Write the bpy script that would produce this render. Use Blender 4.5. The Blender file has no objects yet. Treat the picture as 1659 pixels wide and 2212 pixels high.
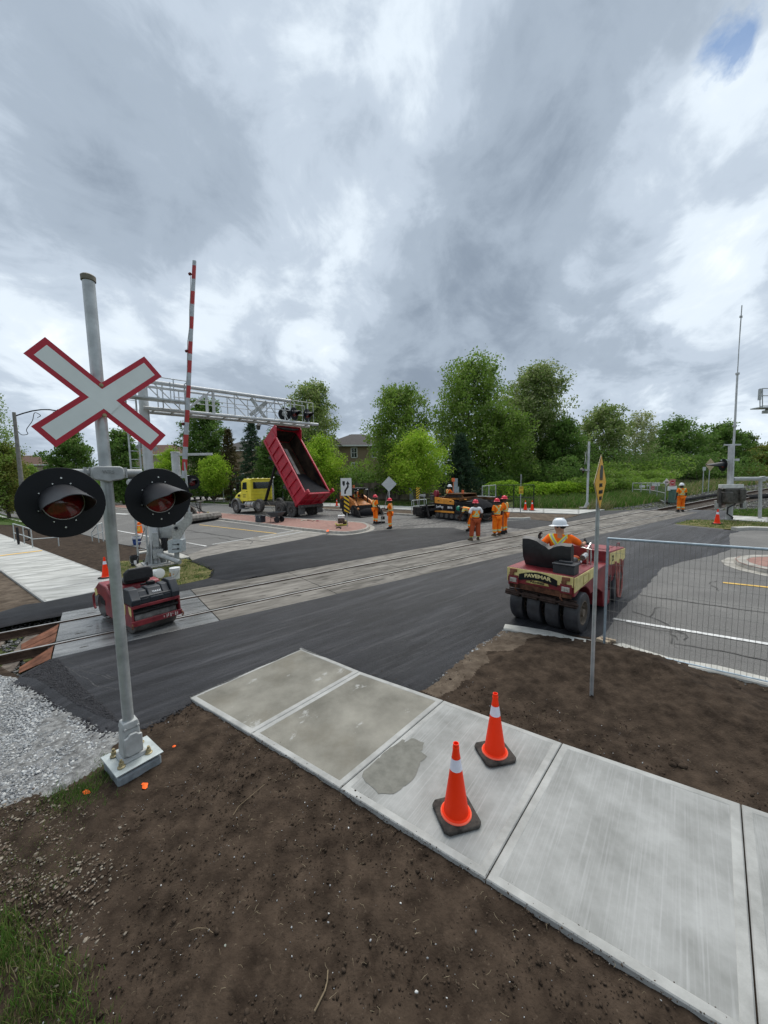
import bpy, math, random
import numpy as np
from mathutils import Vector, Matrix, noise
random.seed(7); rng = np.random.default_rng(11)
scene = bpy.context.scene
col = scene.collection
PI = math.pi; rad = math.radians

# ------------------------------------------------------------------ camera
PITCH, ROLL, CAMH, GA, GB, FPX = 9.10660386e-02, -1.85792326e-02, 3.16023769, 2.51122484e-02, 1.61973801e-02, 796.66
cF = Vector((0, math.cos(PITCH), -math.sin(PITCH))); u0 = Vector((0, math.sin(PITCH), math.cos(PITCH))); r0 = Vector((1, 0, 0))
cR = math.cos(ROLL)*r0 + math.sin(ROLL)*u0; cU = -math.sin(ROLL)*r0 + math.cos(ROLL)*u0
CAM = Vector((0, 0, CAMH))
cam_data = bpy.data.cameras.new('camera'); cam = bpy.data.objects.new('camera', cam_data); col.objects.link(cam)
cam.matrix_world = Matrix(((cR.x, cU.x, -cF.x, CAM.x), (cR.y, cU.y, -cF.y, CAM.y), (cR.z, cU.z, -cF.z, CAM.z), (0, 0, 0, 1)))
cam_data.sensor_fit = 'HORIZONTAL'; cam_data.sensor_width = 36; cam_data.lens = 36*FPX/1659
cam_data.clip_start = .05; cam_data.clip_end = 3000
scene.camera = cam

def ray(x, y): return (x-829.5)/FPX*cR - (y-1106)/FPX*cU + cF
def slope(x, y):
    r = math.hypot(x, y); s = 1 if r < 60 else 60/r
    return (GA*x + GB*y)*s
def G(x, y=None, h=0):
    """the spot of ground seen at a pixel of the photograph (1659 x 2212)"""
    if y is None: x, y = x
    d = ray(x, y); den = -(d.z - GA*d.x - GB*d.y)
    t = (CAMH-h)/den if den > 1e-6 else -1
    w = CAM + t*d
    if t < 0 or math.hypot(w.x, w.y) > 60:
        k = 60/math.hypot(d.x, d.y); t = (CAMH - h - (GA*d.x+GB*d.y)*k)/max(-d.z, 1e-4); w = CAM + t*d
    return w
VIEW = dict(A=(3.78,0,548.6),B=(3.78,0,1069.8),C=(3.78,0,1371.5),D=(3.5577,274.3,795.5),E=(3.78,713.2,987.5),F=(4.652,1069.8,1014.9),G=(3.67,1206.9,822.9),H=(3.78,1220.1,1097.2),a=(5.498,466.3,877.8),b=(8.64,713.2,1014.9),c=(6.72,877.8,1014.9),d=(7.333,274.3,987.5),e=(6.203,0,850.3),f=(8.64,192,1481.2),g=(5.498,877.8,1453.8),h=(7.56,186.5,1196),k=(3.36,768,740.6),l=(2.016,0,1645.8),m=(3.8416,1439.5,630.9),n=(4.032,329.2,1069.8),o=(1.9843,822.9,1316.7),q=(2.7491,384,1316.7))
def Z(v, x, y):
    k, ox, oy = VIEW[v]; return (x/k+ox, y/k+oy)
def PL(q, P0, n):
    d = ray(*q); n = Vector(n); t = (Vector(P0)-CAM).dot(n)/d.dot(n); return CAM + t*d
def top(w, yt):
    w = Vector(w)-CAM; k = yt-1106
    return -(k*w.dot(cF) + FPX*w.dot(cU))/(k*cF.z + FPX*cU.z)
def colm(px, Y, h=0):
    """ground point in the pixel column px at world depth Y"""
    z = 0
    y = 1040
    for _ in range(4):
        d = ray(px, y); x = d.x*Y/d.y; z = slope(x, Y)+h
        w = Vector((x, Y, z))-CAM; y = 1106 - FPX*w.dot(cU)/w.dot(cF)
    return Vector((x, Y, z))
def gp(x, y, h=0): return Vector((x, y, slope(x, y)+h))

# ------------------------------------------------------------------ sun, sky, exposure
SUN_EL, SUN_AZ = 58, 12          # azimuth clockwise from +Y
sd = bpy.data.lights.new('sun', 'SUN'); sd.energy = 1.5; sd.angle = rad(50); sd.color = (1, .97, .92)
sun = bpy.data.objects.new('sun', sd); col.objects.link(sun)
sun.rotation_euler = (Vector((math.sin(rad(SUN_AZ))*math.cos(rad(SUN_EL)), math.cos(rad(SUN_AZ))*math.cos(rad(SUN_EL)), math.sin(rad(SUN_EL))))).to_track_quat('Z', 'Y').to_euler()
scene.view_settings.view_transform = 'Standard'; scene.view_settings.look = 'None'
scene.view_settings.exposure = 1.16; scene.view_settings.gamma = 1
try: scene.view_settings.use_curve_mapping = False
except Exception: pass

world = bpy.data.worlds.new('World'); scene.world = world; world.use_nodes = True
nt = world.node_tree; nt.nodes.clear()
def N(t, **k):
    n = nt.nodes.new(t)
    for a, v in k.items(): setattr(n, a, v)
    return n
def math_(op, a, b=None, c=None, clamp=False):
    n = N('ShaderNodeMath', operation=op, use_clamp=clamp)
    for i, v in enumerate((a, b, c)):
        if v is None: continue
        if isinstance(v, (int, float)): n.inputs[i].default_value = v
        else: nt.links.new(v, n.inputs[i])
    return n.outputs[0]
def vmath(op, a, b=None, out=0):
    n = N('ShaderNodeVectorMath', operation=op)
    for i, v in enumerate((a, b)):
        if v is None: continue
        if isinstance(v, (tuple, Vector)): n.inputs[i].default_value = v
        else: nt.links.new(v, n.inputs[i])
    return n.outputs[out]
L = nt.links.new
geo = N('ShaderNodeTexCoord'); dirv = vmath('NORMALIZE', geo.outputs['Generated'])
sep = N('ShaderNodeSeparateXYZ'); L(dirv, sep.inputs[0])
zz = math_('ADD', math_('MAXIMUM', sep.outputs[2], 0.0), .36)
cx = math_('DIVIDE', sep.outputs[0], zz); cy = math_('DIVIDE', sep.outputs[1], zz)
wa = rad(14)   # the wind, blowing the cloud bands out
ua = math_('ADD', math_('MULTIPLY', cx, math.cos(wa)), math_('MULTIPLY', cy, -math.sin(wa)))
va = math_('ADD', math_('MULTIPLY', cx, math.sin(wa)), math_('MULTIPLY', cy, math.cos(wa)))
def cloud_noise(su, sv, off, detail, rough, dist):
    c = N('ShaderNodeCombineXYZ'); L(math_('MULTIPLY', ua, su), c.inputs[0]); L(math_('MULTIPLY', va, sv), c.inputs[1]); c.inputs[2].default_value = off
    n = N('ShaderNodeTexNoise'); n.inputs['Scale'].default_value = 1; n.inputs['Detail'].default_value = detail
    n.inputs['Roughness'].default_value = rough; n.inputs['Distortion'].default_value = dist; L(c.outputs[0], n.inputs['Vector']); return n.outputs[0]
n1 = cloud_noise(1.5, 1.25, 3.7, 10, .50, .35)
n2 = cloud_noise(4.4, 3.6, 8.1, 10, .58, .5)
n3 = cloud_noise(.6, .4, 1.3, 3, .5, 0)
t = math_('ADD', math_('ADD', math_('MULTIPLY', n1, .50), math_('ADD', math_('MULTIPLY', n2, .34), math_('MULTIPLY', cloud_noise(11, 9, 5.5, 9, .62, .6), .10))), math_('MULTIPLY', n3, .20))
def blob(px, py, deg, amp, soft=1.0):
    d = ray(px, py).normalized()
    dot = vmath('DOT_PRODUCT', dirv, (d.x, d.y, d.z), out=1)
    m = N('ShaderNodeMapRange'); m.interpolation_type = 'SMOOTHSTEP'
    m.inputs['From Min'].default_value = math.cos(rad(deg)); m.inputs['From Max'].default_value = 1.0
    m.inputs['To Min'].default_value = 0; m.inputs['To Max'].default_value = amp
    L(dot, m.inputs['Value']); return m.outputs[0]
for b in ((1440, 290, 9, .07), (1420, 330, 20, .03), (990, 50, 12, .06), (1480, 600, 7, .035), (690, 775, 7, .09), (380, 690, 8, .06), (150, 240, 30, .03), (1250, 880, 12, .03), (1560, 850, 12, .02), (120, 700, 10, .05), (60, 720, 6, .05), (480, 60, 14, .04),
          (1150, 420, 20, -.045), (930, 720, 16, -.08), (1250, 740, 14, -.05), (560, 420, 18, -.045), (1180, 180, 14, -.05), (200, 520, 12, -.05), (1500, 700, 10, -.03), (420, 860, 10, -.03)):
    t = math_('ADD', t, blob(*b))
ramp = N('ShaderNodeValToRGB'); cr = ramp.color_ramp; cr.interpolation = 'EASE'
cr.elements[0].position = .38; cr.elements[0].color = (.124, .152, .190, 1)
cr.elements[1].position = .78; cr.elements[1].color = (.50, .525, .55, 1)
for p_, c_ in ((.50, (.186, .221, .265, 1)), (.575, (.256, .296, .345, 1)), (.65, (.367, .41, .452, 1))):
    e_ = cr.elements.new(p_); e_.color = c_
L(t, ramp.inputs[0])
sky = N('ShaderNodeTexSky', sky_type='NISHITA', sun_disc=False, sun_elevation=rad(SUN_EL), sun_rotation=rad(SUN_AZ))
skys = vmath('MULTIPLY', sky.outputs[0], (.10, .10, .10))
# two gaps of blue in the cloud at the upper right
gap = math_('ADD', math_('ADD', blob(1552, 132, 3.0, 1.0), blob(1612, 112, 2.4, .8)), blob(1582, 62, 2.6, .55)); n5 = cloud_noise(9, 7, 2.2, 8, .6, .4)
gap = math_('MULTIPLY', math_('MULTIPLY', gap, 1.6, clamp=True), math_('MULTIPLY', math_('ADD', math_('MULTIPLY', gap, .7), math_('SUBTRACT', math_('MULTIPLY', math_('SUBTRACT', n5, .5), 6.0), .52)), 1.1, clamp=True), clamp=True)
mx = N('ShaderNodeMix', data_type='RGBA'); L(math_('MULTIPLY', gap, .72), mx.inputs[0]); L(ramp.outputs[0], mx.inputs[6]); L(vmath('MULTIPLY', skys, (.22, .34, .46)), mx.inputs[7])
# Background runs at .10 as the sky does; the cloud is bright in the same units
bg = N('ShaderNodeBackground'); bg.inputs[1].default_value = .10
L(vmath('MULTIPLY', mx.outputs[2], (10.0, 10.0, 10.0)), bg.inputs[0])
wo = N('ShaderNodeOutputWorld'); L(bg.outputs[0], wo.inputs[0])

# ------------------------------------------------------------------ materials
MATS = {}; IN_WORLD = ('crossing_concrete', 'wet_crossing_concrete')   # textures that run on from slab to slab
def mat(name, c, rough=.6, metal=0, var=.18, scale=6, c2=None, bump=0, bscale=60, detail=4, spec=.5, alpha=None, trans=None, stretch=None, emit=None):
    if name in MATS: return MATS[name]
    m = bpy.data.materials.new(name); m.use_nodes = True; t_ = m.node_tree; b = t_.nodes['Principled BSDF']
    b.inputs['Roughness'].default_value = rough; b.inputs['Metallic'].default_value = metal
    b.inputs['Specular IOR Level'].default_value = spec if (spec != .5 or rough < .6) else (.12 if rough >= .8 else .25)
    vec = t_.nodes.new('ShaderNodeNewGeometry').outputs['Position'] if name in IN_WORLD else t_.nodes.new('ShaderNodeTexCoord').outputs['Object']
    if stretch:
        mp = t_.nodes.new('ShaderNodeMapping'); mp.vector_type = 'TEXTURE'; mp.inputs['Rotation'].default_value = (0, 0, -stretch[0]); mp.inputs['Scale'].default_value = [1/q for q in stretch[1]]
        t_.links.new(vec, mp.inputs['Vector']); vec = mp.outputs[0]
    n = t_.nodes.new('ShaderNodeTexNoise'); n.inputs['Scale'].default_value = scale; n.inputs['Detail'].default_value = detail; n.inputs['Roughness'].default_value = .6
    t_.links.new(vec, n.inputs['Vector'])
    r = t_.nodes.new('ShaderNodeValToRGB'); r.color_ramp.elements[0].position = .34; r.color_ramp.elements[1].position = .68
    ca = [max(0, x*(1-var)) for x in c]; cb = list(c2) if c2 else [min(1, x*(1+var)) for x in c]
    r.color_ramp.elements[0].color = (*ca, 1); r.color_ramp.elements[1].color = (*cb, 1)
    t_.links.new(n.outputs[0], r.inputs[0]); t_.links.new(r.outputs[0], b.inputs['Base Color'])
    if bump:
        n2_ = t_.nodes.new('ShaderNodeTexNoise'); n2_.inputs['Scale'].default_value = bscale; n2_.inputs['Detail'].default_value = 5; t_.links.new(vec, n2_.inputs['Vector'])
        bp = t_.nodes.new('ShaderNodeBump'); bp.inputs['Strength'].default_value = bump; bp.inputs['Distance'].default_value = .015
        t_.links.new(n2_.outputs[0], bp.inputs['Height']); t_.links.new(bp.outputs[0], b.inputs['Normal'])
    if trans:
        tr = t_.nodes.new('ShaderNodeBsdfTranslucent'); t_.links.new(r.outputs[0], tr.inputs[0])
        ms = t_.nodes.new('ShaderNodeMixShader'); ms.inputs[0].default_value = trans
        t_.links.new(b.outputs[0], ms.inputs[1]); t_.links.new(tr.outputs[0], ms.inputs[2]); t_.links.new(ms.outputs[0], t_.nodes['Material Output'].inputs[0])
    if emit:
        b.inputs['Emission Color'].default_value = (*emit[0], 1); b.inputs['Emission Strength'].default_value = emit[1]
    MATS[name] = m; return m
def nodes_of(m):
    t_ = m.node_tree; return t_, t_.nodes['Principled BSDF'], t_.nodes['Color Ramp']

galv = mat('galvanised', (.42, .44, .44), .45, .55, .22, 5, bump=.05, bscale=30)
galv_dull = mat('cast_aluminium', (.40, .41, .40), .6, .25, .15, 8, bump=.1, bscale=80)
steel_white = mat('silver_paint', (.52, .53, .53), .5, .15, .15, 4)
black = mat('black_paint', (.006, .007, .009), .5, 0, .2, 6, spec=.25)
blackr = mat('rubber', (.022, .022, .024), .75, 0, .35, 9, bump=.2, bscale=50)
tyre_dusty = mat('dusty_tyre', (.085, .08, .075), .85, 0, .4, 7, bump=.25, bscale=40)
plastic_black = mat('black_plastic', (.02, .022, .026), .5, 0, .3, 10)
sign_red = mat('sign_red', (.42, .006, .025), .45, 0, .06, 3)
sign_white = mat('sign_white', (.70, .74, .72), .45, 0, .05, 3)
white = mat('white_paint', (.74, .74, .72), .5, 0, .08, 5)
lens_red = mat('red_lens', (.15, .003, .005), .12, 0, .5, 22, spec=.8)
rust = mat('rusty_steel', (.17, .075, .045), .8, .1, .45, 5, bump=.3, bscale=40)
rail_top = mat('rail_steel', (.40, .39, .37), .35, .6, .2, 6, stretch=(0, (1, 1, 1)))
rail_side = mat('rail_rust', (.085, .055, .04), .85, .1, .35, 6)
orange_cone = mat('cone_orange', (1.0, .042, .006), .5, 0, .06, 4, spec=.2)
cone_white = mat('reflective_white', (.72, .72, .80), .35, 0, .08, 12)
glass_dark = mat('dark_glass', (.02, .026, .03), .08, 0, .3, 3, spec=.8)
yellow_paint = mat('yellow_paint', (.85, .72, .05), .4, 0, .08, 3)
hazard_yellow = mat('hazard_yellow', (.78, .50, .02), .5, 0, .05, 3)
red_paint = mat('red_body_paint', (.44, .012, .032), .42, 0, .22, 2.5, bump=.06, bscale=20)
roller_red = mat('roller_red', (.20, .012, .022), .45, 0, .35, 4, c2=(.26, .03, .035), bump=.1, bscale=30)
cream = mat('cream_stripe', (.72, .60, .22), .5, 0, .25, 9, c2=(.78, .66, .28))
case_orange = mat('loader_orange', (.55, .20, .05), .5, 0, .3, 5)
paver_orange = mat('paver_orange', (.75, .30, .03), .5, 0, .2, 4)
tar_black = mat('tarred_steel', (.014, .014, .016), .7, .1, .5, 6, c2=(.04, .036, .033), bump=.4, bscale=30)
chrome = mat('bright_metal', (.55, .55, .54), .25, .8, .2, 6)
grey_frame = mat('grime_steel', (.09, .085, .08), .75, .2, .4, 5, bump=.3, bscale=30)
hi_orange = mat('hi_vis_orange', (.95, .16, .015), .75, 0, .1, 5, bump=.35, bscale=14)
dirty_orange = mat('faded_orange_cloth', (.40, .09, .035), .85, 0, .25, 4, bump=.4, bscale=14)
helmet_red = mat('helmet_red', (.75, .02, .05), .35, 0, .05, 3)
helmet_white = mat('helmet_white', (.78, .80, .82), .3, 0, .04, 3)
helmet_green = mat('helmet_green', (.01, .22, .12), .35, 0, .05, 3)
skin_m = mat('skin_tan', (.42, .22, .14), .6, 0, .1, 10)
skin_d = mat('skin_dark', (.07, .035, .022), .6, 0, .1, 10)
boot_m = mat('boot_leather', (.09, .065, .04), .8, 0, .3, 10)
boot_b = mat('boot_black', (.015, .015, .015), .7, 0, .3, 10)
cloth_white = mat('white_cloth', (.72, .72, .72), .85, 0, .05, 5)
wood_grey = mat('weathered_wood', (.16, .135, .11), .85, 0, .35, 3, bump=.3, bscale=30, stretch=(0, (1, 1, .15)))
text_white = mat('lettering_white', (.8, .8, .8), .5, 0, .02, 3)
text_black = mat('lettering_black', (.012, .012, .012), .5, 0, .02, 3)
shirt_m = None

# ------------------------------------------------------------------ mesh builder
class MB:
    def __init__(s): s.v = []; s.f = []; s.mi = []; s.cur = 0; s.M = Matrix.Identity(4)
    def add(s, vs, fs):
        k = len(s.v); s.v += [tuple(s.M @ Vector(v)) for v in vs]
        for f in fs: s.f.append([i+k for i in f]); s.mi.append(s.cur)
        return s
    def box(s, c, d, R=None):
        x, y, z = [a/2 for a in d]; vs = [Vector((i*x, j*y, k*z)) for k in (-1, 1) for j in (-1, 1) for i in (-1, 1)]
        if R is not None: vs = [R @ v for v in vs]
        c = Vector(c); return s.add([v+c for v in vs], [(0,2,3,1),(4,5,7,6),(0,1,5,4),(2,6,7,3),(0,4,6,2),(1,3,7,5)])
    def cyl(s, p0, p1, r0, r1=None, n=12, cap=True):
        p0, p1 = Vector(p0), Vector(p1); r1 = r0 if r1 is None else r1
        a = (p1-p0).normalized(); u = a.orthogonal().normalized(); w = a.cross(u)
        vs = [p0+r0*(math.cos(t)*u+math.sin(t)*w) for t in [2*PI*i/n for i in range(n)]] + [p1+r1*(math.cos(t)*u+math.sin(t)*w) for t in [2*PI*i/n for i in range(n)]]
        fs = [(i, (i+1) % n, n+(i+1) % n, n+i) for i in range(n)]
        if cap: fs += [tuple(range(n-1, -1, -1)), tuple(range(n, 2*n))]
        return s.add(vs, fs)
    def tube(s, pts, r, n=8):
        pts = [Vector(p) for p in pts]; rings = []; k = len(pts); vs = []
        up = None
        for i, p in enumerate(pts):
            a = (pts[min(i+1, k-1)]-pts[max(i-1, 0)]).normalized()
            if up is None: up = a.orthogonal().normalized()
            u = (up - a*up.dot(a)).normalized(); up = u; w = a.cross(u); rr = r[i] if isinstance(r, (list, tuple)) else r
            vs += [p+rr*(math.cos(t)*u+math.sin(t)*w) for t in [2*PI*j/n for j in range(n)]]
        fs = [(i*n+j, i*n+(j+1) % n, (i+1)*n+(j+1) % n, (i+1)*n+j) for i in range(k-1) for j in range(n)]
        fs += [tuple(range(n-1, -1, -1)), tuple(range((k-1)*n, k*n))]
        return s.add(vs, fs)
    def lathe(s, prof, n=24, o=(0,0,0), ax=(0,0,1), cap=True, arc=None):
        a = Vector(ax).normalized(); u = a.orthogonal().normalized(); w = a.cross(u); o = Vector(o); k = len(prof)
        A = [2*PI*i/n for i in range(n)] if arc is None else [arc[0]+(arc[1]-arc[0])*i/(n-1) for i in range(n)]
        vs = [o+a*z+r*(math.cos(t)*u+math.sin(t)*w) for r, z in prof for t in A]
        m_ = n if arc is None else n-1
        fs = [(i*n+j, i*n+(j+1) % n, (i+1)*n+(j+1) % n, (i+1)*n+j) for i in range(k-1) for j in range(m_)]
        if cap and arc is None: fs += [tuple(range(n-1, -1, -1)), tuple(range((k-1)*n, k*n))]
        return s.add(vs, fs)
    def sph(s, c, r, n=12, m=8):
        r = (r, r, r) if isinstance(r, (int, float)) else r; c = Vector(c); vs = [c+Vector((0, 0, r[2]))]
        for i in range(1, m):
            ph = PI*i/m
            vs += [c+Vector((r[0]*math.sin(ph)*math.cos(2*PI*j/n), r[1]*math.sin(ph)*math.sin(2*PI*j/n), r[2]*math.cos(ph))) for j in range(n)]
        vs.append(c-Vector((0, 0, r[2]))); e = len(vs)-1
        fs = [(0, 1+j, 1+(j+1) % n) for j in range(n)] + [(1+(i-1)*n+j, 1+i*n+j, 1+i*n+(j+1) % n, 1+(i-1)*n+(j+1) % n) for i in range(1, m-1) for j in range(n)] + [(e, 1+(m-2)*n+(j+1) % n, 1+(m-2)*n+j) for j in range(n)]
        return s.add(vs, fs)
    def prism(s, pts, vec):
        pts = [Vector(p) for p in pts]; n = len(pts); vec = Vector(vec)
        return s.add(pts+[p+vec for p in pts], [tuple(range(n-1, -1, -1)), tuple(range(n, 2*n))]+[(i, (i+1) % n, n+(i+1) % n, n+i) for i in range(n)])
    def prof(s, pts, y0, y1):
        return s.prism([(x, y0, z) for x, z in pts], (0, y1-y0, 0))
    def quad(s, *p): return s.add(p, [tuple(range(len(p)))])
    def build(s, name, m=None, parent=None, bevel=0, smooth=35, seg=2, **k):
        me = bpy.data.meshes.new(name); me.from_pydata(s.v, [], s.f)
        ms = m if isinstance(m, (list, tuple)) else [m]
        for a in ms: me.materials.append(a)
        if len(ms) > 1: me.polygons.foreach_set('material_index', s.mi)
        fix_normals(me)
        if smooth: me.shade_smooth(); me.set_sharp_from_angle(angle=rad(smooth))
        o = bpy.data.objects.new(name, me); col.objects.link(o)
        if parent is not None: o.parent = parent
        if bevel:
            b = o.modifiers.new('b', 'BEVEL'); b.width = bevel; b.segments = seg; b.limit_method = 'ANGLE'; b.angle_limit = rad(40)
        for a, v in k.items(): o[a] = v
        return o
import bmesh
def fix_normals(me):
    bm = bmesh.new(); bm.from_mesh(me); bmesh.ops.recalc_face_normals(bm, faces=bm.faces); bm.to_mesh(me); bm.free()
def thing(name, label, cat, loc=(0,0,0), rotz=0, group=None, tilt=None):
    o = bpy.data.objects.new(name, None); col.objects.link(o); o.location = loc; o.rotation_euler = (0, 0, rotz)
    if tilt: o.rotation_euler = (tilt[0], tilt[1], rotz)
    o['label'] = label; o['category'] = cat; o.empty_display_size = .2
    if group: o['group'] = group
    return o
def tag(o, label, cat, group=None):
    o['label'] = label; o['category'] = cat
    if group: o['group'] = group
    return o
def struct(o): o['kind'] = 'structure'; return o
def sempty(name):
    o = bpy.data.objects.new(name, None); col.objects.link(o); o['kind'] = 'structure'; return o
def copy_tree(o, parent=None):
    c = o.copy(); col.objects.link(c)
    if parent is not None: c.parent = parent
    for ch in list(o.children): copy_tree(ch, c)
    return c
def dup(o, loc, rotz, label, group=None):
    c = copy_tree(o); c.location = loc; c.rotation_euler = (0, 0, rotz); c['label'] = label
    if group: c['group'] = group
    return c
# ---- text, made into meshes while the scene is still empty
TEXTS = {}
def make_text(s, bold=0.0):
    cu = bpy.data.curves.new('t', 'FONT'); cu.body = s; cu.size = 1; cu.align_x = 'CENTER'; cu.align_y = 'CENTER'; cu.extrude = .004; cu.offset = bold
    o = bpy.data.objects.new('t', cu); col.objects.link(o)
    dg = bpy.context.evaluated_depsgraph_get(); me = o.evaluated_get(dg).to_mesh()
    vs = [tuple(v.co) for v in me.vertices]; fs = [tuple(p.vertices) for p in me.polygons]
    bpy.data.objects.remove(o); TEXTS[s] = (vs, fs)
for s_, b_ in (('THULE', .03), ('PAVEMAR', .035), ('PAVING', .02), ('CASE', .03), ('LeeBoy', .02), ('8616', .02), ('LOOK', .025), ('LISTEN', .025), ('LIVE', .025), ('2', .02), ('N', .02), ('WRS', .0), ('TRACKS', .02), ('STOP', .02), ('486', .02)):
    make_text(s_, b_)
def text(s, name, m, M, size, width=None, parent=None, bend=0):
    """letters in the plane whose x/y axes are the first columns of M"""
    vs, fs = TEXTS[s]; xs = [v[0] for v in vs]; w = max(xs)-min(xs); k = (width/w) if width else size
    b = MB(); b.M = M; b.add([(v[0]*k, v[1]*size - bend*(v[0]*k)**2, v[2]) for v in vs], fs)
    return b.build(name, m, parent, smooth=0)
def frame(o, x, y):
    x = Vector(x).normalized(); y = Vector(y); y = (y-x*y.dot(x)).normalized(); z = x.cross(y)
    return Matrix(((x.x, y.x, z.x, o[0]), (x.y, y.y, z.y, o[1]), (x.z, y.z, z.z, o[2]), (0, 0, 0, 1)))
# ---- numpy mass meshes
def mass(name, V, Fc, m, parent=None, mi=None, smooth=False, **k):
    """V (n,3), Fc (m,q) -> one mesh"""
    me = bpy.data.meshes.new(name); nf, q = Fc.shape
    me.vertices.add(len(V)); me.vertices.foreach_set('co', V.astype(np.float32).ravel())
    me.loops.add(nf*q); me.loops.foreach_set('vertex_index', Fc.astype(np.int32).ravel())
    me.polygons.add(nf); me.polygons.foreach_set('loop_start', np.arange(0, nf*q, q, dtype=np.int32))
    ms = m if isinstance(m, (list, tuple)) else [m]
    for a in ms: me.materials.append(a)
    if mi is not None: me.polygons.foreach_set('material_index', mi.astype(np.int32))
    me.update(calc_edges=True); me.validate()
    if smooth: me.shade_smooth()
    o = bpy.data.objects.new(name, me); col.objects.link(o)
    if parent is not None: o.parent = parent
    for a, v in k.items(): o[a] = v
    return o
_t = (1+5**.5)/2
ICO_V = np.array([(-1,_t,0),(1,_t,0),(-1,-_t,0),(1,-_t,0),(0,-1,_t),(0,1,_t),(0,-1,-_t),(0,1,-_t),(_t,0,-1),(_t,0,1),(-_t,0,-1),(-_t,0,1)])/math.sqrt(1+_t*_t)
ICO_F = np.array([(0,11,5),(0,5,1),(0,1,7),(0,7,10),(0,10,11),(1,5,9),(5,11,4),(11,10,2),(10,7,6),(7,1,8),(3,9,4),(3,4,2),(3,2,6),(3,6,8),(3,8,9),(4,9,5),(2,4,11),(6,2,10),(8,6,7),(9,8,1)])
def rand_rot(n):
    q = rng.normal(size=(n, 4)); q /= np.linalg.norm(q, axis=1)[:, None]; w, x, y, z = q.T
    return np.stack([np.stack([1-2*(y*y+z*z), 2*(x*y-w*z), 2*(x*z+w*y)], 1), np.stack([2*(x*y+w*z), 1-2*(x*x+z*z), 2*(y*z-w*x)], 1), np.stack([2*(x*z-w*y), 2*(y*z+w*x), 1-2*(x*x+y*y)], 1)], 1)
def rocks(name, P, size, m, parent=None, flat=.7, mi=None, **k):
    n = len(P); V = ICO_V[None]*(1+.28*rng.normal(size=(n, 12, 1)).clip(-1, 1))*np.array([1.0, .75, .6])
    V = np.einsum('nij,nvj->nvi', rand_rot(n), V)*size[:, None, None]; V[:, :, 2] *= flat; V += P[:, None]
    Fc = ICO_F[None]+12*np.arange(n)[:, None, None]
    mm = None if mi is None else np.repeat(mi, 20)
    return mass(name, V.reshape(-1, 3), Fc.reshape(-1, 3), m, parent, mm, **k)
def pip(X, Y, poly):
    ins = np.zeros(X.shape, bool); n = len(poly)
    for i in range(n):
        x1, y1 = poly[i][0], poly[i][1]; x2, y2 = poly[(i+1) % n][0], poly[(i+1) % n][1]
        c = ((y1 > Y) != (y2 > Y)); xs = (x2-x1)*(Y-y1)/((y2-y1) if y2 != y1 else 1e-9)+x1
        ins ^= c & (X < xs)
    return ins
def in_poly(poly, n):
    xs = [p[0] for p in poly]; ys = [p[1] for p in poly]; out = np.zeros((0, 2))
    while len(out) < n:
        P = rng.uniform((min(xs), min(ys)), (max(xs), max(ys)), (n*3, 2)); out = np.vstack([out, P[pip(P[:, 0], P[:, 1], poly)]])
    return out[:n]
def gzn(X, Y):
    r = np.hypot(X, Y); s = np.where(r < 60, 1, 60/np.maximum(r, 1)); return (GA*X+GB*Y)*s
def blades(name, P, h, m, w=.012, lean=(.25, .1), parent=None, mi=None, **k):
    n = len(P); a = rng.uniform(0, 2*PI, n); d = np.stack([np.cos(a), np.sin(a), 0*a], 1); hh = h*rng.uniform(.5, 1.2, n)
    ln = np.stack([rng.normal(lean[0], .35, n), rng.normal(lean[1], .35, n), 0*a], 1)*hh[:, None]; up = np.stack([0*a, 0*a, hh], 1)
    V = np.stack([P-d*w, P+d*w, P+up*.6+ln*.4+d*w*.7, P+up*.6+ln*.4-d*w*.7, P+up+ln], 1)
    base = 5*np.arange(n)[:, None]
    F4 = np.concatenate([base+np.array([0, 1, 2]), base+np.array([0, 2, 3]), base+np.array([3, 2, 4])])
    mm = None if mi is None else np.concatenate([mi, mi, mi])
    return mass(name, V.reshape(-1, 3), F4, m, parent, mm, **k)

# ================================================================== the setting
TD = Vector((.8541, .5202, 0)); TN = Vector((-.5202, .8541, 0)); T0 = Vector((-7.885, 7.255, 0))
RD = Vector((-.783, .622, 0)); RP = Vector((.622, .783, 0))     # along the road (away), across it
def S(s, n, h=0):
    p = T0+TD*s+TN*n; return Vector((p.x, p.y, slope(p.x, p.y)+h))
S0, S1 = .9, 29.5
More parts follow.
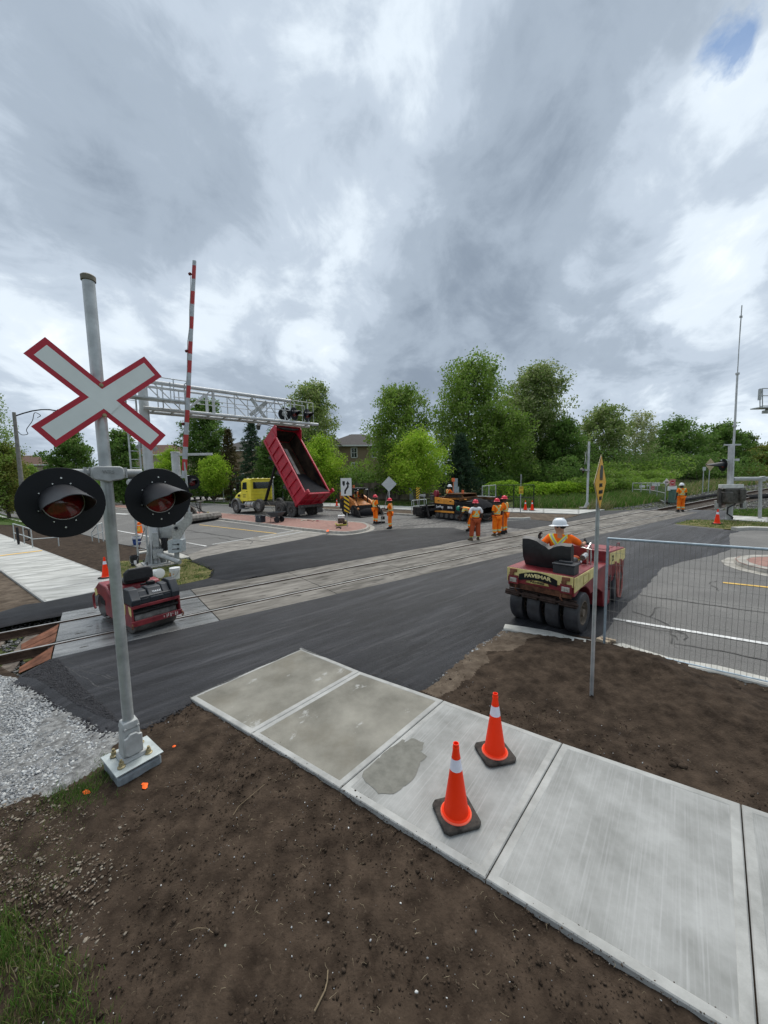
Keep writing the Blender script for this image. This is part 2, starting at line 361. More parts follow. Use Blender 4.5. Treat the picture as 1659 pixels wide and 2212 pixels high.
# surface materials
def surf_soil():
    m = mat('soil', (.036, .0245, .0165), .95, 0, .38, 5, c2=(.066, .047, .033), bump=.9, bscale=45, detail=8); return m
soil_m = surf_soil()
soil_dry = mat('dry_soil', (.095, .070, .050), .95, 0, .35, 3.5, c2=(.15, .118, .088), bump=.8, bscale=50, detail=8)
gravel_bed = mat('gravel_bed', (.17, .17, .165), .95, 0, .45, 14, c2=(.30, .30, .29), bump=1, bscale=60, detail=8)
asph_new = mat('new_asphalt', (.014, .0145, .017), .62, 0, .30, 2.2, c2=(.032, .033, .038), bump=.9, bscale=110, detail=9, stretch=(rad(-36), (.22, 1.6, 1)))
def add_streaks(m, rot, sc, colr, lo, hi, amt, seed=0, rough=None):
    t_, b, r = nodes_of(m); src_v = t_.nodes.new('ShaderNodeNewGeometry').outputs['Position'] if m.name in IN_WORLD else t_.nodes.new('ShaderNodeTexCoord').outputs['Object']; mp = t_.nodes.new('ShaderNodeMapping')
    mp.vector_type = 'TEXTURE'; mp.inputs['Rotation'].default_value = (0, 0, -rot); mp.inputs['Scale'].default_value = [1/q for q in sc]; mp.inputs['Location'].default_value = (seed, seed*.7, 0)
    n = t_.nodes.new('ShaderNodeTexNoise'); n.inputs['Scale'].default_value = 1; n.inputs['Detail'].default_value = 8; n.inputs['Roughness'].default_value = .65
    mr = t_.nodes.new('ShaderNodeMapRange'); mr.inputs['From Min'].default_value = lo; mr.inputs['From Max'].default_value = hi; mr.inputs['To Max'].default_value = amt
    mxn = t_.nodes.new('ShaderNodeMix'); mxn.data_type = 'RGBA'; mxn.inputs[7].default_value = (*colr, 1)
    t_.links.new(src_v, mp.inputs[0]); t_.links.new(mp.outputs[0], n.inputs['Vector']); t_.links.new(n.outputs[0], mr.inputs[0])
    src = b.inputs['Base Color'].links[0].from_socket
    t_.links.new(mr.outputs[0], mxn.inputs[0]); t_.links.new(src, mxn.inputs[6]); t_.links.new(mxn.outputs[2], b.inputs['Base Color'])
    if rough is not None:
        m2 = t_.nodes.new('ShaderNodeMapRange'); m2.inputs['From Min'].default_value = 0; m2.inputs['From Max'].default_value = amt or 1
        m2.inputs['To Min'].default_value = b.inputs['Roughness'].default_value; m2.inputs['To Max'].default_value = rough
        t_.links.new(mr.outputs[0], m2.inputs[0]); t_.links.new(m2.outputs[0], b.inputs['Roughness'])
    return n
add_streaks(asph_new, 0, (170, 170, 170), (.075, .075, .078), .52, .74, .55, 1)
add_streaks(asph_new, rad(-36), (1.0, 4, 1), (.006, .006, .008), .50, .70, .6, 21)
add_streaks(asph_new, rad(-38), (.35, 4.5, 1), (.085, .085, .092), .52, .80, .7, 3, .5)
add_streaks(asph_new, rad(-32), (1.2, 22, 1), (.16, .16, .165), .60, .80, .5, 9)
asph_fresh = mat('laid_asphalt', (.009, .0095, .012), .7, 0, .30, 2.2, c2=(.018, .019, .022), bump=.6, bscale=110, detail=9)
add_streaks(asph_fresh, rad(-31), (.3, 2.2, 1), (.05, .05, .055), .50, .75, .6, 5)
asph_old = mat('old_asphalt', (.125, .122, .115), .9, 0, .25, 70, c2=(.215, .21, .20), bump=.5, bscale=120, detail=6)
add_streaks(asph_old, rad(38), (.25, 1.1, 1), (.13, .125, .12), .48, .72, .55, 2)
add_streaks(asph_old, 0, (.5, .5, 1), (.30, .29, .27), .52, .75, .4, 12)
milled = mat('milled_asphalt', (.15, .145, .135), .95, 0, .35, 7, c2=(.24, .23, .215), bump=1, bscale=60, detail=8)
add_streaks(milled, rad(-31), (.35, 1.6, 1), (.04, .04, .042), .48, .62, .85, 7)
grass_m = mat('grass', (.045, .075, .022), .95, 0, .4, 1.3, c2=(.11, .12, .045), bump=.8, bscale=12, detail=9)
lawn_m = mat('lawn', (.04, .08, .018), .95, 0, .3, 2.5, c2=(.085, .12, .035), bump=.8, bscale=30, detail=8)
for m_ in (soil_m, soil_dry): add_streaks(m_, 0, (38, 38, 38), (.16, .125, .09), .60, .78, .55, 3); add_streaks(m_, 0, (22, 22, 22), (.022, .015, .010), .56, .72, .6, 8)
conc_broom = mat('broomed_concrete', (.245, .247, .232), .85, 0, .12, 2.4, c2=(.35, .352, .338), bump=.0, detail=8)
add_streaks(conc_broom, rad(-51), (1.0, 55, 1), (.42, .42, .41), .50, .70, .45, 4)
add_streaks(conc_broom, 0, (60, 60, 1), (.27, .27, .25), .55, .75, .35, 4)
conc_edge = mat('trowelled_concrete', (.30, .30, .282), .75, 0, .12, 4, c2=(.40, .40, .38), bump=.15, bscale=80, detail=8)
conc_old = mat('kerb_concrete', (.32, .30, .26), .9, 0, .22, 4, c2=(.42, .40, .36), bump=.4, bscale=40, detail=8)
conc_wet = mat('stained_concrete', (.155, .147, .12), .7, 0, .22, 1.5, c2=(.25, .238, .20), bump=.15, bscale=60, detail=9)
add_streaks(conc_wet, rad(-51), (2.0, 3.2, 1), (.36, .36, .34), .62, .66, .7, 1)
add_streaks(conc_wet, 0, (1.1, 1.1, 1), (.13, .115, .085), .52, .68, .55, 14)
panel_m = mat('crossing_concrete', (.12, .11, .095), .8, 0, .25, 2, c2=(.25, .232, .205), bump=.4, bscale=30, detail=9, stretch=(rad(-31.3), (.5, 2.2, 1)))
add_streaks(panel_m, rad(-31.3), (1.3, 9, 1), (.055, .052, .048), .58, .66, .8, 6)
add_streaks(panel_m, rad(-31.3), (.4, 2.0, 1), (.30, .28, .25), .55, .75, .6, 16)
add_streaks(panel_m, rad(-31.3), (.25, 1.1, 1), (.06, .055, .05), .56, .70, .65, 26)
panel_wet = mat('wet_crossing_concrete', (.10, .098, .092), .22, 0, .35, 1.6, c2=(.22, .22, .215), bump=.3, bscale=20, detail=8, spec=.7, stretch=(rad(-31.3), (.5, 2.2, 1)))
def brick_material(name, c1, c2, mortar, scale, rot=0.0):
    m = mat(name, c1, .85, 0, .2, 3, bump=.2, bscale=60); t_, b, r = nodes_of(m)
    bt = t_.nodes.new('ShaderNodeTexBrick'); bt.inputs['Scale'].default_value = scale; bt.inputs['Color1'].default_value = (*c1, 1); bt.inputs['Color2'].default_value = (*c2, 1)
    bt.inputs['Mortar'].default_value = (*mortar, 1); bt.inputs['Mortar Size'].default_value = .012
    tc = t_.nodes.new('ShaderNodeTexCoord'); mp = t_.nodes.new('ShaderNodeMapping'); mp.inputs['Rotation'].default_value = (0, 0, rot)
    t_.links.new(tc.outputs['Object'], mp.inputs[0]); t_.links.new(mp.outputs[0], bt.inputs['Vector']); t_.links.new(bt.outputs['Color'], b.inputs['Base Color']); return m
paver_brick = brick_material('brick_paving', (.33, .19, .155), (.26, .145, .12), (.22, .19, .17), 2.2, rad(52))
line_white = mat('road_paint_white', (.62, .62, .60), .7, 0, .25, 12, detail=8)
line_old = mat('worn_paint_white', (.33, .33, .32), .8, 0, .3, 20, c2=(.48, .48, .46), detail=8)
line_yellow = mat('road_paint_yellow', (.62, .40, .10), .7, 0, .2, 12, detail=8)
tac_yellow = mat('tactile_yellow', (.78, .46, .07), .7, 0, .1, 12)

# ---- the base ground: one sheet to the horizon, laid out along the track so that the ballast can dip
def base_ground():
    def spread(core, lim, g=1.35):
        out = list(core); s_ = 1.5
        while out[-1] < lim: s_ *= g; out.append(out[-1]+s_)
        s_ = 1.5
        while out[0] > -lim: s_ *= g; out.insert(0, out[0]-s_)
        return out
    ss = spread([-45+1.5*i for i in range(0, 29)]+[-1, -.2, .5, .85]+[1.1+2*i for i in range(14)]+[29.3, 29.55, 30.2, 31, 32.5]+[34+2*i for i in range(50)], 900)
    ns = spread([-20, -16, -13, -10, -8, -6, -5, -4, -3.2, -2.6, -2.2, -1.9, -1.7, -1.5, 0, 1.5, 1.7, 1.9, 2.2, 2.6, 3.2, 4, 5, 6.5, 8, 10, 13, 16, 20, 24, 28, 32, 36, 40, 46, 52], 900)
    V = []; 
    for n in ns:
        for s in ss:
            p = T0+TD*s+TN*n; z = slope(p.x, p.y)-.08
            if s < .86 or s > 29.5:
                a = abs(n); z -= .13 if a < 1.75 else (.13*(2.6-a)/.85 if a < 2.6 else 0)
            if n > 7 and s > 10:      # the bank rising behind the chain-link fence
                z += max(0, min(1, (p.x-11)/8))*min(1, (s-10)/22)*1.5*max(0, min(1, (n-9)/14))**1.5
            V.append((p.x, p.y, z))
    W = len(ss); F = [(j*W+i, j*W+i+1, (j+1)*W+i+1, (j+1)*W+i) for j in range(len(ns)-1) for i in range(W-1)]
    b = MB(); b.v = V; b.f = F; b.mi = [0]*len(F); return struct(b.build('ground', grass_m, smooth=60))
base_ground()

def densify(pts, step, jit, seed=0):
    out = []; n = len(pts)
    for i in range(n):
        a, b = pts[i], pts[(i+1) % n]; d = (b-a).length; k = max(1, min(60, int(d/step)))
        for j in range(k):
            p = a.lerp(b, j/k)
            if jit and j: p = p+Vector((noise.noise(Vector((p.x*3, p.y*3, seed))), noise.noise(Vector((p.x*3, p.y*3, seed+7))), 0))*jit*2
            out.append(p)
    return out
def w2(pts): return [(G(*p) if not isinstance(p, Vector) else p) for p in pts]
def sheet(name, pts, off, thick, m, skirt=0, jit=0, step=.4, parent=None, kind='structure', px_h=None):
    P = [(G(p[0], p[1], off if px_h is None else px_h) if not isinstance(p, Vector) else p.copy()) for p in pts]
    if jit: P = densify(P, step, jit)
    ar = sum(P[i].x*P[(i+1) % len(P)].y-P[(i+1) % len(P)].x*P[i].y for i in range(len(P)))
    if ar < 0: P.reverse()
    bm = bmesh.new(); n = len(P)
    top_ = [bm.verts.new((p.x, p.y, 0)) for p in P]; f = bm.faces.new(top_); f.normal_update()
    bmesh.ops.triangulate(bm, faces=[f], ngon_method='EAR_CLIP')
    for _ in range(5):
        le = [e for e in bm.edges if e.calc_length() > 9]
        if not le: break
        bmesh.ops.subdivide_edges(bm, edges=le, cuts=1); bmesh.ops.triangulate(bm, faces=[x for x in bm.faces if len(x.verts) > 3])
    bd = set(v for e in bm.edges if e.is_boundary for v in e.verts)
    for v in bm.verts: v.co.z = slope(v.co.x, v.co.y)+off
    if thick:
        be = [e for e in bm.edges if e.is_boundary]; ret = bmesh.ops.extrude_edge_only(bm, edges=be)
        nv = [g for g in ret['geom'] if isinstance(g, bmesh.types.BMVert)]
        if skirt:
            # outward normals from the polygon
            for v in nv:
                q = Vector((v.co.x, v.co.y)); es = [e for e in v.link_edges if e.is_boundary]
                d = Vector((0, 0))
                for e in es:
                    o_ = e.other_vert(v).co; d += Vector((o_.x-q.x, o_.y-q.y)).normalized()*(1 if e is es[0] else -1)
                nn = Vector((d.y, -d.x)); nn = nn.normalized() if nn.length > 1e-6 else Vector((0, 0))
                tp = q+nn*.02
                if pip(np.array([tp.x]), np.array([tp.y]), [(p.x, p.y) for p in P])[0]: nn = -nn
                kk = skirt*(1+.5*noise.noise(Vector((q.x*4, q.y*4, 2)))); v.co.x += nn.x*kk; v.co.y += nn.y*kk
        for v in nv: v.co.z -= thick
    bmesh.ops.recalc_face_normals(bm, faces=bm.faces)
    if bm.faces and sum(1 for f_ in bm.faces if f_.normal.z < -.5) > sum(1 for f_ in bm.faces if f_.normal.z > .5): bmesh.ops.reverse_faces(bm, faces=bm.faces)
    me = bpy.data.meshes.new(name); bm.to_mesh(me); bm.free(); me.materials.append(m)
    me.shade_smooth(); me.set_sharp_from_angle(angle=rad(60))
    o = bpy.data.objects.new(name, me); col.objects.link(o)
    if parent is not None: o.parent = parent
    elif kind: o['kind'] = kind
    return o
def ribbon(b, pts, w, off, jag=0):
    P = w2(pts); Q = []
    if jag:
        for i in range(len(P)-1):
            k = max(2, int((P[i+1]-P[i]).length/jag))
            for j in range(k):
                p = P[i].lerp(P[i+1], j/k); Q.append(p+Vector((noise.noise(p*2.3), noise.noise(p*2.3+Vector((5, 5, 5))), 0))*.12)
        Q.append(P[-1]); P = Q
    n = len(P); vs = []
    for i, p in enumerate(P):
        d = (P[min(i+1, n-1)]-P[max(i-1, 0)]); d.z = 0; d.normalize(); nn = Vector((-d.y, d.x, 0))
        ww = w/2*(1+(.5*noise.noise(p*3) if jag else 0))
        for k in (-1, 1):
            q = p+nn*ww*k; vs.append((q.x, q.y, slope(q.x, q.y)+off))
    b.add(vs, [(2*i, 2*i+2, 2*i+3, 2*i+1) for i in range(n-1)])

# ---- roads
road = sempty('road')
sheet('old_asphalt', [(-260,1066),(-60,1069),(60,1070),(200,1078),(437,1089),(560,1095),(713,1102.5),(812,1109),(898,1115),(1044,1121.5),(1144,1122),(1200,1127),(1257,1111.6),(1306,1103.5),(1366,1102),(1500,1104),(1572,1149),(1596,1144.4),(1659,1145.8),(1900,1151),(2300,1170),(2300,1700),(1900,1530),(1659,1466),(1550,1440),(1447,1424),(1379,1403),(1344,1392),(1283,1372),(1200,1352),(1000,1300),(700,1240),(411,1206),(351,1191),(259,1175),(190,1157),(53,1123),(0,1109),(-60,1103),(-500,1085)], .0, .07, asph_old, parent=road)
apron = [(46,1465),(108.5,1424.4),(246,1392.5),(384,1360.3),(576.8,1316.7),(860,1250),(1069.8,1202),(1200,1172),(1426.4,1121.3),(1479.4,1111.7),(1493,1101),(1569,1103),(1566.6,1122.6),(1493,1121.3),(1468.5,1125.3),(1449.4,1132.2),(1466,1135),(1569.3,1144.4),(1593.8,1147.2),(1572,1151),(1570.7,1174.4),(1572,1184.5),(1537.6,1196.4),(1497.9,1204.3),(1458.2,1213.6),(1423.8,1224.2),(1400,1250.6),(1370.9,1282.4),(1339.1,1308.8),(1318,1335.3),(1299.5,1359.1),(1283.6,1369.7),(1180,1364),(1091.3,1349),(1069.8,1361),(1024.5,1387.3),(984.2,1417.5),(938.8,1452.8),(898.5,1484),(650,1403),(414,1506),(304.2,1562),(259.3,1566),(224.9,1556.7),(172,1532.9),(119,1495.8),(79.4,1472)]
sheet('new_asphalt', apron, .03, .08, asph_new, skirt=.20, jit=.02, step=.25, parent=road)
sheet('laid_asphalt', [(413.5,1211.2),(435,1204),(502.8,1190.1),(557.4,1182.6),(640,1167),(696.3,1155.1),(740.7,1157.6),(773,1153),(813.7,1146.2),(880,1142),(932.8,1139.6),(977.8,1139.6),(1004,1146),(1016,1153),(1012,1163.4),(960,1173),(898.4,1185.6),(792.6,1206.7),(740.7,1214.6),(572.3,1239.4),(502.8,1254.3),(458.2,1249.6),(464.4,1231),(448,1223)], .03, .05, asph_fresh, skirt=.05, jit=.03, step=.4, parent=road)
sheet('asphalt_strip', [(345,1274),(378.3,1265.6),(438.9,1252),(470,1245),(510,1249),(572,1236),(500,1258),(438.9,1271.5),(300,1302),(203.7,1313),(132.3,1325),(60,1338),(-60,1362),(-70,1335),(0,1322),(53,1306),(95.2,1300.6),(206.3,1279),(300,1275)], .028, .05, asph_fresh, skirt=.06, jit=.03, step=.4, parent=road)
sheet('asphalt_strip', [(1090,1126.5),(1144,1122.4),(1198.8,1126.7),(1256.8,1111.6),(1306.3,1103),(1366.4,1101),(1420,1095),(1420,1101),(1366,1105),(1284.8,1121.2),(1220.3,1134.1),(1162,1144.9),(1095.6,1138.4)], .028, .04, asph_fresh, skirt=.05, jit=.03, parent=road)
sheet('milled_strip', [(812,1143),(790,1128),(860,1121),(905,1116),(1050,1128),(1110,1135),(1200,1141),(1190,1147),(1030,1172),(1002,1150),(975,1141),(880,1143),(820,1147)], .006, .0, milled, jit=.05, step=.5, parent=road)
sheet('milled_strip', [(420,1213),(500,1192),(557,1184),(640,1169),(700,1156.5),(690,1147),(640,1146),(560,1158),(470,1176),(405,1198)], .006, .0, mat('worn_asphalt', (.24, .225, .20), .95, 0, .3, 3, c2=(.33, .31, .28), bump=.8, bscale=60, detail=9, stretch=(rad(-31), (.6, 2.5, 1))), jit=.05, step=.5, parent=road)
# markings
def line_obj(name, lst, m, off=.012, jag=0):
    b = MB()
    for pts, w in lst: ribbon(b, pts, w, off, jag)
    return b.build(name, m, road, smooth=0)
line_obj('white_line', [([Z('H',500,925), Z('H',1659,1115), (1900, 1432)], .10)], line_white)
line_obj('white_line', [([Z('H',370,903), Z('H',495,924)], .10)], line_old)
line_obj('yellow_line', [([Z('H',1290,612), Z('H',1659,650), (1800, 1285)], .11)], line_yellow)
line_obj('yellow_line', [([Z('n',410,258), Z('n',1085,335)], .11)], line_yellow)
line_obj('yellow_line', [([(-60,1082),Z('e',0,1448), Z('e',300,1472), (140, 1096)], .14), ([Z('e',100,1430), Z('e',300,1415), (150,1083)], .14)], line_yellow)
line_obj('white_line', [([Z('B',960,290), Z('B',1230,340)], .11), ([Z('B',1480,380), Z('B',1659,410), Z('n',255,405), Z('n',470,445)], .11)], line_white)
line_obj('white_line', [([Z('e',85,1565), Z('e',192,1580)], .14)], line_white)
line_obj('white_line', [([Z('B',940,150), Z('B',1045,156)], .5)], line_white)
line_obj('stop_line', [([Z('n',925,365), Z('n',1265,303)], .22), ([Z('n',940,388), Z('n',1340,313)], .25), ([Z('n',520,430), Z('n',880,372)], .22)], line_old)
crk = MB()
for pts, w in (([(560,708),(800,745),(1000,768),(1180,795),(1400,822),(1659,860)], .05), ([(560,845),(700,890),(775,815)], .035), ([(700,890),(830,945),(860,985),(845,1100),(1050,1140),(1340,1200),(1659,1250)], .04), ([(860,985),(970,1040),(970,1080)], .03), ([(500,940),(760,1000),(960,1030)], .025), ([(860,480),(1100,500),(1400,530),(1530,530)], .03), ([(1180,625),(1190,605),(1240,600)], .03), ([(1190,640),(1260,660),(1260,680)], .03), ([(845,1040),(920,1080)], .03)):
    ribbon(crk, [Z('H', *p) for p in pts], w*.62, .010, jag=.08)
for pts, w in (([(300,305),(500,335),(720,370),(870,395),(1030,410)], .06), ([(250,330),(460,325),(520,345)], .05), ([(300,385),(560,370),(700,400),(870,395),(1100,380),(1200,360)], .05), ([(250,470),(500,440),(760,420),(870,395),(850,430)], .05), ([(280,520),(480,490),(680,450),(770,455)], .05), ([(910,265),(1010,268)], .08)):
    ribbon(crk, [Z('n', *p) for p in pts], w, .010, jag=.2)
crk.build('crack_sealing', mat('crack_tar', (.085, .082, .078), .8, 0, .3, 10), road, smooth=0, kind='stuff')

sc_ = MB()
for pts in ([(500,235),(600,290),(700,370),(810,430)], [(600,290),(720,315),(850,345),(950,372)], [(590,235),(680,275),(760,290)], [(780,410),(860,440),(950,470)], [(860,330),(900,345),(960,350)]): ribbon(sc_, [Z('C', *p) for p in pts], .012, .0315, jag=.04)
for pts in ([(1030,275),(1110,255),(1200,240)], [(900,255),(950,230)], [(1250,160),(1340,140),(1420,128)], [(1330,205),(1400,190)]): ribbon(sc_, [Z('q', *p) for p in pts], .012, .0315, jag=.04)
sc_.build('scuff_marks', mat('scuff_grey', (.04, .04, .042), .8, 0, .5, 30, c2=(.11, .11, .11)), road, smooth=0, kind='stuff')
# ---- kerbs and islands
def kerb(pts, name='kerb', w=.17, h=.13, off=0.0, m=None, parent=None, side=1, gutter=0):
    P = w2(pts); n = len(P); b = MB(); vs = []
    prof_ = [(0, -.1), (0, h-.02), (.02, h), (w-.02, h), (w, h-.02), (w, -.1)]
    if gutter: prof_ = [(-gutter, -.05), (-gutter, .012), (-.03, .016), (-.0, h-.03), (.03, h), (w-.02, h), (w, h-.02), (w, -.1)]
    for i, p in enumerate(P):
        d = (P[min(i+1, n-1)]-P[max(i-1, 0)]); d.z = 0; d.normalize(); nn = Vector((-d.y, d.x, 0))*side
        for a, z in prof_:
            q = p+nn*a; vs.append((q.x, q.y, slope(q.x, q.y)+z+off))
    k = len(prof_); fs = [(i*k+j, (i+1)*k+j, (i+1)*k+j+1, i*k+j+1) for i in range(n-1) for j in range(k-1)]+[tuple(range(k)), tuple(range((n-1)*k, n*k))]
    b.add(vs, fs); o = b.build(name, m or conc_old, parent, smooth=40)
    if parent is None: struct(o)
    return o
def smooth_path(P, k=4):
    P = [Vector(p) for p in P]; out = []
    for i in range(len(P)-1):
        p0, p1, p2, p3 = P[max(i-1, 0)], P[i], P[i+1], P[min(i+2, len(P)-1)]
        for j in range(k):
            t_ = j/k; out.append(.5*((2*p1)+(-p0+p2)*t_+(2*p0-5*p1+4*p2-p3)*t_*t_+(-p0+3*p1-3*p2+p3)*t_**3))
    return out+[P[-1]]
isl = sempty('median_island')
fr = w2([(120,1082),(250,1098),(400,1113),(475.5,1123.5),(552.4,1133.4),(626.8,1143.3),(701.2,1151.4),(727,1153.5),(750,1154),(775,1151),(793,1146.5),(799,1141)])
bk = w2([(792,1135),(772,1131.5),(700,1127),(620.9,1121.5),(477.2,1110.5),(400,1105),(250,1091),(120,1077)])
ring = smooth_path(fr+bk, 3)
kerb(ring, w=.18, h=.14, parent=isl, side=1, gutter=.28)
sheet('brick_top', [p+Vector((0, 0, 0)) for p in ring], .125, 0, paver_brick, parent=isl)
isl2 = sempty('median_island')
cI = G(1668, 1203); ring2 = []
fwd_isl = (G(1900,1232)-G(1640,1195)); fwd_isl.z = 0; fwd_isl.normalize(); sid = Vector((-fwd_isl.y, fwd_isl.x, 0))
nose = G(*Z('H',1425,425)); wI = 1.15
for k in range(9):
    a_ = PI/2+PI*k/8; ring2.append(nose+fwd_isl*wI+(fwd_isl*math.cos(a_)+sid*math.sin(a_))*wI)
ring2 = [ring2[0]+fwd_isl*14]+ring2+[ring2[-1]+fwd_isl*14]
kerb(ring2, w=.26, h=.13, parent=isl2, side=1, gutter=.3)
sheet('brick_top', [p-(0*p) for p in ring2], .12, 0, paver_brick, parent=isl2)
kerb([Z('e',0,1372),Z('e',300,1355),(120,1070)][::-1], w=.2, h=.12, off=0)
sheet('brick_verge', [(-300,1067),(-60,1072.5),(0,1072.5),(48.4,1069.5),(20,1064),(-60,1065),(-300,1064)], .08, .1, paver_brick)
kerb([Z('F',100,1562),Z('F',300,1590),Z('F',540,1630),Z('F',780,1690),Z('F',1000,1730),Z('F',1100,1770),Z('H',470,1115),Z('H',600,1155),Z('H',860,1235),Z('H',1250,1300),Z('H',1659,1400),(1900,1545)], w=.24, h=.035, off=.0, m=mat('new_kerb', (.44, .43, .39), .85, 0, .15, 6, bump=.2, bscale=60), side=-1)
kerb([(437,1089.5),(560,1095.5),(713,1103),(812,1109.5),(898,1115.4),(960,1118)], side=1)
kerb([(1044,1122),(1090,1123),(1130,1123.5),(1146,1122)], side=1, m=mat('new_kerb', (.44, .43, .39)))
kerb([(250,1079),(330,1083),(400,1087),(437,1089)], side=1)
kerb([(1593,1146.5),(1625,1145),(1659,1146.5),(1800,1150)], side=1, w=.3, m=mat('new_kerb', (.44, .43, .39)))
kerb([Z('B',1130,468),Z('B',1240,452),Z('n',100,480),Z('n',240,510),Z('n',330,545)], w=.35, h=.05, side=-1, m=mat('new_kerb', (.44, .43, .39)))

# ---- pavements, slab by slab
def slab(a, b, c, d, parent, m_in, off=.03, border=.07, gap=.006, z=.12):
    """a,b on the right edge, d,c on the left edge"""
    P = [Vector((p.x, p.y, 0)) for p in (a, b, c, d)]; ce = sum(P, Vector())/4
    def inset(w):
        out = []
        for i in range(4):
            p, q, r = P[i-1], P[i], P[(i+1) % 4]; e1 = (p-q).normalized(); e2 = (r-q).normalized(); out.append(q+(e1+e2)*w)
        return out
    def lift(L_, h): return [(p.x, p.y, slope(p.x, p.y)+off+h) for p in L_]
    vs = lift(inset(gap), -z)+lift(inset(gap), -.008)+lift(inset(gap+.008), 0)+lift(inset(border), 0)+lift(inset(border+.006), -.003)
    mb = MB(); fs = []
    for k in range(4): fs += [(4*k+i, 4*k+(i+1) % 4, 4*k+4+(i+1) % 4, 4*k+4+i) for i in range(4)]
    mb.add(vs, fs); mb.cur = 1; mb.f.append([16, 17, 18, 19]); mb.mi.append(1)
    return mb.build('concrete_slab', [conc_edge, m_in], parent, smooth=0)
walk = sempty('sidewalk')
Rr = [G(*p, h=.03) for p in (Z('q',735,225), Z('q',1080,365), Z('q',1580,537), Z('o',778,570), Z('o',1543,830))]
Ll = [G(*p, h=.03) for p in (Z('q',62,520), Z('q',430,738), Z('q',960,1062), Z('o',447,1155), Z('o',1625,1890))]
for k in range(3):
    Rr.append(Rr[-1]*2-Rr[-2]); Ll.append(Ll[-1]*2-Ll[-2])
for i in range(len(Rr)-1):
    slab(Rr[i], Rr[i+1], Ll[i+1], Ll[i], walk, conc_wet if i < 2 else conc_broom, gap=(.001 if i == 0 else .005))
# water stain on the third slab
sp = [(1095,985),(1130,940),(1200,880),(1260,820),(1330,770),(1345,790),(1400,765),(1462,790),(1440,840),(1480,870),(1440,905),(1410,990),(1340,1050),(1280,1095),(1190,1095),(1120,1030)]
sheet('damp_stain', [Z('q', *p) for p in sp], .0305, 0, mat('damp_concrete', (.135, .133, .113), .7, 0, .14, 9, c2=(.18, .177, .152), detail=8), jit=.028, step=.03, parent=walk, px_h=.03)
far_walk = sempty('sidewalk')
e0, e1 = G(*Z('B',360,880)), G(*Z('B',780,795)); ra, rb = G(*Z('B',880,650)), G(*Z('B',340,445)); la = e0
dw = (rb-ra); dw.z = 0; dw.normalize()
den = (e1-e0).x*dw.y-(e1-e0).y*dw.x; t_ = ((ra-e0).x*dw.y-(ra-e0).y*dw.x)/den; rc = e0+(e1-e0)*t_
for i in range(18):
    a_, b_ = rc+dw*1.6*i, rc+dw*1.6*(i+1); c_, d_ = e0+dw*1.6*(i+1), e0+dw*1.6*i
    slab(a_, b_, c_, d_, far_walk, mat('pale_concrete', (.40, .40, .37), .8, 0, .28, 1.6, c2=(.56, .56, .53), detail=9, stretch=(rad(-15), (.5, 2.4, 1))))
tb = MB(); ribbon(tb, [Z('B',0,500), Z('B',170,478), Z('B',345,457)], .22, .036); tb.build('tactile_strip', tac_yellow, far_walk, smooth=0)
back_walk = sempty('sidewalk')
pale = MATS['pale_concrete']
def walk_strip(near, far, parent):
    for i in range(len(near)-1):
        a, b, c, d = G(*near[i]), G(*near[i+1]), G(*far[i+1]), G(*far[i]); k = max(1, int((b-a).length/1.8))
        for j in range(k): slab(a.lerp(b, j/k), a.lerp(b, (j+1)/k), d.lerp(c, (j+1)/k), d.lerp(c, j/k), parent, pale)
walk_strip([(560,1090),(713,1094),(812,1098.5),(890,1102),(1000,1104),(1106,1106.5),(1250,1111),(1306,1101.5)], [(560,1084),(713,1087),(812,1091.5),(890,1094.5),(1000,1096),(1106,1098),(1250,1101.5),(1306,1101)], back_walk)
# verge of bare earth beside the far kerb
sheet('verge', [(713,1102),(812,1108.5),(898,1114.5),(1044,1121),(1144,1122),(1200,1126),(1256,1111),(1106,1107),(1000,1104.5),(890,1102.5),(812,1099),(713,1094.5),(560,1090.5),(560,1094.5)], -.02, 0, soil_dry)
# ---- soil, lawns
sheet('soil_bed', [(-120,1148),(15,1160),(90,1189),(132,1203),(233,1243),(240,1262),(300,1275),(345,1274),(300,1235),(262,1222),(330,1205),(400,1208),(411,1206),(351,1192),(259,1176),(190,1158),(120,1140),(60,1133),(-120,1120)], -.03, 0, soil_m)
sheet('soil_bed', [(-200,1200),(0,1233),(45,1262),(95,1303),(53,1312),(0,1328),(-70,1345),(-300,1380)], -.03, 0, soil_dry)
sheet('lawn', [(235,1215),(262,1212),(330,1210),(400,1206),(413.5,1211.2),(448,1223),(464.4,1231),(458,1246),(438.9,1252.7),(378,1265),(345,1273),(300,1272),(255,1262),(240,1240)], -.005, 0, mat('dry_lawn', (.07, .10, .025), .95, 0, .35, 2.2, c2=(.24, .20, .09), bump=.8, bscale=30, detail=8), jit=.04)
sheet('lawn', [(-200,1095),(0,1110.5),(53,1124),(120,1141),(60,1136),(-200,1122)], -.01, 0, lawn_m)
sheet('lawn', [(437,1088.5),(560,1094),(560,1090),(440,1082)], 0.0, 0, lawn_m)
sheet('lawn', [(1458,1132),(1475,1126.5),(1495,1123),(1566,1123.5),(1700,1129),(1800,1134),(1800,1148),(1659,1144.5),(1600,1143.5),(1569,1143)], .01, 0, mat('dry_lawn', (.07, .10, .025)))
walk_strip([(1566,1123.5),(1659,1129),(1800,1137)], [(1572,1114),(1659,1119),(1800,1126)], back_walk)
sheet('footpath', [(-200,1102),(0,1113.2),(53,1127),(52,1129),(0,1116.3),(-200,1106)], .0, 0, pale)

sheet('soil_bed', [gp(7, 5.2), gp(24, -8.5), gp(24, -14), gp(6, -1), gp(6, 3)], -.02, 0, soil_m)
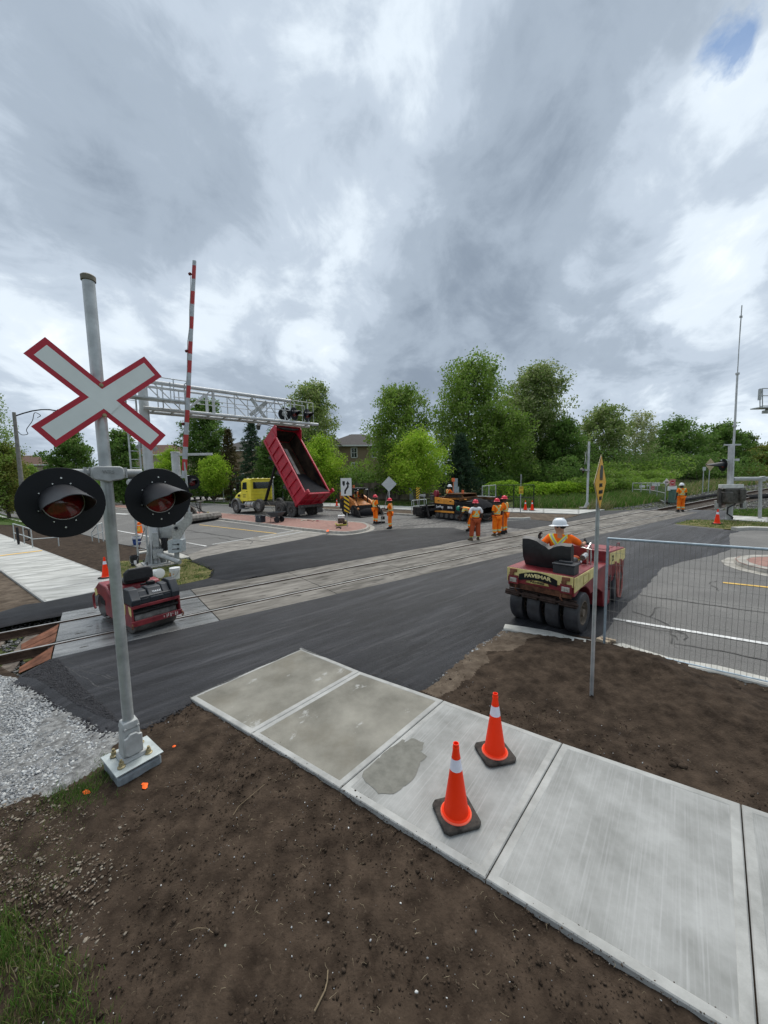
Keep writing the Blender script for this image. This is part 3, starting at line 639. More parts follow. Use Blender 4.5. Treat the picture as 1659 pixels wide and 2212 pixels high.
# near soil with real relief
def near_soil():
    poly = [(p.x, p.y) for p in w2([(-90,1395),(46,1462),(79.4,1476),(119,1499),(172,1536),(225,1560),(259.3,1569),(304.2,1564),(414,1508),(650,1405),(898,1478),(938,1448),(984,1413),(1024,1383),(1069,1357),(1091,1352),(1180,1368),(1283,1376),(1344.4,1398),(1378.8,1408),(1447.6,1430),(1550.8,1450),(1659,1476),(1800,1520),(1900,2000),(1750,3200),(830,3600),(-600,3000),(-900,1900),(-300,1400)])]
    res = .03; X0, X1, Y0, Y1 = -7.5, 8.5, .7, 9.0; nx, ny = int((X1-X0)/res), int((Y1-Y0)/res)
    xs = X0+res*np.arange(nx+1); ys = Y0+res*np.arange(ny+1); X, Y = np.meshgrid(xs, ys)
    cx_, cy_ = (X[:-1, :-1]+res/2), (Y[:-1, :-1]+res/2); ins = pip(cx_, cy_, poly)
    used = np.zeros(X.shape, bool); used[:-1, :-1] |= ins; used[1:, :-1] |= ins; used[:-1, 1:] |= ins; used[1:, 1:] |= ins
    idx = -np.ones(X.shape, int); idx[used] = np.arange(used.sum()); px_, py_ = X[used], Y[used]
    Zs = gzn(px_, py_)-.012
    fb = np.array([.020*noise.fractal(Vector((a*1.5, b*1.5, 0)), .7, 2.1, 4)+.016*noise.fractal(Vector((a*11, b*11, 5)), .8, 2.2, 3) for a, b in zip(px_, py_)])
    Zs += fb.clip(-.045, .03)
    for (q, r, h) in ((G(1200,1425), .85, .10), (G(1130,1440), .6, .05), (G(1335,1440), .7, .13), (G(1420,1460), .6, .10), (G(1500,1520), .9, .07), (G(1620,1560), .8, .06), (G(1290,1500), .5, .04)):
        d2 = ((px_-q.x)**2+(py_-q.y)**2)/r**2; Zs += 1.45*h*np.exp(-d2*1.6)*(1+4*fb)
    fq = G(250,1690); d2 = ((px_-fq.x-.1)**2+(py_-fq.y-.2)**2); Zs += .04*np.exp(-d2/.3)
    V = np.stack([px_, py_, Zs], 1)
    I = idx; Fq = np.stack([I[:-1, :-1][ins], I[:-1, 1:][ins], I[1:, 1:][ins], I[1:, :-1][ins]], 1)
    gx, gy = cx_[ins], cy_[ins]; mi = np.zeros(len(gx), int)
    wob = np.array([noise.noise(Vector((a*2.5, b*2.5, 3)))*.16 for a, b in zip(gx, gy)])
    gv = [(p.x, p.y) for p in GRAVEL]; mi[pip(gx+wob, gy-wob, gv)] = 1
    dr = [(p.x, p.y) for p in w2([(898,1486),(984,1420),(1091,1354),(1190,1368),(1130,1400),(1060,1420),(1000,1480),(930,1500)])]; mi[pip(gx+wob, gy-wob, dr)] = 2
    o = mass('soil', V, Fq, [soil_m, gravel_bed, soil_dry], mi=mi, smooth=True); struct(o); return o, poly
GRAVEL = w2([(-300,1400),(46,1464),(79.4,1474),(119,1498),(172,1535),(225,1559),(262,1570),(300,1566),(262,1590),(232,1640),(188,1672),(105,1714),(0,1745),(-300,1840),(-700,1700)])
near_soil()

# ================================================================== railway
track = sempty('railway_track'); crossing = sempty('level_crossing')
TROT = math.atan2(TD.y, TD.x)
def rail(n0):
    pr = [(-.036, 0), (-.036, -.03), (-.009, -.045), (-.009, -.135), (-.07, -.155), (-.07, -.165), (.07, -.165), (.07, -.155), (.009, -.135), (.009, -.045), (.036, -.03), (.036, 0), (.030, .006), (-.030, .006)]
    ss = [-30, -15, -6, -2, 0, 10, 20, 29.5, 35, 45, 60, 80, 110, 150]; vs = []; b = MB(); k = len(pr)
    for s in ss: vs += [S(s, n0+a, .034+z) for a, z in pr]
    for i in range(len(ss)-1):
        for j in range(k): b.f.append([i*k+j, (i+1)*k+j, (i+1)*k+(j+1) % k, i*k+(j+1) % k]); b.mi.append(1 if j in (11, 12, 10) else 0)
    b.v = [tuple(v) for v in vs]; b.build('rail', [rail_side, rail_top], track, smooth=30)
for n0 in (-.7525, .7525): rail(n0)
slp = MB(); slp.box((0, 0, -.09), (2.5, .24, .18)); sleep_me = slp.build('sleeper', mat('sleeper_timber', (.11, .09, .075), .9, 0, .35, 5, c2=(.22, .19, .16), bump=.5, bscale=20), track, bevel=.01)
first = True
def place_local(o, s, n, h, rot=0):
    p = S(s, n, h); nrm = Vector((-GA, -GB, 1)).normalized(); x = (TD*math.cos(rot)+TN*math.sin(rot)); o.matrix_world = frame(p, x-nrm*x.dot(nrm), TN-nrm*TN.dot(nrm))
for s in [.35-.56*i for i in range(22)]+[30.0+.56*i for i in range(120)]:
    o = sleep_me if first else sleep_me.copy()
    if not first: col.objects.link(o); o.parent = track
    first = False; p = S(s, random.uniform(-.03, .03), -.135 if s < 1 else -.125); o.matrix_world = frame(p, TN+TD*random.uniform(-.02, .02), -TD)
# crossing panels: rows of precast slabs either side of and between the rails
NP_ = 10; PLn = (S1-S0)/NP_; SK = -.122
def panel_mesh(w, nm, m):
    b = MB(); b.box((0, 0, -.06), (PLn-.012, w, .12)); b.v = [(x+SK*y, y, z) for x, y, z in b.v]; return b.build(nm, m, crossing, bevel=.008, seg=1)
cache = {}
for row, (n0, w) in enumerate(((-1.19, .72), (0, 1.26), (1.19, .72))):
    for i in range(NP_):
        key = (row, i == 0)
        if key not in cache: cache[key] = o = panel_mesh(w, 'crossing_panel', panel_wet if i == 0 else panel_m)
        else: o = cache[key].copy(); col.objects.link(o); o.parent = crossing
        place_local(o, S0+SK*n0+PLn*(i+.5), n0, .032)
fl = MB()
for n0 in (-.7525, .7525):
    fl.add([S(S0, n0-.12, .004), S(S1, n0-.12, .004), S(S1, n0+.12, .004), S(S0, n0+.12, .004)], [(0, 1, 2, 3)])
fl.build('flangeway_filler', tar_black, crossing, smooth=0)
# the slots and spalls that dot the panels
sl = MB()
for i in range(NP_):
    for n0 in (-1.33, -1.02, -.42, -.05, .32, 1.05, 1.36):
        for k in (.2, .5, .8):
            if random.random() < .25: continue
            c = S(S0+PLn*(i+k)+random.uniform(-.1, .1), n0+random.uniform(-.03, .03), .0335); l_, w_ = random.uniform(.07, .16), random.uniform(.012, .025)
            sl.add([c+TD*l_*math.cos(a)+TN*w_*math.sin(a) for a in [2*PI*j/8 for j in range(8)]], [tuple(range(8))])
sl.build('lifting_slot', mat('slot_dark', (.05, .045, .04), .9), crossing, smooth=0, kind='stuff')
# rusty deflector ramps at the near end
def ramp_plate(p, lab=None):
    a, b, c, d = p; m_ = MB(); up = Vector((0, 0, .012)); m_.add([a, b, c, d, a+up, b+up, c+up, d+up], [(3, 2, 1, 0), (4, 5, 6, 7), (0, 1, 5, 4), (1, 2, 6, 5), (2, 3, 7, 6), (3, 0, 4, 7)])
    m_.build('deflector_plate', rust, crossing, smooth=0)
ramp_plate([S(.82, .60, .02), S(.89, -.02, .02), S(.36, -.20, -.13), S(.28, .14, -.13)])
ramp_plate([S(.90, -.05, .02), S(.97, -.61, .02), S(.48, -.44, -.13), S(.37, -.22, -.13)])
ramp_plate([S(.99, -.84, .02), S(1.08, -1.56, .02), S(.62, -1.47, -.14), S(.56, -1.18, -.14)])
ramp_plate([S(29.5, .60, .02), S(29.5, -.60, .02), S(30.4, -.3, -.12), S(30.4, .3, -.12)])
# ballast
bal_m = mat('ballast', (.10, .10, .10), .9, 0, .5, 3, c2=(.22, .215, .205), bump=.4, bscale=30)
bal_l = mat('ballast_light', (.26, .255, .24), .9, 0, .4, 3)
def ballast(name, s0, s1, nn, n, sz):
    s = rng.uniform(s0, s1, n); a = rng.uniform(nn[0], nn[1], n)
    X = T0.x+TD.x*s+TN.x*a; Y = T0.y+TD.y*s+TN.y*a; q = np.abs(a)
    Zz = gzn(X, Y)-.08-np.where(q < 1.75, .12, np.where(q < 2.6, .13*(2.6-q)/.85, 0))+rng.uniform(0, .04, n)
    rocks(name, np.stack([X, Y, Zz], 1), rng.uniform(sz[0], sz[1], n), [bal_m, bal_l], mi=(rng.random(n) < .22).astype(int), kind='stuff')
ballast('track_ballast', -9, .8, (-2.3, 2.4), 9000, (.022, .048))
ballast('track_ballast', 29.8, 46, (-3.2, 3.4), 9000, (.03, .065))
ballast('track_ballast', 46, 95, (-3.2, 4.5), 6000, (.05, .12))
# pale crushed stone spread on the left
gst = [mat('stone_pale', (.33, .34, .34), .85, 0, .3, 4), mat('stone_grey', (.20, .205, .21), .85, 0, .3, 4), mat('stone_white', (.50, .50, .48), .85, 0, .2, 4)]
gp_ = [(p.x, p.y) for p in w2([(-300,1395),(20,1462),(79.4,1476),(119,1500),(172,1537),(225,1561),(262,1570),(304,1563),(262,1590),(232,1640),(195,1668),(105,1705),(0,1735),(-200,1790)])]
n_ = 42000; P = in_poly(gp_, n_); z = gzn(P[:, 0], P[:, 1])-.022+rng.uniform(-.004, .012, n_)
rocks('gravel', np.column_stack([P, z]), rng.gamma(4, .0026, n_)+.004, gst, mi=rng.choice(3, n_, p=[.45, .40, .15]), kind='stuff')
# stones fringing the asphalt's edge, crumbs of asphalt, clods and pebbles on the soil
def along(pts, n, spread, z0=0):
    W = w2(pts); seg = [(W[i+1]-W[i]).length for i in range(len(W)-1)]; cs = np.cumsum([0]+seg); u = rng.uniform(0, cs[-1], n); i = np.searchsorted(cs, u)-1
    a = np.array([(W[k].x, W[k].y) for k in i.clip(0)]); b = np.array([(W[k+1].x, W[k+1].y) for k in i.clip(0)]); f = ((u-cs[i])/np.array(seg)[i])[:, None]
    Q = a+(b-a)*f+rng.normal(0, spread, (n, 2)); return np.column_stack([Q, gzn(Q[:, 0], Q[:, 1])+z0])
edge1 = [(890,1487),(939,1457),(984,1421),(1024,1391),(1075,1361)]
q = along(edge1, 900, .05, -.01); rocks('edge_gravel', q, rng.gamma(4, .0018, 900)+.003, gst[:2], mi=rng.choice(2, 900), kind='stuff')
q = along([(1020,1405),(1050,1380),(1085,1365)], 900, .10, -.01); rocks('edge_gravel', q, rng.gamma(4, .0020, 900)+.003, gst[:2], mi=rng.choice(2, 900), kind='stuff')
q = along([(262,1572),(304,1564),(414,1510)], 260, .02, -.01); rocks('edge_gravel', q, rng.gamma(4, .002, 260)+.003, gst[:2], mi=rng.choice(2, 260), kind='stuff')
crumb = mat('asphalt_crumb', (.018, .018, .021), .7, 0, .4, 9)
E1 = [(46,1467),(79.4,1474),(119,1498),(172,1535),(225,1559),(259,1568),(304,1562),(414,1508)]
q = along(E1, 7000, .07, -.01); rocks('asphalt_crumbs', q, rng.gamma(4, .0030, 7000)+.003, crumb, kind='stuff')
P = in_poly([(p.x, p.y) for p in w2([Z('C', *q) for q in ((180,350),(400,215),(470,205),(560,300),(640,400),(760,520),(900,640),(980,740),(850,690),(650,600),(450,460),(300,370))])], 11000); rocks('asphalt_crumbs', np.column_stack([P, gzn(P[:, 0], P[:, 1])+.026]), rng.gamma(4, .0022, 11000)+.003, crumb, kind='stuff')
q = along([(540,1588),(733,1706),(1048,1904),(1640,2275)], 900, .035, .026); rocks('soil_crumbs', q, rng.gamma(2, .0016, 900)+.001, mat('soil_clod', (.042, .029, .020), .95, 0, .35, 6, c2=(.072, .052, .037), bump=.5, bscale=60), kind='stuff')
q = along([(700,1425),(898,1480),(958,1511),(1215,1602)], 260, .05, .028); rocks('soil_crumbs', q, rng.gamma(2, .0016, 260)+.001, MATS['soil_clod'], kind='stuff')
q = along([(898,1484),(939,1453),(984,1417),(1024,1387),(1069,1361),(1091,1349)], 1500, .035, .0); rocks('asphalt_crumbs', q, rng.gamma(4, .0028, 1500)+.003, crumb, kind='stuff')
q = along([(413.5,1212),(448,1224),(464,1233),(458,1248),(520,1254),(572,1239),(740,1214),(898,1185),(1012,1163)], 2200, .05, .01); rocks('asphalt_crumbs', q, rng.gamma(4, .004, 2200)+.004, crumb, kind='stuff')
soil_poly = [(p.x, p.y) for p in w2([(262,1592),(414,1512),(540,1590),(733,1708),(1048,1904),(1640,2280),(1640,2500),(-200,2500),(-300,1900),(0,1760),(105,1725),(232,1655)])]
soil_poly2 = [(p.x, p.y) for p in w2([(905,1487),(984,1425),(1091,1360),(1283,1385),(1450,1432),(1659,1480),(1800,1540),(1800,1800),(1600,1733),(1215,1602),(958,1511)])]
clod = mat('soil_clod', (.042, .029, .020), .95, 0, .35, 6, c2=(.072, .052, .037), bump=.5, bscale=60)
for sp_, n_ in ((soil_poly, 14000), (soil_poly2, 8000)):
    P = in_poly(sp_, n_); s_ = (rng.gamma(1.1, .0030, n_)+.0025).clip(0, .030)
    rocks('soil_clods', np.column_stack([P, gzn(P[:, 0], P[:, 1])-.012+s_*.2]), s_, clod, kind='stuff')
    k_ = n_//26; P = in_poly(sp_, k_); s_ = (rng.gamma(1.6, .0018, k_)+.002).clip(0, .013)
    rocks('pebbles', np.column_stack([P, gzn(P[:, 0], P[:, 1])+.0]), s_, gst, mi=rng.choice(3, k_, p=[.4, .45, .15]), kind='stuff')
# bits of straw, roots and twigs
straw = mat('dry_straw', (.20, .155, .095), .9, 0, .4, 20, c2=(.36, .30, .20))
def twigs(name, poly, n, l0, l1, r, m=straw):
    P = in_poly(poly, n); b = MB()
    for x, y in P:
        a = random.uniform(0, 2*PI); l_ = random.uniform(l0, l1); z = slope(x, y)+.006; d = Vector((math.cos(a), math.sin(a), 0)); s_ = Vector((-d.y, d.x, 0))*random.uniform(-.25, .25)*l_
        p = Vector((x, y, z)); b.tube([p, p+d*l_*.5+s_+Vector((0, 0, .01)), p+d*l_+Vector((0, 0, .004))], [r, r*.9, r*.5], 4)
    b.build(name, m, None, smooth=60, kind='stuff')
twigs('straw', soil_poly, 520, .012, .05, .0011); twigs('straw', soil_poly2, 260, .015, .06, .0014)
tw = mat('twig_bark', (.20, .155, .10), .9, 0, .3, 20)
def one_twig(pts, r, label):
    b = MB(); W = [G(*p)+Vector((0, 0, .006)) for p in pts]; b.tube(W, [r*(1-.5*i/len(W)) for i in range(len(W))], 6); tag(b.build('twig', tw, None, smooth=60), label, 'twig')
one_twig([Z('l',1370,1090),Z('l',1415,1000),Z('l',1425,960),Z('l',1428,910)], .006, 'grey twig with a bend lying on the soil at the bottom of the photo')
one_twig([Z('l',1015,235),Z('l',1040,195),Z('l',1100,145),Z('l',1152,100)], .004, 'long thin green twig on the soil between the mast base and the pavement')
one_twig([Z('l',820,740),Z('l',860,727),Z('l',900,728),Z('l',928,748)], .003, 'short curved root on the soil left of the two near cones')
for pts, lab in (([(1395,905),(1370,935)], ''),):
    pass
def boulder(px, r, label, m=clod):
    p = G(*px); P = p+Vector((0, 0, -.01+r*.3)); b = MB(); vs = []
    b.sph(P, (r*1.25, r, r*.75), 14, 10)
    b.v = [tuple(Vector(v)+(Vector(v)-P)*.45*noise.fractal(Vector(v)*9, .8, 2, 3)) for v in b.v]
    tag(b.build('soil_lump', m, None, smooth=0), label, 'clod')
boulder(Z('H',1050,1435), .075, 'large round grey clod on the mound in front of the mesh fence')
boulder(Z('H',975,1410), .055, 'smaller clod touching the large grey clod on the mound')
boulder(Z('H',1385,1490), .07, 'flattish dark clod near the right end of the mesh fence')
boulder(Z('H',375,1310), .05, 'small dark clod on top of the mound just right of the yellow sign post')
for i, (dx, dy, r) in enumerate(((0, 0, .06), (20, 14, .045), (-22, 10, .04))):
    boulder(Z('o',1270+dx,655+dy), r, ('biggest', 'right-hand', 'left-hand')[i]+' clod of the heap with dry grass beside the pavement')
pink = mat('pink_stone', (.50, .24, .15), .8, 0, .2, 10)
boulder(Z('H',640,1470), .028, 'small salmon pink stone on the soil right of the yellow sign post', pink)
boulder(Z('l',980,800), .012, 'angular pale green stone on the soil at the bottom of the photo', mat('stone_green', (.20, .22, .19), .85, 0, .3, 9))
mark = mat('marking_paint_orange', (1.0, .14, .02), .7, 0, .1, 8)
for pts, lab in (([(1160,1215),(1185,1212),(1212,1225),(1208,1250),(1185,1272),(1160,1265),(1153,1240)], 'bright orange paint blot on the soil in front of the mast base'), ([(668,1290),(700,1272),(748,1280),(735,1300),(690,1312)], 'ragged orange paint blot in the grass left of the mast base'), ([(1405,920),(1420,905),(1442,912),(1428,930)], 'tiny orange paint blot on the soil right of the mast base')):
    b = MB(); W = [G(*Z('C', *p))+Vector((0, 0, .012)) for p in pts]; W = [p+Vector((random.uniform(-.008, .008), random.uniform(-.008, .008), 0)) for p in densify(W, .02, 0)]
    c = sum(W, Vector())/len(W)+Vector((0, 0, .012)); b.add([c]+W, [(0, 1+i, 1+(i+1) % len(W)) for i in range(len(W))]); tag(b.build('paint_blot', mark, None, smooth=0), lab, 'paint mark')

# ================================================================== grass and foliage
g1 = mat('blade_green', (.085, .17, .03), .8, 0, .3, 3, trans=.3); g2 = mat('blade_yellow', (.17, .20, .06), .8, 0, .3, 3, trans=.3); g3 = mat('blade_straw', (.30, .25, .14), .9, 0, .3, 3, trans=.2)
GM = [g1, g2, g3]
def grass_patch(name, px, n, h, w, p=(.7, .22, .08), lean=(.25, .1), off=-.04, world=None):
    poly = world or [(q.x, q.y) for q in w2(px)]; P = in_poly(poly, n); P = P+rng.normal(0, min(.06, h*.8), P.shape)
    # clump it
    keep = np.array([noise.noise(Vector((a*.9/ max(h*2, .3), b*.9/max(h*2, .3), 4))) for a, b in P])+rng.normal(0, .25, n) > -.12
    P = P[keep]; n = len(P)
    return blades(name, np.column_stack([P, gzn(P[:, 0], P[:, 1])+off]), h*np.ones(n), GM, w, lean, mi=rng.choice(3, n, p=p), kind='stuff')
grass_patch('grass', [(192,1690),(150,1700),(100,1722),(130,1735),(200,1738),(262,1712),(232,1672),(222,1640),(200,1640)], 1500, .10, .0035, (.85, .12, .03))
grass_patch('grass', [(262,1712),(300,1690),(350,1665),(352,1672),(300,1705),(270,1722)], 160, .05, .0035, (.8, .15, .05))
grass_patch('grass', [(-60,1990),(40,1975),(100,2030),(160,2100),(210,2230),(200,2400),(-200,2400)], 6500, .085, .0030, (.55, .35, .1), (.05, .0), off=-.01)
grass_patch('grass', [(-60,1960),(60,1930),(140,1990),(190,2110),(120,2090),(60,2010)], 350, .05, .003, (.4, .4, .2))
grass_patch('weeds', [(-100,1740),(0,1745),(105,1716),(170,1735),(190,1850),(170,1960),(130,2000),(0,2000),(-100,1990)], 3000, .032, .0024, (.25, .35, .4), off=-.01)
chp = [(p.x, p.y) for p in w2([(-100,1745),(0,1750),(105,1722),(190,1745),(230,1830),(200,1930),(190,2080),(120,2060),(-100,1960)])]
P = in_poly(chp, 2600); P = P+rng.normal(0, .12, P.shape); rocks('bark_chips', np.column_stack([P, gzn(P[:, 0], P[:, 1])+.0]), rng.gamma(3, .0026, 2600)+.002, [mat('chip_pale', (.22, .19, .15), .9, 0, .4, 9), mat('chip_brown', (.10, .075, .055), .9, 0, .4, 9)], flat=.4, mi=rng.choice(2, 2600, p=[.35, .65]), kind='stuff')
grass_patch('lawn_blades', [(250,1218),(262,1212),(330,1210),(400,1206),(440,1220),(462,1232),(456,1246),(438.9,1252.7),(378,1265),(345,1273),(300,1272),(245,1258)], 9000, .06, .006, (.5, .25, .25), off=-.005)
grass_patch('lawn_blades', [(-20,1112),(50,1124),(53,1127),(110,1142),(60,1133),(-20,1124)], 3500, .09, .012, (.75, .2, .05), off=-.01)
grass_patch('lawn_blades', [(1458,1132),(1475,1126.5),(1495,1123),(1566,1123.5),(1700,1129),(1700,1147),(1659,1144.5),(1600,1143.5),(1569,1143)], 5000, .07, .009, (.5, .3, .2), off=0)
grass_patch('lawn_blades', [(1575,1112),(1590,1100),(1700,1100),(1720,1118)], 4000, .12, .012, (.8, .15, .05), off=-.03)
# tall rough grass between the far pavement and the bushes
grass_patch('tall_grass', [(1110,1094),(1300,1098),(1365,1093),(1440,1080),(1440,1062),(1300,1066),(1150,1070),(1110,1078)], 26000, .55, .022, (.74, .18, .08), off=-.08)
grass_patch('tall_grass', [(1270,1102),(1310,1100),(1330,1094),(1290,1086),(1275,1090)], 1800, .5, .015, (.1, .3, .6), off=-.05)
grass_patch('tall_grass', [(1440,1080),(1530,1062),(1659,1044),(1659,1034),(1500,1048),(1430,1060)], 9000, .7, .03, (.35, .3, .35), off=-.08)
grass_patch('tall_grass', [(690,1090),(890,1094),(1050,1097),(1050,1088),(890,1084),(700,1080)], 9000, .10, .02, (.75, .2, .05), off=-.06)
grass_patch('tall_grass', [(432,1086),(560,1090),(560,1080),(430,1080)], 4000, .12, .025, (.8, .15, .05), off=-.06)

bark = mat('tree_bark', (.10, .085, .07), .9, 0, .35, 6, bump=.5, bscale=25, stretch=(0, (1, 1, .2)))
def leafmat(name, a, b, sc=.55):
    a = (a[0]*1.95, a[1]*1.78, a[2]*1.25); b = (b[0]*1.95, b[1]*1.75, b[2]*1.3)
    return mat(name, a, .75, 0, .30, sc, c2=b, trans=.42, detail=6, spec=.25)
q_ = 1
LF = dict(mid=[leafmat('leaf_mid', (.07, .14, .030), (.135, .23, .050)), leafmat('leaf_mid_pale', (.13, .19, .085), (.17, .22, .11))],
          dark=[leafmat('leaf_dark', (.045, .10, .028), (.085, .165, .042)), leafmat('leaf_dark_pale', (.09, .14, .06), (.13, .18, .09))],
          lime=[leafmat('leaf_lime', (.12, .235, .022), (.20, .34, .035)), leafmat('leaf_lime_pale', (.24, .34, .06), (.28, .38, .08))],
          silver=[leafmat('leaf_silver', (.08, .14, .045), (.15, .22, .085)), leafmat('leaf_silver_pale', (.22, .27, .18), (.27, .31, .22))],
          spruce=[leafmat('needle_blue', (.020, .048, .034), (.042, .082, .058)), leafmat('needle_blue_pale', (.055, .09, .07), (.07, .11, .085))],
          brown=[leafmat('needle_brown', (.035, .040, .020), (.065, .058, .03)), leafmat('needle_brown_pale', (.09, .08, .05), (.11, .09, .06))],
          willow=[leafmat('leaf_willow', (.075, .11, .028), (.12, .15, .04)), leafmat('leaf_willow_pale', (.18, .20, .07), (.21, .22, .09))])
def leaves(name, P, size, mats, parent, pale=.12, wind=.25, asp=1.7, **k):
    size *= 1.12; n = len(P); R_ = rand_rot(n); s = size*rng.uniform(.6, 1.25, n); w = s/asp
    a = R_[:, :, 0]+np.array([wind, 0, .15]); a /= np.linalg.norm(a, axis=1)[:, None]; b = np.cross(a, R_[:, :, 1]); b /= np.linalg.norm(b, axis=1)[:, None]
    V = np.stack([P-a*s[:, None]*.5, P+b*w[:, None]*.5, P+a*s[:, None]*.5, P-b*w[:, None]*.5], 1)
    F_ = np.arange(4*n).reshape(n, 4); return mass(name, V.reshape(-1, 3), F_, mats, parent, (rng.random(n) < pale).astype(int), **k)
def tree(base, H, Wd, kind, label, cat='tree', group=None, nb=90, per=95, leaf=.26, trunk=.16, clear=.12, shape='oval', name='tree', wind=.12, pale=.12, depth=None, seedling=0):
    t = thing(name, label, cat, base, 0, group); Dp = depth or Wd
    tb_ = MB(); lean = Vector((wind*H*.12, 0, 0)); tb_.tube([Vector((0, 0, -.2)), Vector((0, 0, H*.3)), lean*.5+Vector((0, 0, H*.65)), lean+Vector((0, 0, H*.92))], [trunk, trunk*.8, trunk*.45, .02], 8)
    tb_.build('trunk', bark, t, smooth=60)
    lb = MB(); PP = []
    for i in range(nb):
        f = clear+(1-clear)*((i+.5)/nb)**.85; a = i*2.399+random.uniform(-.4, .4); z0 = H*f
        u = (f-clear)/(1-clear)
        if shape == 'oval': r = (math.sin(PI*min(1, u*.80+.14)))**.62*(1 if u < .6 else 1-.25*(u-.6))
        elif shape == 'round': r = (1-abs(2*u-.85)**2.4)**.5 if abs(2*u-.85) < 1 else .25
        elif shape == 'cone': r = (1-u)**.85*.98+.04
        elif shape == 'column': r = (math.sin(PI*min(1, u*.72+.2)))**.5
        else: r = 1-u*.5
        r *= random.uniform(.58, 1.2); rx, ry = Wd/2*r*math.cos(a), Dp/2*r*math.sin(a)
        rise = (.25*H*(1-u)*.35 if shape != 'cone' else -.10*Wd*r)
        st = Vector((0, 0, max(H*clear*.6, z0-abs(rise)-H*.06 if shape != 'cone' else z0)))+lean*u
        en = Vector((rx, ry, min(H*.985, z0+rise*.6+(random.uniform(-.04, .05)*H if shape != 'cone' else 0))))+lean*(u+.2); mid_ = st.lerp(en, .5)+Vector((0, 0, -.06*H*(1-u)*.5 if shape != 'cone' else .05))
        if i % 2 == 0: lb.tube([st, mid_, en], [max(.012, trunk*.28*(1-u*.7)), trunk*.14, .008], 4)
        k = int(1.7*per*(.45+.8*r)); tt = rng.uniform(.22 if shape != 'cone' else .12, 1.04, k)**.75
        q = np.outer((1-tt)**2, st)+np.outer(2*tt*(1-tt), mid_)+np.outer(tt**2, en)
        if shape == 'cone': sg = np.column_stack([(.10+.16*(1-tt))*Wd*.16]*2+[(.05+.04*tt)*1.0])*np.ones((k, 1)); q[:, 2] -= np.abs(rng.normal(0, .10, k))
        else:
            nc = max(4, k//16); ci = rng.integers(0, nc, k); q = q[ci]+rng.normal(size=(nc, 3))[ci]*(Wd*.075*(1.15-tt[ci]*.55))[:, None]; sg = np.array([[.30, .26, .24]])*(.6+.05*Wd)+np.zeros((k, 1))
        PP.append(q+rng.normal(size=(k, 3))*sg)
    lb.build('limbs', bark, t, smooth=60)
    PP = np.vstack(PP); PP[:, 0] += wind*np.maximum(0, PP[:, 2]-H*.4)*.25
    PP[:, 2] = np.maximum(PP[:, 2], H*clear*.45)
    leaves('crown', PP, leaf, LF[kind], t, pale, wind*2, asp=(2.6 if shape == 'cone' else 1.6)); return t
def at_tree(px, Y, ytop, **k):
    b = colm(px, Y); return b, top(b, ytop)
def bush(base, size, kind, label, n=2600, leaf=.22, group=None, cat='bush', name='bush', pale=.12, lumps=9):
    t = thing(name, label, cat, base, 0, group); PP = []
    sx, sy, sz = size
    for i in range(lumps):
        c = np.array([random.uniform(-.42, .42)*sx, random.uniform(-.35, .35)*sy, random.uniform(.25, .72)*sz]); r = np.array([sx, sy, sz])*random.uniform(.22, .34)
        r[2] = max(r[2], sz*.28); k = n//lumps; d = rng.normal(size=(k, 3)); d /= np.linalg.norm(d, axis=1)[:, None]; PP.append(c+d*r*rng.uniform(.75, 1.12, (k, 1)))
    PP = np.vstack(PP); PP = PP[PP[:, 2] > 0]; leaves('foliage', PP, leaf, LF[kind], t, pale, .3)
    st = MB()
    for i in range(6): st.tube([(random.uniform(-.2, .2)*sx, 0, -.1), (random.uniform(-.35, .35)*sx, random.uniform(-.2, .2)*sy, sz*.7)], [.04, .015], 5)
    st.build('stems', bark, t); return t
def T(px, Y, ytop, wpx, kind, label, **k):
    b = colm(px, Y); H = top(b, ytop); W = wpx*((b-CAM).dot(cF))/FPX; return tree(b, H, W, kind, label, **k)
gt = 'leafy trees in a row beyond the far road'
T(862, 42, 836, 138, 'mid', 'mid green maple behind the lime green tree and diamond sign', group=gt, nb=110, per=120, leaf=.24)
T(1010, 45, 783, 175, 'mid', 'tallest broad green tree, above the paving machine', group=gt, nb=140, per=130, leaf=.26, pale=.16)
T(1143, 50, 794, 135, 'silver', 'tall windblown silvery green tree right of the tallest tree', group=gt, nb=150, per=150, leaf=.27, pale=.28, wind=.22)
T(1085, 43, 885, 120, 'mid', 'shorter bright green tree between the two tallest trees', group=gt, nb=90, per=110, leaf=.22, clear=.05)
T(1212, 46, 908, 95, 'dark', 'dense dark green tree left of the far crossbuck mast', group=gt, nb=90, per=120, leaf=.24, clear=.04, shape='round')
T(900, 36, 938, 122, 'lime', 'small lime green tree in front of the maple, behind the grey boxes', group='lime green young trees on the verge', nb=80, per=120, leaf=.17, trunk=.09, clear=.24, shape='round', pale=.25)
T(995, 39, 936, 125, 'spruce', 'dark blue spruce directly behind the paving machine', cat='spruce', name='spruce_tree', group='spruces', nb=120, per=90, leaf=.20, shape='cone', clear=.02, wind=.02)
T(668, 50, 829, 118, 'silver', 'windblown tree rising behind the cantilever signal lights', group=gt, nb=120, per=115, leaf=.26, pale=.2, wind=.2)
T(690, 44, 947, 95, 'lime', 'bright lime tree right of the raised red dump body', group='lime green young trees on the verge', nb=80, per=110, leaf=.2, clear=.08, shape='round', pale=.2)
T(447, 56, 866, 92, 'dark', 'dark green tree behind the striped gate arm', group=gt, nb=100, per=110, leaf=.3)
T(500, 54, 926, 88, 'brown', 'brownish spruce behind the yellow truck cab', cat='spruce', name='spruce_tree', group='spruces', nb=100, per=80, leaf=.24, shape='cone', clear=.02, wind=.02)
T(549, 52, 906, 105, 'spruce', 'blue spruce left of the raised red dump body', cat='spruce', name='spruce_tree', group='spruces', nb=110, per=90, leaf=.24, shape='cone', clear=.02, wind=.02)
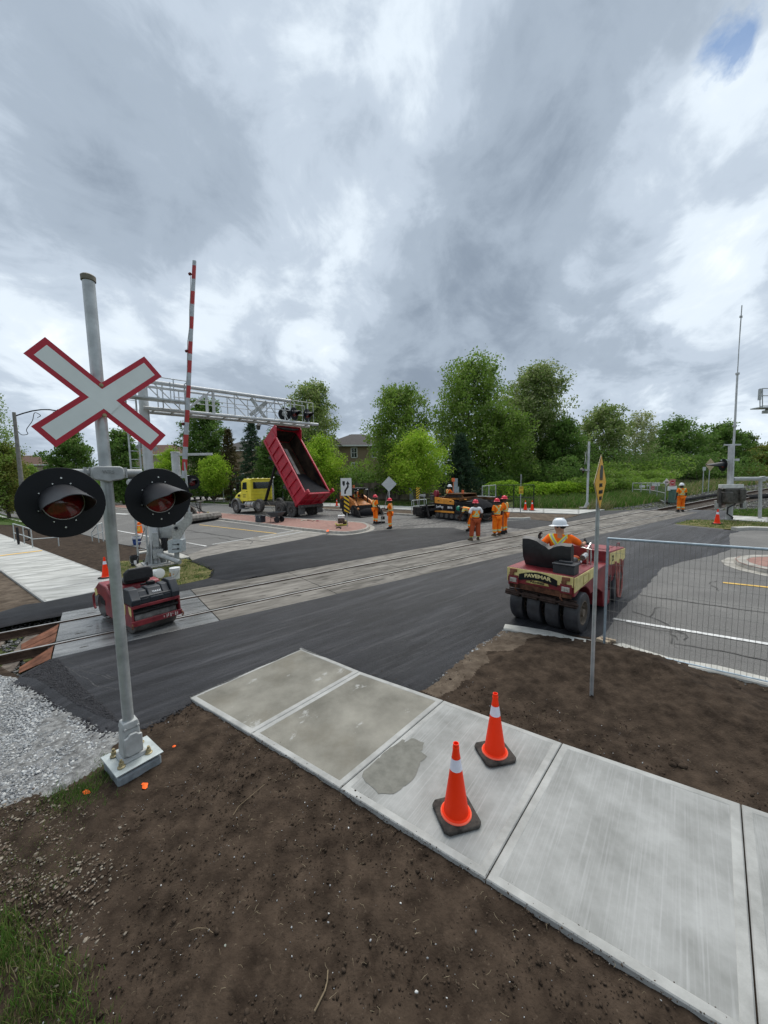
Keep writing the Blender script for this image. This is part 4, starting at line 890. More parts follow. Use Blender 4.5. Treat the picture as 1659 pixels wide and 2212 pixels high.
T(590, 50, 940, 70, 'dark', 'dark tree directly behind the raised red dump body', group=gt, nb=80, per=100, leaf=.26, clear=.04)
T(463, 50, 988, 66, 'lime', 'small lime tree with a thin trunk left of the yellow cab', group='lime green young trees on the verge', nb=60, per=100, leaf=.19, trunk=.08, clear=.28, shape='round', pale=.2)
T(160, 55, 936, 88, 'dark', 'dark tree behind the lower left blade of the near crossbuck', group=gt, nb=90, per=100, leaf=.3, clear=.06, shape='round')
T(268, 56, 934, 74, 'dark', 'dark tree behind the lower right blade of the near crossbuck', group=gt, nb=90, per=100, leaf=.3, clear=.06)
T(372, 56, 974, 84, 'lime', 'low lime green tree between the cantilever mast and gate arm', group='lime green young trees on the verge', nb=70, per=100, leaf=.24, clear=.05, shape='round')
T(-22, 38, 850, 100, 'mid', 'tree cut off by the left edge with long spreading branches', group=gt, nb=80, per=70, leaf=.17, pale=.2, wind=.25)
T(20, 40, 960, 84, 'willow', 'pale yellow green tree at the left edge near the street lamp', group=gt, nb=80, per=90, leaf=.2, clear=.12, shape='round', pale=.3)
T(70, 60, 1008, 50, 'mid', 'little green tree with thin trunk at the foot of the street lamp', group=gt, nb=50, per=70, leaf=.26, clear=.3, trunk=.08, shape='round')
T(1287, 58, 882, 108, 'silver', 'airy tree right of the far crossbuck mast', group=gt, nb=100, per=90, leaf=.32, pale=.2, wind=.3)
T(1368, 62, 892, 76, 'silver', 'pale thin crowned tree with sky showing through, on the right', group=gt, nb=70, per=60, leaf=.26, pale=.7, wind=.3)
T(1452, 64, 912, 130, 'dark', 'broad dark tree on the right, left of the antenna mast', group=gt, nb=110, per=110, leaf=.34, shape='round', clear=.03)
T(1548, 66, 920, 95, 'dark', 'rounded dark tree just left of the antenna mast', group=gt, nb=90, per=110, leaf=.34, shape='round', clear=.03, wind=.25)
T(1596, 72, 936, 46, 'dark', 'small bent tree peeking above the hedge right of the antenna', group=gt, nb=50, per=70, leaf=.34, wind=.35)
T(1640, 70, 968, 110, 'willow', 'yellow green willow at the right edge of the photo', group=gt, nb=90, per=110, leaf=.32, shape='round', clear=.02, pale=.3)
T(1690, 78, 950, 80, 'mid', 'tree cut off by the right edge above the willow', group=gt, nb=60, per=90, leaf=.36, shape='round', clear=.03)
def B_(px, Y, ytop, wpx, dpt, kind, label, n=3000, leaf=.24, **k):
    b = colm(px, Y); H = top(b, ytop)*1.06; W = wpx*((b-CAM).dot(cF))/FPX*1.1; return bush(b, (W, dpt, H), kind, label, n, leaf, group='bushes and shrubs', **k)
for px, Y, yt, w, d, kd, lab in ((700, 47, 1012, 110, 6, 'dark', 'dark shrub mass behind the keep right sign'), (780, 46, 1020, 100, 6, 'dark', 'dark shrub mass behind the skid steer loader'), (1060, 40, 1010, 90, 5, 'dark', 'dark shrub behind the red helmets of the workers'),
      (1140, 44, 1000, 110, 6, 'dark', 'dark shrub at the foot of the silvery tree'), (1235, 42, 985, 90, 6, 'dark', 'dark shrub behind the foot of the far crossbuck mast'), (640, 50, 1000, 100, 6, 'dark', 'dark shrub under the raised red dump body'),
      (1330, 54, 960, 130, 8, 'dark', 'tall sumac thicket behind the yellow diamond sign'), (1420, 52, 985, 140, 8, 'mid', 'sumac thicket over the gated enclosure'), (1500, 54, 975, 130, 8, 'dark', 'dark sumac thicket behind the man on the tracks'),
      (1290, 48, 1000, 110, 6, 'mid', 'green sumac clump above the ivy bank'), (1380, 46, 1018, 120, 6, 'mid', 'low green sumac clump left of the enclosure'), (1560, 60, 985, 110, 8, 'dark', 'thicket behind the antenna mast'), (1640, 62, 1005, 120, 8, 'willow', 'low yellowish thicket at the right edge'),
      (1080, 35, 1040, 62, 1.6, 'lime', 'lime leaved vine on the chain-link fence behind the workers'), (1145, 35.5, 1042, 80, 1.6, 'lime', 'lime leaved vine on the fence behind the small yellow sign'), (1215, 36, 1042, 80, 1.8, 'lime', 'lime leaved vine on the fence left of the far mast'),
      (1292, 37, 1030, 100, 2.5, 'mid', 'mound of green vines behind the yellow diamond sign'), (1345, 38, 1022, 90, 2.5, 'mid', 'mound of green vines right of the yellow diamond sign'), (1395, 41, 1035, 70, 2.5, 'mid', 'vine mound behind the left end of the enclosure'),
      (480, 58, 1040, 130, 5, 'dark', 'dark hedge behind the pickup trucks'), (340, 60, 1030, 120, 6, 'dark', 'dark hedge behind the cantilever mast'), (575, 56, 1030, 90, 5, 'dark', 'dark hedge behind the yellow truck cab'), (110, 70, 1030, 120, 6, 'dark', 'green hedge below the house at the left'), (15, 60, 1030, 90, 5, 'dark', 'green shrub at the left edge behind the white car'),
      (240, 62, 1020, 120, 6, 'dark', 'dark hedge behind the near right signal disc'), (730, 50, 990, 70, 5, 'mid', 'green shrub in front of the tan house'), (768, 49, 1000, 80, 5, 'mid', 'low green shrub hiding the foot of the tan house'), (820, 45, 1030, 90, 4, 'dark', 'dark shrub along the wooden fence')):
    B_(px, Y, yt, w, d, kd, lab, n=3600 if w > 70 else 2200, leaf=.26 if Y > 40 else .19)
# far treeline that reads as one mass
ft = rng.uniform(0, 1, 60000); aa = rng.uniform(-1.25, 1.25, 60000); RR_ = rng.uniform(95, 140, 60000)
hh = 5+4*np.array([noise.noise(Vector((a*9, 0, 0)))+.6*noise.noise(Vector((a*31, 2, 0))) for a in aa]); FX = RR_*np.sin(aa); FY = RR_*np.cos(aa)
leaves('far_woods', np.column_stack([FX, FY, gzn(FX, FY)+hh.clip(1.5, 12)*ft**.6]), .9, LF['dark'], None, .1, .2, kind='stuff')

# ================================================================== crossing signals
def nvec(az): return Vector((math.sin(rad(az)), -math.cos(rad(az)), 0))
def uvec(az): return Vector((math.cos(rad(az)), math.sin(rad(az)), 0))
def WB(base):
    b = MB(); b.M = Matrix.Translation(-Vector(base)); return b
def signal_light(parent, base, c, az, s=1.0, hood=.34, detail=True, tiltdown=0, lens=lens_red):
    fr_ = Matrix.Translation(-Vector(base)) @ frame(Vector(c), uvec(az), Vector((0, 0, 1))) @ Matrix.Scale(s, 4)
    # frame's third column is u x z = outward normal towards -n; flip so local +z faces outwards
    zl = (fr_.to_3x3() @ Vector((0, 0, 1)))
    sgn = 1 if zl.dot(nvec(az)) > 0 else -1
    b = MB(); b.M = fr_; b.lathe([(.02, 0), (.302, 0), (.305, .003*sgn), (.302, .006*sgn), (.02, .006*sgn)], 48 if detail else 24, ax=(0, 0, 1)); bg_ = b.build('signal_light', black, parent, smooth=40)
    h = MB(); h.M = fr_; n = 24 if detail else 12; vs = []; r0_, r1_ = .156, .162
    for r in (r0_, r1_):
        for i in range(n+1):
            a = -rad(118)+rad(236)*i/n; l_ = hood*(1 if abs(a) < rad(40) else max(.05, 1-((abs(a)-rad(40))/rad(78))**1.1*.97)); flare = 1.05
            vs.append((r*math.sin(a), r*math.cos(a), .004*sgn)); vs.append((r*flare*math.sin(a), r*flare*math.cos(a)-.16*l_, l_*sgn))
    m_ = 2*(n+1); fs = []
    for i in range(n):
        fs += [(2*i, 2*i+1, 2*i+3, 2*i+2), (m_+2*i, m_+2*i+2, m_+2*i+3, m_+2*i+1), (2*i+1, m_+2*i+1, m_+2*i+3, 2*i+3)]
    h.add(vs, fs); h.build('hood', mat('hood_satin_black', (.011, .012, .015), .5, 0, .2, 8), bg_, smooth=50)
    l = MB(); l.M = fr_; l.lathe([(.0001, .050*sgn), (.06, .046*sgn), (.11, .032*sgn), (.143, .012*sgn), (.143, .004*sgn)], 24, cap=False); l.build('lens', lens, bg_, smooth=60)
    if detail:
        r = MB(); r.M = fr_; r.lathe([(.143, .006*sgn), (.143, .012*sgn), (.149, .012*sgn), (.149, .006*sgn)], 32, cap=False); r.build('lens_rim', galv_dull, bg_, smooth=40)
        k = MB(); k.M = fr_
        for a in (20, 65, 110, 155, 205, 250, 300, 340): k.cyl((.176*math.sin(rad(a)), .176*math.cos(rad(a)), .004*sgn), (.176*math.sin(rad(a)), .176*math.cos(rad(a)), .014*sgn), .006, n=8)
        for a in (0, 180): k.cyl((.215*math.sin(rad(a)), .215*math.cos(rad(a)), .004*sgn), (.215*math.sin(rad(a)), .215*math.cos(rad(a)), .016*sgn), .008, n=8)
        k.build('screws', chrome, bg_, kind='stuff')
    q = MB(); q.M = fr_; q.lathe([(.02, -.16*sgn), (.09, -.15*sgn), (.12, -.10*sgn), (.125, -.004*sgn)], 20); q.build('lamp_housing', galv_dull if not detail else black, bg_, smooth=50)
    return bg_
def crossbuck(parent, base, c, az, L_=1.2, W_=.215, ang=(38, -46), border=True):
    """two blades on the plane through c with normal az"""
    for k, a in enumerate(ang):
        fr_ = Matrix.Translation(-Vector(base)) @ frame(Vector(c)+nvec(az)*(.006+.005*k), uvec(az)*math.cos(rad(a))+Vector((0, 0, 1))*math.sin(rad(a)), -uvec(az)*math.sin(rad(a))+Vector((0, 0, 1))*math.cos(rad(a)))
        s_ = 1 if (fr_.to_3x3() @ Vector((0, 0, 1))).dot(nvec(az)) > 0 else -1
        b = MB(); b.M = fr_; b.box((0, 0, 0), (L_, W_, .003)); bl = b.build('blade', sign_red if border else galv_dull, parent, smooth=0)
        if border:
            w_ = MB(); w_.M = fr_
            if k == 1: w_.box((0, 0, .0022*s_), (L_-.10, W_-.095, .001))
            else:
                gap = W_*.52/abs(math.sin(rad(ang[0]-ang[1])))
                for sd_ in (-1, 1): x0 = sd_*(gap-.025); x1 = sd_*(L_/2-.05); w_.box(((x0+x1)/2, 0, .0022*s_), (abs(x1-x0), W_-.095, .001))
            w_.build('reflective_field', sign_white, bl, smooth=0)
            if k == 1:
                a0 = rad(ang[0]-ang[1]); gap = W_*.56/abs(math.sin(a0)); w2_ = MB(); w2_.M = fr_ @ Matrix.Rotation(a0, 4, 'Z'); w2_.box((0, 0, .0032*s_), (2*gap, W_-.095, .001)); w2_.build('reflective_field', sign_white, bl, smooth=0)
def near_mast():
    zp = .145; base = G(284, 1630, h=zp-.0); base.z = -.03; zp += slope(base.x, base.y)
    t = thing('crossing_signal', 'tall grey crossing signal with red and white crossbuck and two black discs in the foreground', 'signal', base, 0, 'railway crossing signals')
    tp_ = ray(190, 597)*(base.y/ray(190, 597).y)+CAM; topz = tp_.z; ax_ = Vector((tp_.x-base.x, 0, topz-zp)).normalized(); B0 = Vector((base.x, base.y, zp))
    def on_mast(z): return B0+ax_*((z-zp)/ax_.z)
    b = WB(base); b.cyl(on_mast(zp+.30), on_mast(topz), .0535, n=28); b.build('mast', galv, t, smooth=60)
    b = WB(base); b.lathe([(.056, -.05), (.063, -.045), (.064, 0), (.05, .012), (.001, .014)], 28, o=on_mast(topz), ax=ax_, cap=False); b.build('mast_cap', mat('cap_bronze', (.17, .155, .12), .6, .3, .2, 9), t, smooth=50)
    az = 47; u, n = uvec(az), nvec(az)
    # plate and foundation, turned with the signal
    Rz = Matrix.Rotation(rad(31), 3, 'Z')
    pc = [G(*Z('C', x, y), h=.145) for x, y in ((820, 1000), (950, 1165), (1335, 950), (1200, 820))]
    b = WB(base); b.prism([p-Vector((0, 0, .012)) for p in pc], (0, 0, .012)); b.build('base_plate', mat('plate_zinc', (.42, .46, .45), .5, .3, .15, 10), t, bevel=.002)
    cc_ = sum(pc, Vector())/4; b = WB(base); b.prism([cc_+(p-cc_)*.94+Vector((0, 0, -.30)) for p in pc], (0, 0, .26)); b.build('foundation', mat('steel_foundation', (.20, .225, .235), .6, .2, .35, 8, bump=.2), t, bevel=.025)
    e1_ = (pc[2]-pc[1]); Rz = Matrix.Rotation(math.atan2(e1_.y, e1_.x), 3, 'Z')
    # cast split base
    def RB(x, y): return base+Rz @ Vector((x, y, 0))
    b = WB(base)
    for (z0, z1, w0, w1) in ((zp, zp+.05, .25, .22), (zp+.05, zp+.34, .19, .155), (zp+.34, zp+.42, .17, .14)):
        P0 = [RB(sx*w0/2, sy*w0/2) for sx, sy in ((-1, -1), (1, -1), (1, 1), (-1, 1))]; P1 = [RB(sx*w1/2, sy*w1/2) for sx, sy in ((-1, -1), (1, -1), (1, 1), (-1, 1))]
        b.add([(p.x, p.y, z0) for p in P0]+[(p.x, p.y, z1) for p in P1], [(3, 2, 1, 0), (4, 5, 6, 7), (0, 1, 5, 4), (1, 2, 6, 5), (2, 3, 7, 6), (3, 0, 4, 7)])
    cast = b.build('mast_base_casting', galv_dull, t, bevel=.012)
    b = WB(base); c = RB(0, -.105)
    fr_ = frame((c.x, c.y, zp+.19), Rz @ Vector((1, 0, 0)), (0, 0, 1)); b.M = Matrix.Translation(-base) @ fr_
    b.prism([(-.085, -.10, -.012), (-.06, -.125, -.012), (.06, -.125, -.012), (.085, -.10, -.012), (.085, .08, -.012), (.055, .085, -.012), (.03, .115, -.012), (-.03, .115, -.012), (-.055, .085, -.012), (-.085, .08, -.012)], (0, 0, .035)); b.build('cover', galv_dull, cast, bevel=.008)
    b = WB(base)
    for sx, sy in ((-.075, -.115), (.075, -.115)):
        for zz_ in (.36,): c = RB(sx*.8, -.082); b.cyl((c.x, c.y, zp+zz_), tuple(Vector((c.x, c.y, zp+zz_))+Rz @ Vector((0, -.02, 0))), .012, n=6)
    b.build('bolt', galv_dull, cast)
    for sx, sy in ((-1, -1), (1, -1), (1, 1), (-1, 1)):
        c = RB(sx*.13, sy*.13); b = WB(base); b.lathe([(.038, zp), (.038, zp+.012), (.024, zp+.02), (.024, zp+.055), (.014, zp+.056), (.014, zp+.085)], 12, o=(c.x, c.y, 0)); b.build('anchor_bolt', mat('brass_nut', (.30, .25, .14), .5, .5, .25, 14), t, smooth=30)
    # arms, junction box and lights
    zl = 3.0; b = WB(base); C_ = on_mast(zl+.1); C_.z = 0
    b.tube([C_-u*.30+Vector((0, 0, zl+.27)), C_+u*.30+Vector((0, 0, zl+.27))], .026, 12)
    for sd_ in (-1, 1):
        b.tube([C_+u*sd_*.14+Vector((0, 0, zl+.27)), C_+u*sd_*.32+Vector((0, 0, zl+.27))], .040, 12)
        b.tube([C_+u*sd_*.30+Vector((0, 0, zl+.27)), C_+u*sd_*.38+Vector((0, 0, zl+.24)), C_+u*sd_*.385+Vector((0, 0, zl))], .024, 10)
        for kk in (.13, .17): b.box(C_+u*sd_*kk+Vector((0, 0, zl+.27)), (.018, .09, .11), Matrix.Rotation(rad(az), 3, 'Z'))
    b.build('crossarm', galv_dull, t, smooth=40)
    b = WB(base); jb = C_+n*.085+Vector((0, 0, zl+.265)); b.M = b.M @ frame(jb, u, (0, 0, 1))
    b.prism([(-.135, -.055, -.03), (-.10, -.072, -.03), (-.05, -.078, -.03), (0, -.092, -.03), (.05, -.078, -.03), (.10, -.072, -.03), (.135, -.055, -.03), (.14, .0, -.03), (.13, .055, -.03), (.10, .07, -.03), (-.10, .07, -.03), (-.13, .055, -.03), (-.14, 0, -.03)], (0, 0, .07)); jbo = b.build('junction_box', galv_dull, t, bevel=.012)
    zf = (b.M.to_3x3() @ Vector((0, 0, 1))); sg = 1 if zf.dot(n) > 0 else -1
    text('WRS', 'cast_lettering', mat('cast_letter', (.30, .305, .30), .6, .3), Matrix.Translation(-base) @ frame(jb+n*.043+Vector((0, 0, .012)), u, (0, 0, 1)), .05, .10, jbo)
    L0 = Vector((-2.80, 3.22, zl)); R0_ = Vector((-2.31, 3.80, zl))
    signal_light(t, base, L0, 50, hood=.54); signal_light(t, base, R0_, 50, hood=.54)
    # crossbuck strapped in front of the mast
    cc = PL(Z('A', 838, 1185), C_+n*.075, n)
    crossbuck(t, base, cc, az, 1.255, .240, ang=(-41, 41))
    b = WB(base)
    for q in (Z('A', 826, 1072), Z('A', 853, 1318)): p = PL(q, C_+n*.085, n); b.cyl(p, p+n*.018, .013, n=10); b.cyl(p+n*.005, p+n*.009, .019, n=16)
    b.build('sign_bolt', mat('brass_nut', (.30, .25, .14)), t)
    return t
near_mast()

def bar(b, p, q, r, n=8): b.cyl(p, q, r, n=n)
def cantilever():
    base = G(*Z('d', 460, 1700)); az = rad(42); u = Vector((math.cos(az), math.sin(az), 0)); v = Vector((-u.y, u.x, 0)); Zv = Vector((0, 0, 1))
    t = thing('cantilever_signal', 'big silver cantilever structure with truss arm reaching over the road to three signal lamps', 'signal gantry', base, 0, 'railway crossing signals')
    b = WB(base); b.lathe([(.17, base.z+.05), (.155, base.z+6.95)], 20, o=(base.x, base.y, 0)); b.build('mast', steel_white, t, smooth=60)
    b = WB(base); b.box(base+Zv*.06, (.85, .85, .05), Matrix.Rotation(az, 3, 'Z'))
    for k in range(8):
        a = az+PI*k/4+.2; d = Vector((math.cos(a), math.sin(a), 0)); s_ = Vector((-d.y, d.x, 0))*.012
        b.prism([base+d*.15+Zv*.08-s_, base+d*.40+Zv*.08-s_, base+d*.17+Zv*.95-s_], s_*2)
    b.build('base_flange', galv_dull, t)
    b = WB(base); b.box(base+Vector((0, 0, -.02)), (1.25, 1.25, .13), Matrix.Rotation(az, 3, 'Z')); b.build('footing', conc_old, t, bevel=.02)
    b = WB(base)
    for sx in (-1, 1):
        for sy in (-1, 1): p = base+u*.34*sx+v*.34*sy; bar(b, p+Zv*.05, p+Zv*.2, .025)
    b.build('anchor_bolt', grey_frame, t)
    z0, z1, Ln = base.z+5.86, base.z+6.82, 7.25
    off = .42
    for sd_ in (-1, 1):
        o_ = v*off*sd_
        b = WB(base); bar(b, base*1+o_+Vector((0, 0, z0-base.z))-u*.1, base+o_+u*Ln+Zv*(z0-base.z), .07, 12); b.build('bottom_chord', steel_white, t, smooth=60)
        b = WB(base); bar(b, base+o_+Zv*(z1-base.z)-u*.1, base+o_+u*5.8+Zv*(z1-base.z), .045 if sd_ > 0 else .075, 12); b.build('top_chord', steel_white, t, smooth=60)
        for k, L_ in enumerate((.55, 1.3, 2.35, 3.2, 4.1, 5.0, 5.8)): b = WB(base); bar(b, base+o_+u*L_+Zv*(z0-base.z), base+o_+u*L_+Zv*(z1-base.z), .022 if k != 2 else .06); b.build('upright', steel_white, t, smooth=60)
        for a_, c_ in (((.25, 1), (1.2, 0)), ((2.3, 1), (1.3, 0)), ((3.2, 1), (4.2, 0)), ((5.1, 1), (4.2, 0)), ((5.1, 1), (5.7, 0))):
            b = WB(base); bar(b, base+o_+u*a_[0]+Zv*((z1 if a_[1] else z0)-base.z), base+o_+u*c_[0]+Zv*((z1 if c_[1] else z0)-base.z), .022); b.build('brace', steel_white, t, smooth=60)
        b = WB(base); bar(b, base+o_+u*.9+Zv*(z0-base.z+.52), base+o_+u*7.0+Zv*(z0-base.z+.52), .016)
        for L_ in (5.8, 6.4, 7.0): bar(b, base+o_+u*L_+Zv*(z0-base.z), base+o_+u*L_+Zv*(z1-base.z+.05), .014)
        bar(b, base+o_+u*5.8+Zv*(z1-base.z+.05), base+o_+u*7.0+Zv*(z1-base.z+.05), .016)
        b.build('handrail', steel_white, t, smooth=60)
    b = WB(base)
    for k in range(11): bar(b, base-v*off+u*(.3+.66*k)+Zv*(z0-base.z), base+v*off+u*(.3+.66*k)+Zv*(z0-base.z), .03)
    b.box(base+u*3.6+Zv*(z0-base.z+.05), (6.9, .5, .03), Matrix.Rotation(az, 3, 'Z')); b.build('walkway', galv, t)
    # service platform on the near side of the mast, with its railing
    b = WB(base); c = base+u*.55-v*.75+Zv*(z0-base.z+.28); b.box(c-u*.4, (2.2, .55, .05), Matrix.Rotation(az, 3, 'Z'))
    plat = b.build('service_platform', galv, t)
    b = WB(base)
    for a_ in (-.4, .45, .95):
        p = c+u*(a_-.2)-v*.25; bar(b, p, p+Zv*.75, .018)
        p2 = p+v*.5; bar(b, p2, p2+Zv*.75, .018)
    for h_ in (.4, .75): bar(b, c+u*-.6-v*.25+Zv*h_, c+u*.75-v*.25+Zv*h_, .018); bar(b, c+u*.75-v*.25+Zv*h_, c+u*.75+v*.25+Zv*h_, .018)
    b.build('platform_rail', galv, plat)
    # ladder on the left of the mast
    lx = base-u*.45-v*.35; b = WB(base); lu = (u*.75+v*.25).normalized()
    for sd_ in (-.17, .17): bar(b, lx+lu*sd_+Zv*.5, lx+lu*sd_+Zv*6.6, .03, 6)
    for k in range(20): bar(b, lx-lu*.17+Zv*(.7+.3*k), lx+lu*.17+Zv*(.7+.3*k), .012, 6)
    b.build('ladder', galv, t)
    b = WB(base)
    for zz_ in (2.4, 5.2): bar(b, lx+Zv*zz_, base+Zv*zz_, .025)
    b.build('ladder_bracket', galv, t)
    # crossbucks and lamps out on the arm
    n = -v
    def on(q, o_=off+.12):
        P0 = base+n*o_; return PL(q, P0, n)
    azd = 42
    crossbuck(t, base, on(Z('D', 1010, 310), off-.25), azd, 1.05, .16, ang=(-52, 40), border=False)
    for q in ((1213, 352), ): signal_light(t, base, on(Z('D', *q), .10), azd+150, 1.0, detail=False)
    for q in ((1285, 350), (1385, 362)): signal_light(t, base, on(Z('D', *q), off-.05), azd+22, 1.0, detail=False)
    b = WB(base)
    for q in ((1215, 352), (1290, 350), (1390, 362)): p = on(Z('D', *q), off-.1); bar(b, Vector((p.x, p.y, z0)), Vector((p.x, p.y, z1)), .03)
    b.build('lamp_bracket', steel_white, t)
    # small crossbuck facing the other way on the mast, seen side on behind the near sign
    crossbuck(t, base, on(Z('A', 1195, 1520), -.3), 60, 1.0, .2, ang=(-45, 45), border=False)
    # its own gate mechanism side lamps
    zl = top(base, 1031); mid_ = base+v*-.1+Zv*2.6
    c2 = PL(Z('d', 1020, 400), base-v*.4, v); c1 = PL(Z('d', 70, 400), base-v*.4, v)
    b = WB(base); bar(b, c1+Zv*.25, c2+Zv*.25, .03); b.build('lamp_crossarm', galv, t)
    signal_light(t, base, c2+n*.1, 50, .95, detail=False); signal_light(t, base, c1+n*.1, 150, .95, detail=False)
    # outrigger pipe along the ground
    pe = G(*Z('d', 840, 1690), h=.12)
    b = WB(base); bar(b, base+Zv*.45-v*.1, Vector((pe.x, pe.y, pe.z+.06)), .085, 14); b.build('outrigger_pipe', galv_dull, t, smooth=60)
    b = WB(base)
    for q0, q1, r in ((Z('d', 470, 1290), Z('d', 500, 1480), .05), (Z('d', 500, 1290), Z('d', 510, 1690), .05)): pass
    c = base+n*.25; b.box(c+Zv*1.0, (.18, .12, .55), Matrix.Rotation(az, 3, 'Z')); b.box(c+Zv*.45+u*.05, (.35, .08, .35), Matrix.Rotation(az, 3, 'Z')); b.build('bracket', galv_dull, t, bevel=.01)
    return base, u, v
cb, cu_, cv_ = cantilever()
def gate():
    base = G(*Z('d', 800, 1690)); n = Vector((0, -1, 0)); Zv = Vector((0, 0, 1))
    t = thing('crossing_gate', 'raised crossing gate with a tall red and white striped arm beside the cantilever mast', 'crossing gate', base, 0, 'railway crossing gates')
    P = lambda x, y, o=0: PL(Z('d', x, y), base+n*o, (0, 1, 0))
    def plate(name, pts, o, th, m, parent=t, bv=.006):
        b = WB(base); b.prism([P(x, y, o) for x, y in pts], (0, th, 0)); return b.build(name, m, parent, bevel=bv)
    b = WB(base); bar(b, P(790, 1690), P(790, 1500), .09, 14); b.build('post', galv_dull, t, smooth=60)
    plate('counterweight_box', [(640, 1330), (690, 1310), (865, 1312), (870, 1500), (720, 1525), (650, 1515)], .18, .3, mat('zinc_box', (.42, .46, .47), .55, .3, .2, 10))
    b = WB(base)
    for y0 in (1380, 1452): bar(b, P(715, y0+8, .2), P(808, y0, .2), .012, 6); bar(b, P(808, y0, .22), P(808, y0, .17), .035, 8)
    b.build('clamp_bolt', blackr, t)
    lev = plate('gate_lever', [(718, 1310), (712, 1120), (740, 1085), (860, 1010), (925, 940), (925, 872), (1028, 872), (1028, 1010), (1010, 1060), (935, 1130), (845, 1280), (835, 1312)], .10, .05, mat('lever_cast', (.40, .40, .37), .6, .2, .2, 12))
    b = WB(base); bar(b, P(776, 1125, .16), P(776, 1125, .05), .06, 14); b.build('hub', blackr, lev)
    b = WB(base)
    for k in range(6): a = k*PI/3; c = P(776, 1125, .14)+Vector((.11*math.cos(a), 0, .11*math.sin(a))); bar(b, c, c+Vector((0, .06, 0)), .02, 8)
    b.build('bolt', galv_dull, lev)
    b = WB(base); b.lathe([(.02, 0), (.2, .03), (.27, .12), (.28, .75), (.2, .85), (.02, .87)], 18, o=P(625, 1310, -.35), ax=(0, 0, 1)); b.build('mechanism_housing', galv_dull, t, smooth=50)
    b = WB(base); b.box(P(600, 1380, -.1), (.18, .2, .5)); b.build('motor_cover', blackr, t, bevel=.02)
    # arm
    P0 = PL(Z('A', 1502, 1830), base, (0, 1, 0)); P1 = PL(Z('A', 1588, 55), base, (0, 1, 0)); Ln = (P1-P0).length; d = (P1-P0)/Ln
    b = WB(base); s = 0; w0, w1 = .085, .055
    marks = [1770, 1675, 1575, 1475, 1375, 1275, 1175, 1075, 970, 870, 815, 715, 612, 512, 410, 305, 205, 95, 50]
    ends = [0]
    for y in marks:
        q = Z('A', 1500, y); lo, hi = 0, Ln
        for _ in range(30):
            m_ = (lo+hi)/2; w = P0+d*m_-CAM; yy = 1106-FPX*w.dot(cU)/w.dot(cF)
            if yy > q[1]: lo = m_
            else: hi = m_
        ends.append(lo)
    ends[-1] = Ln; isred = False; sidev = Vector((1, 0, 0)); sidev = (sidev-d*sidev.dot(d)).normalized()
    for i in range(len(ends)-1):
        a, c = ends[i], ends[i+1]
        if i in (10,): isred = False
        b.cur = 1 if isred else 0; wa_, wc = w0+(w1-w0)*a/Ln, w0+(w1-w0)*c/Ln; y_ = Vector((0, 1, 0))*.03
        A_, C_ = P0+d*a, P0+d*c
        b.add([A_-sidev*wa_-y_, A_+sidev*wa_-y_, A_+sidev*wa_+y_, A_-sidev*wa_+y_, C_-sidev*wc-y_, C_+sidev*wc-y_, C_+sidev*wc+y_, C_-sidev*wc+y_], [(3, 2, 1, 0), (4, 5, 6, 7), (0, 1, 5, 4), (1, 2, 6, 5), (2, 3, 7, 6), (3, 0, 4, 7)])
        isred = not isred
    arm = b.build('gate_arm', [mat('arm_silver', (.42, .44, .46), .5, .2, .15, 6), mat('arm_red', (.42, .03, .03), .5, 0, .15, 6)], t, smooth=0)
    b = WB(base); bar(b, P(990, 900, .1), P0+d*.6, .04); b.build('arm_adapter', galv_dull, t)
    for q in ((1552, 163), (1525, 793), (1497, 1387)):
        p = PL(Z('A', *q), base+n*.02, (0, 1, 0)); b = WB(base); b.lathe([(.001, -.06), (.045, -.05), (.05, 0), (.045, .05), (.001, .06)], 12, o=p, ax=(1, 0, .2), cap=False); b.lathe([(.055, -.01), (.055, .01)], 12, o=p, ax=(1, 0, .2)); b.build('arm_lamp', mat('lamp_dark_red', (.12, .01, .012), .3, 0, .3, 12), t, smooth=60)
    b = WB(base); pts = [PL(Z('A', x, y), base+n*.03, (0, 1, 0)) for x, y in ((1557, 180), (1556, 300), (1548, 450), (1547, 600), (1532, 720), (1530, 830), (1527, 1000), (1515, 1200), (1505, 1380))]; b.tube(pts, .012, 6); b.build('cable', galv_dull, arm)
    # small side post with a cross bar behind
    return t
gate()
# stub mast and bar behind the gate
b0 = G(393, 1190); t = thing('gate_support_post', 'short silver post with a level bar on top behind the gate arm', 'post', b0)
b = WB(b0); H_ = top(b0, 979); b.cyl(b0, b0+Vector((0, 0, H_)), .17, n=16); b.build('post', steel_white, t, smooth=60)
b = WB(b0); b.cyl(b0+Vector((0, 0, H_)), b0+Vector((0, 0, H_+.06)), .19, n=16); p = b0+Vector((0, 0, H_-.07)); b.box(p+Vector((.8, 0, 0)), (1.7, .08, .10)); b.build('cross_bar', steel_white, t, bevel=.01)

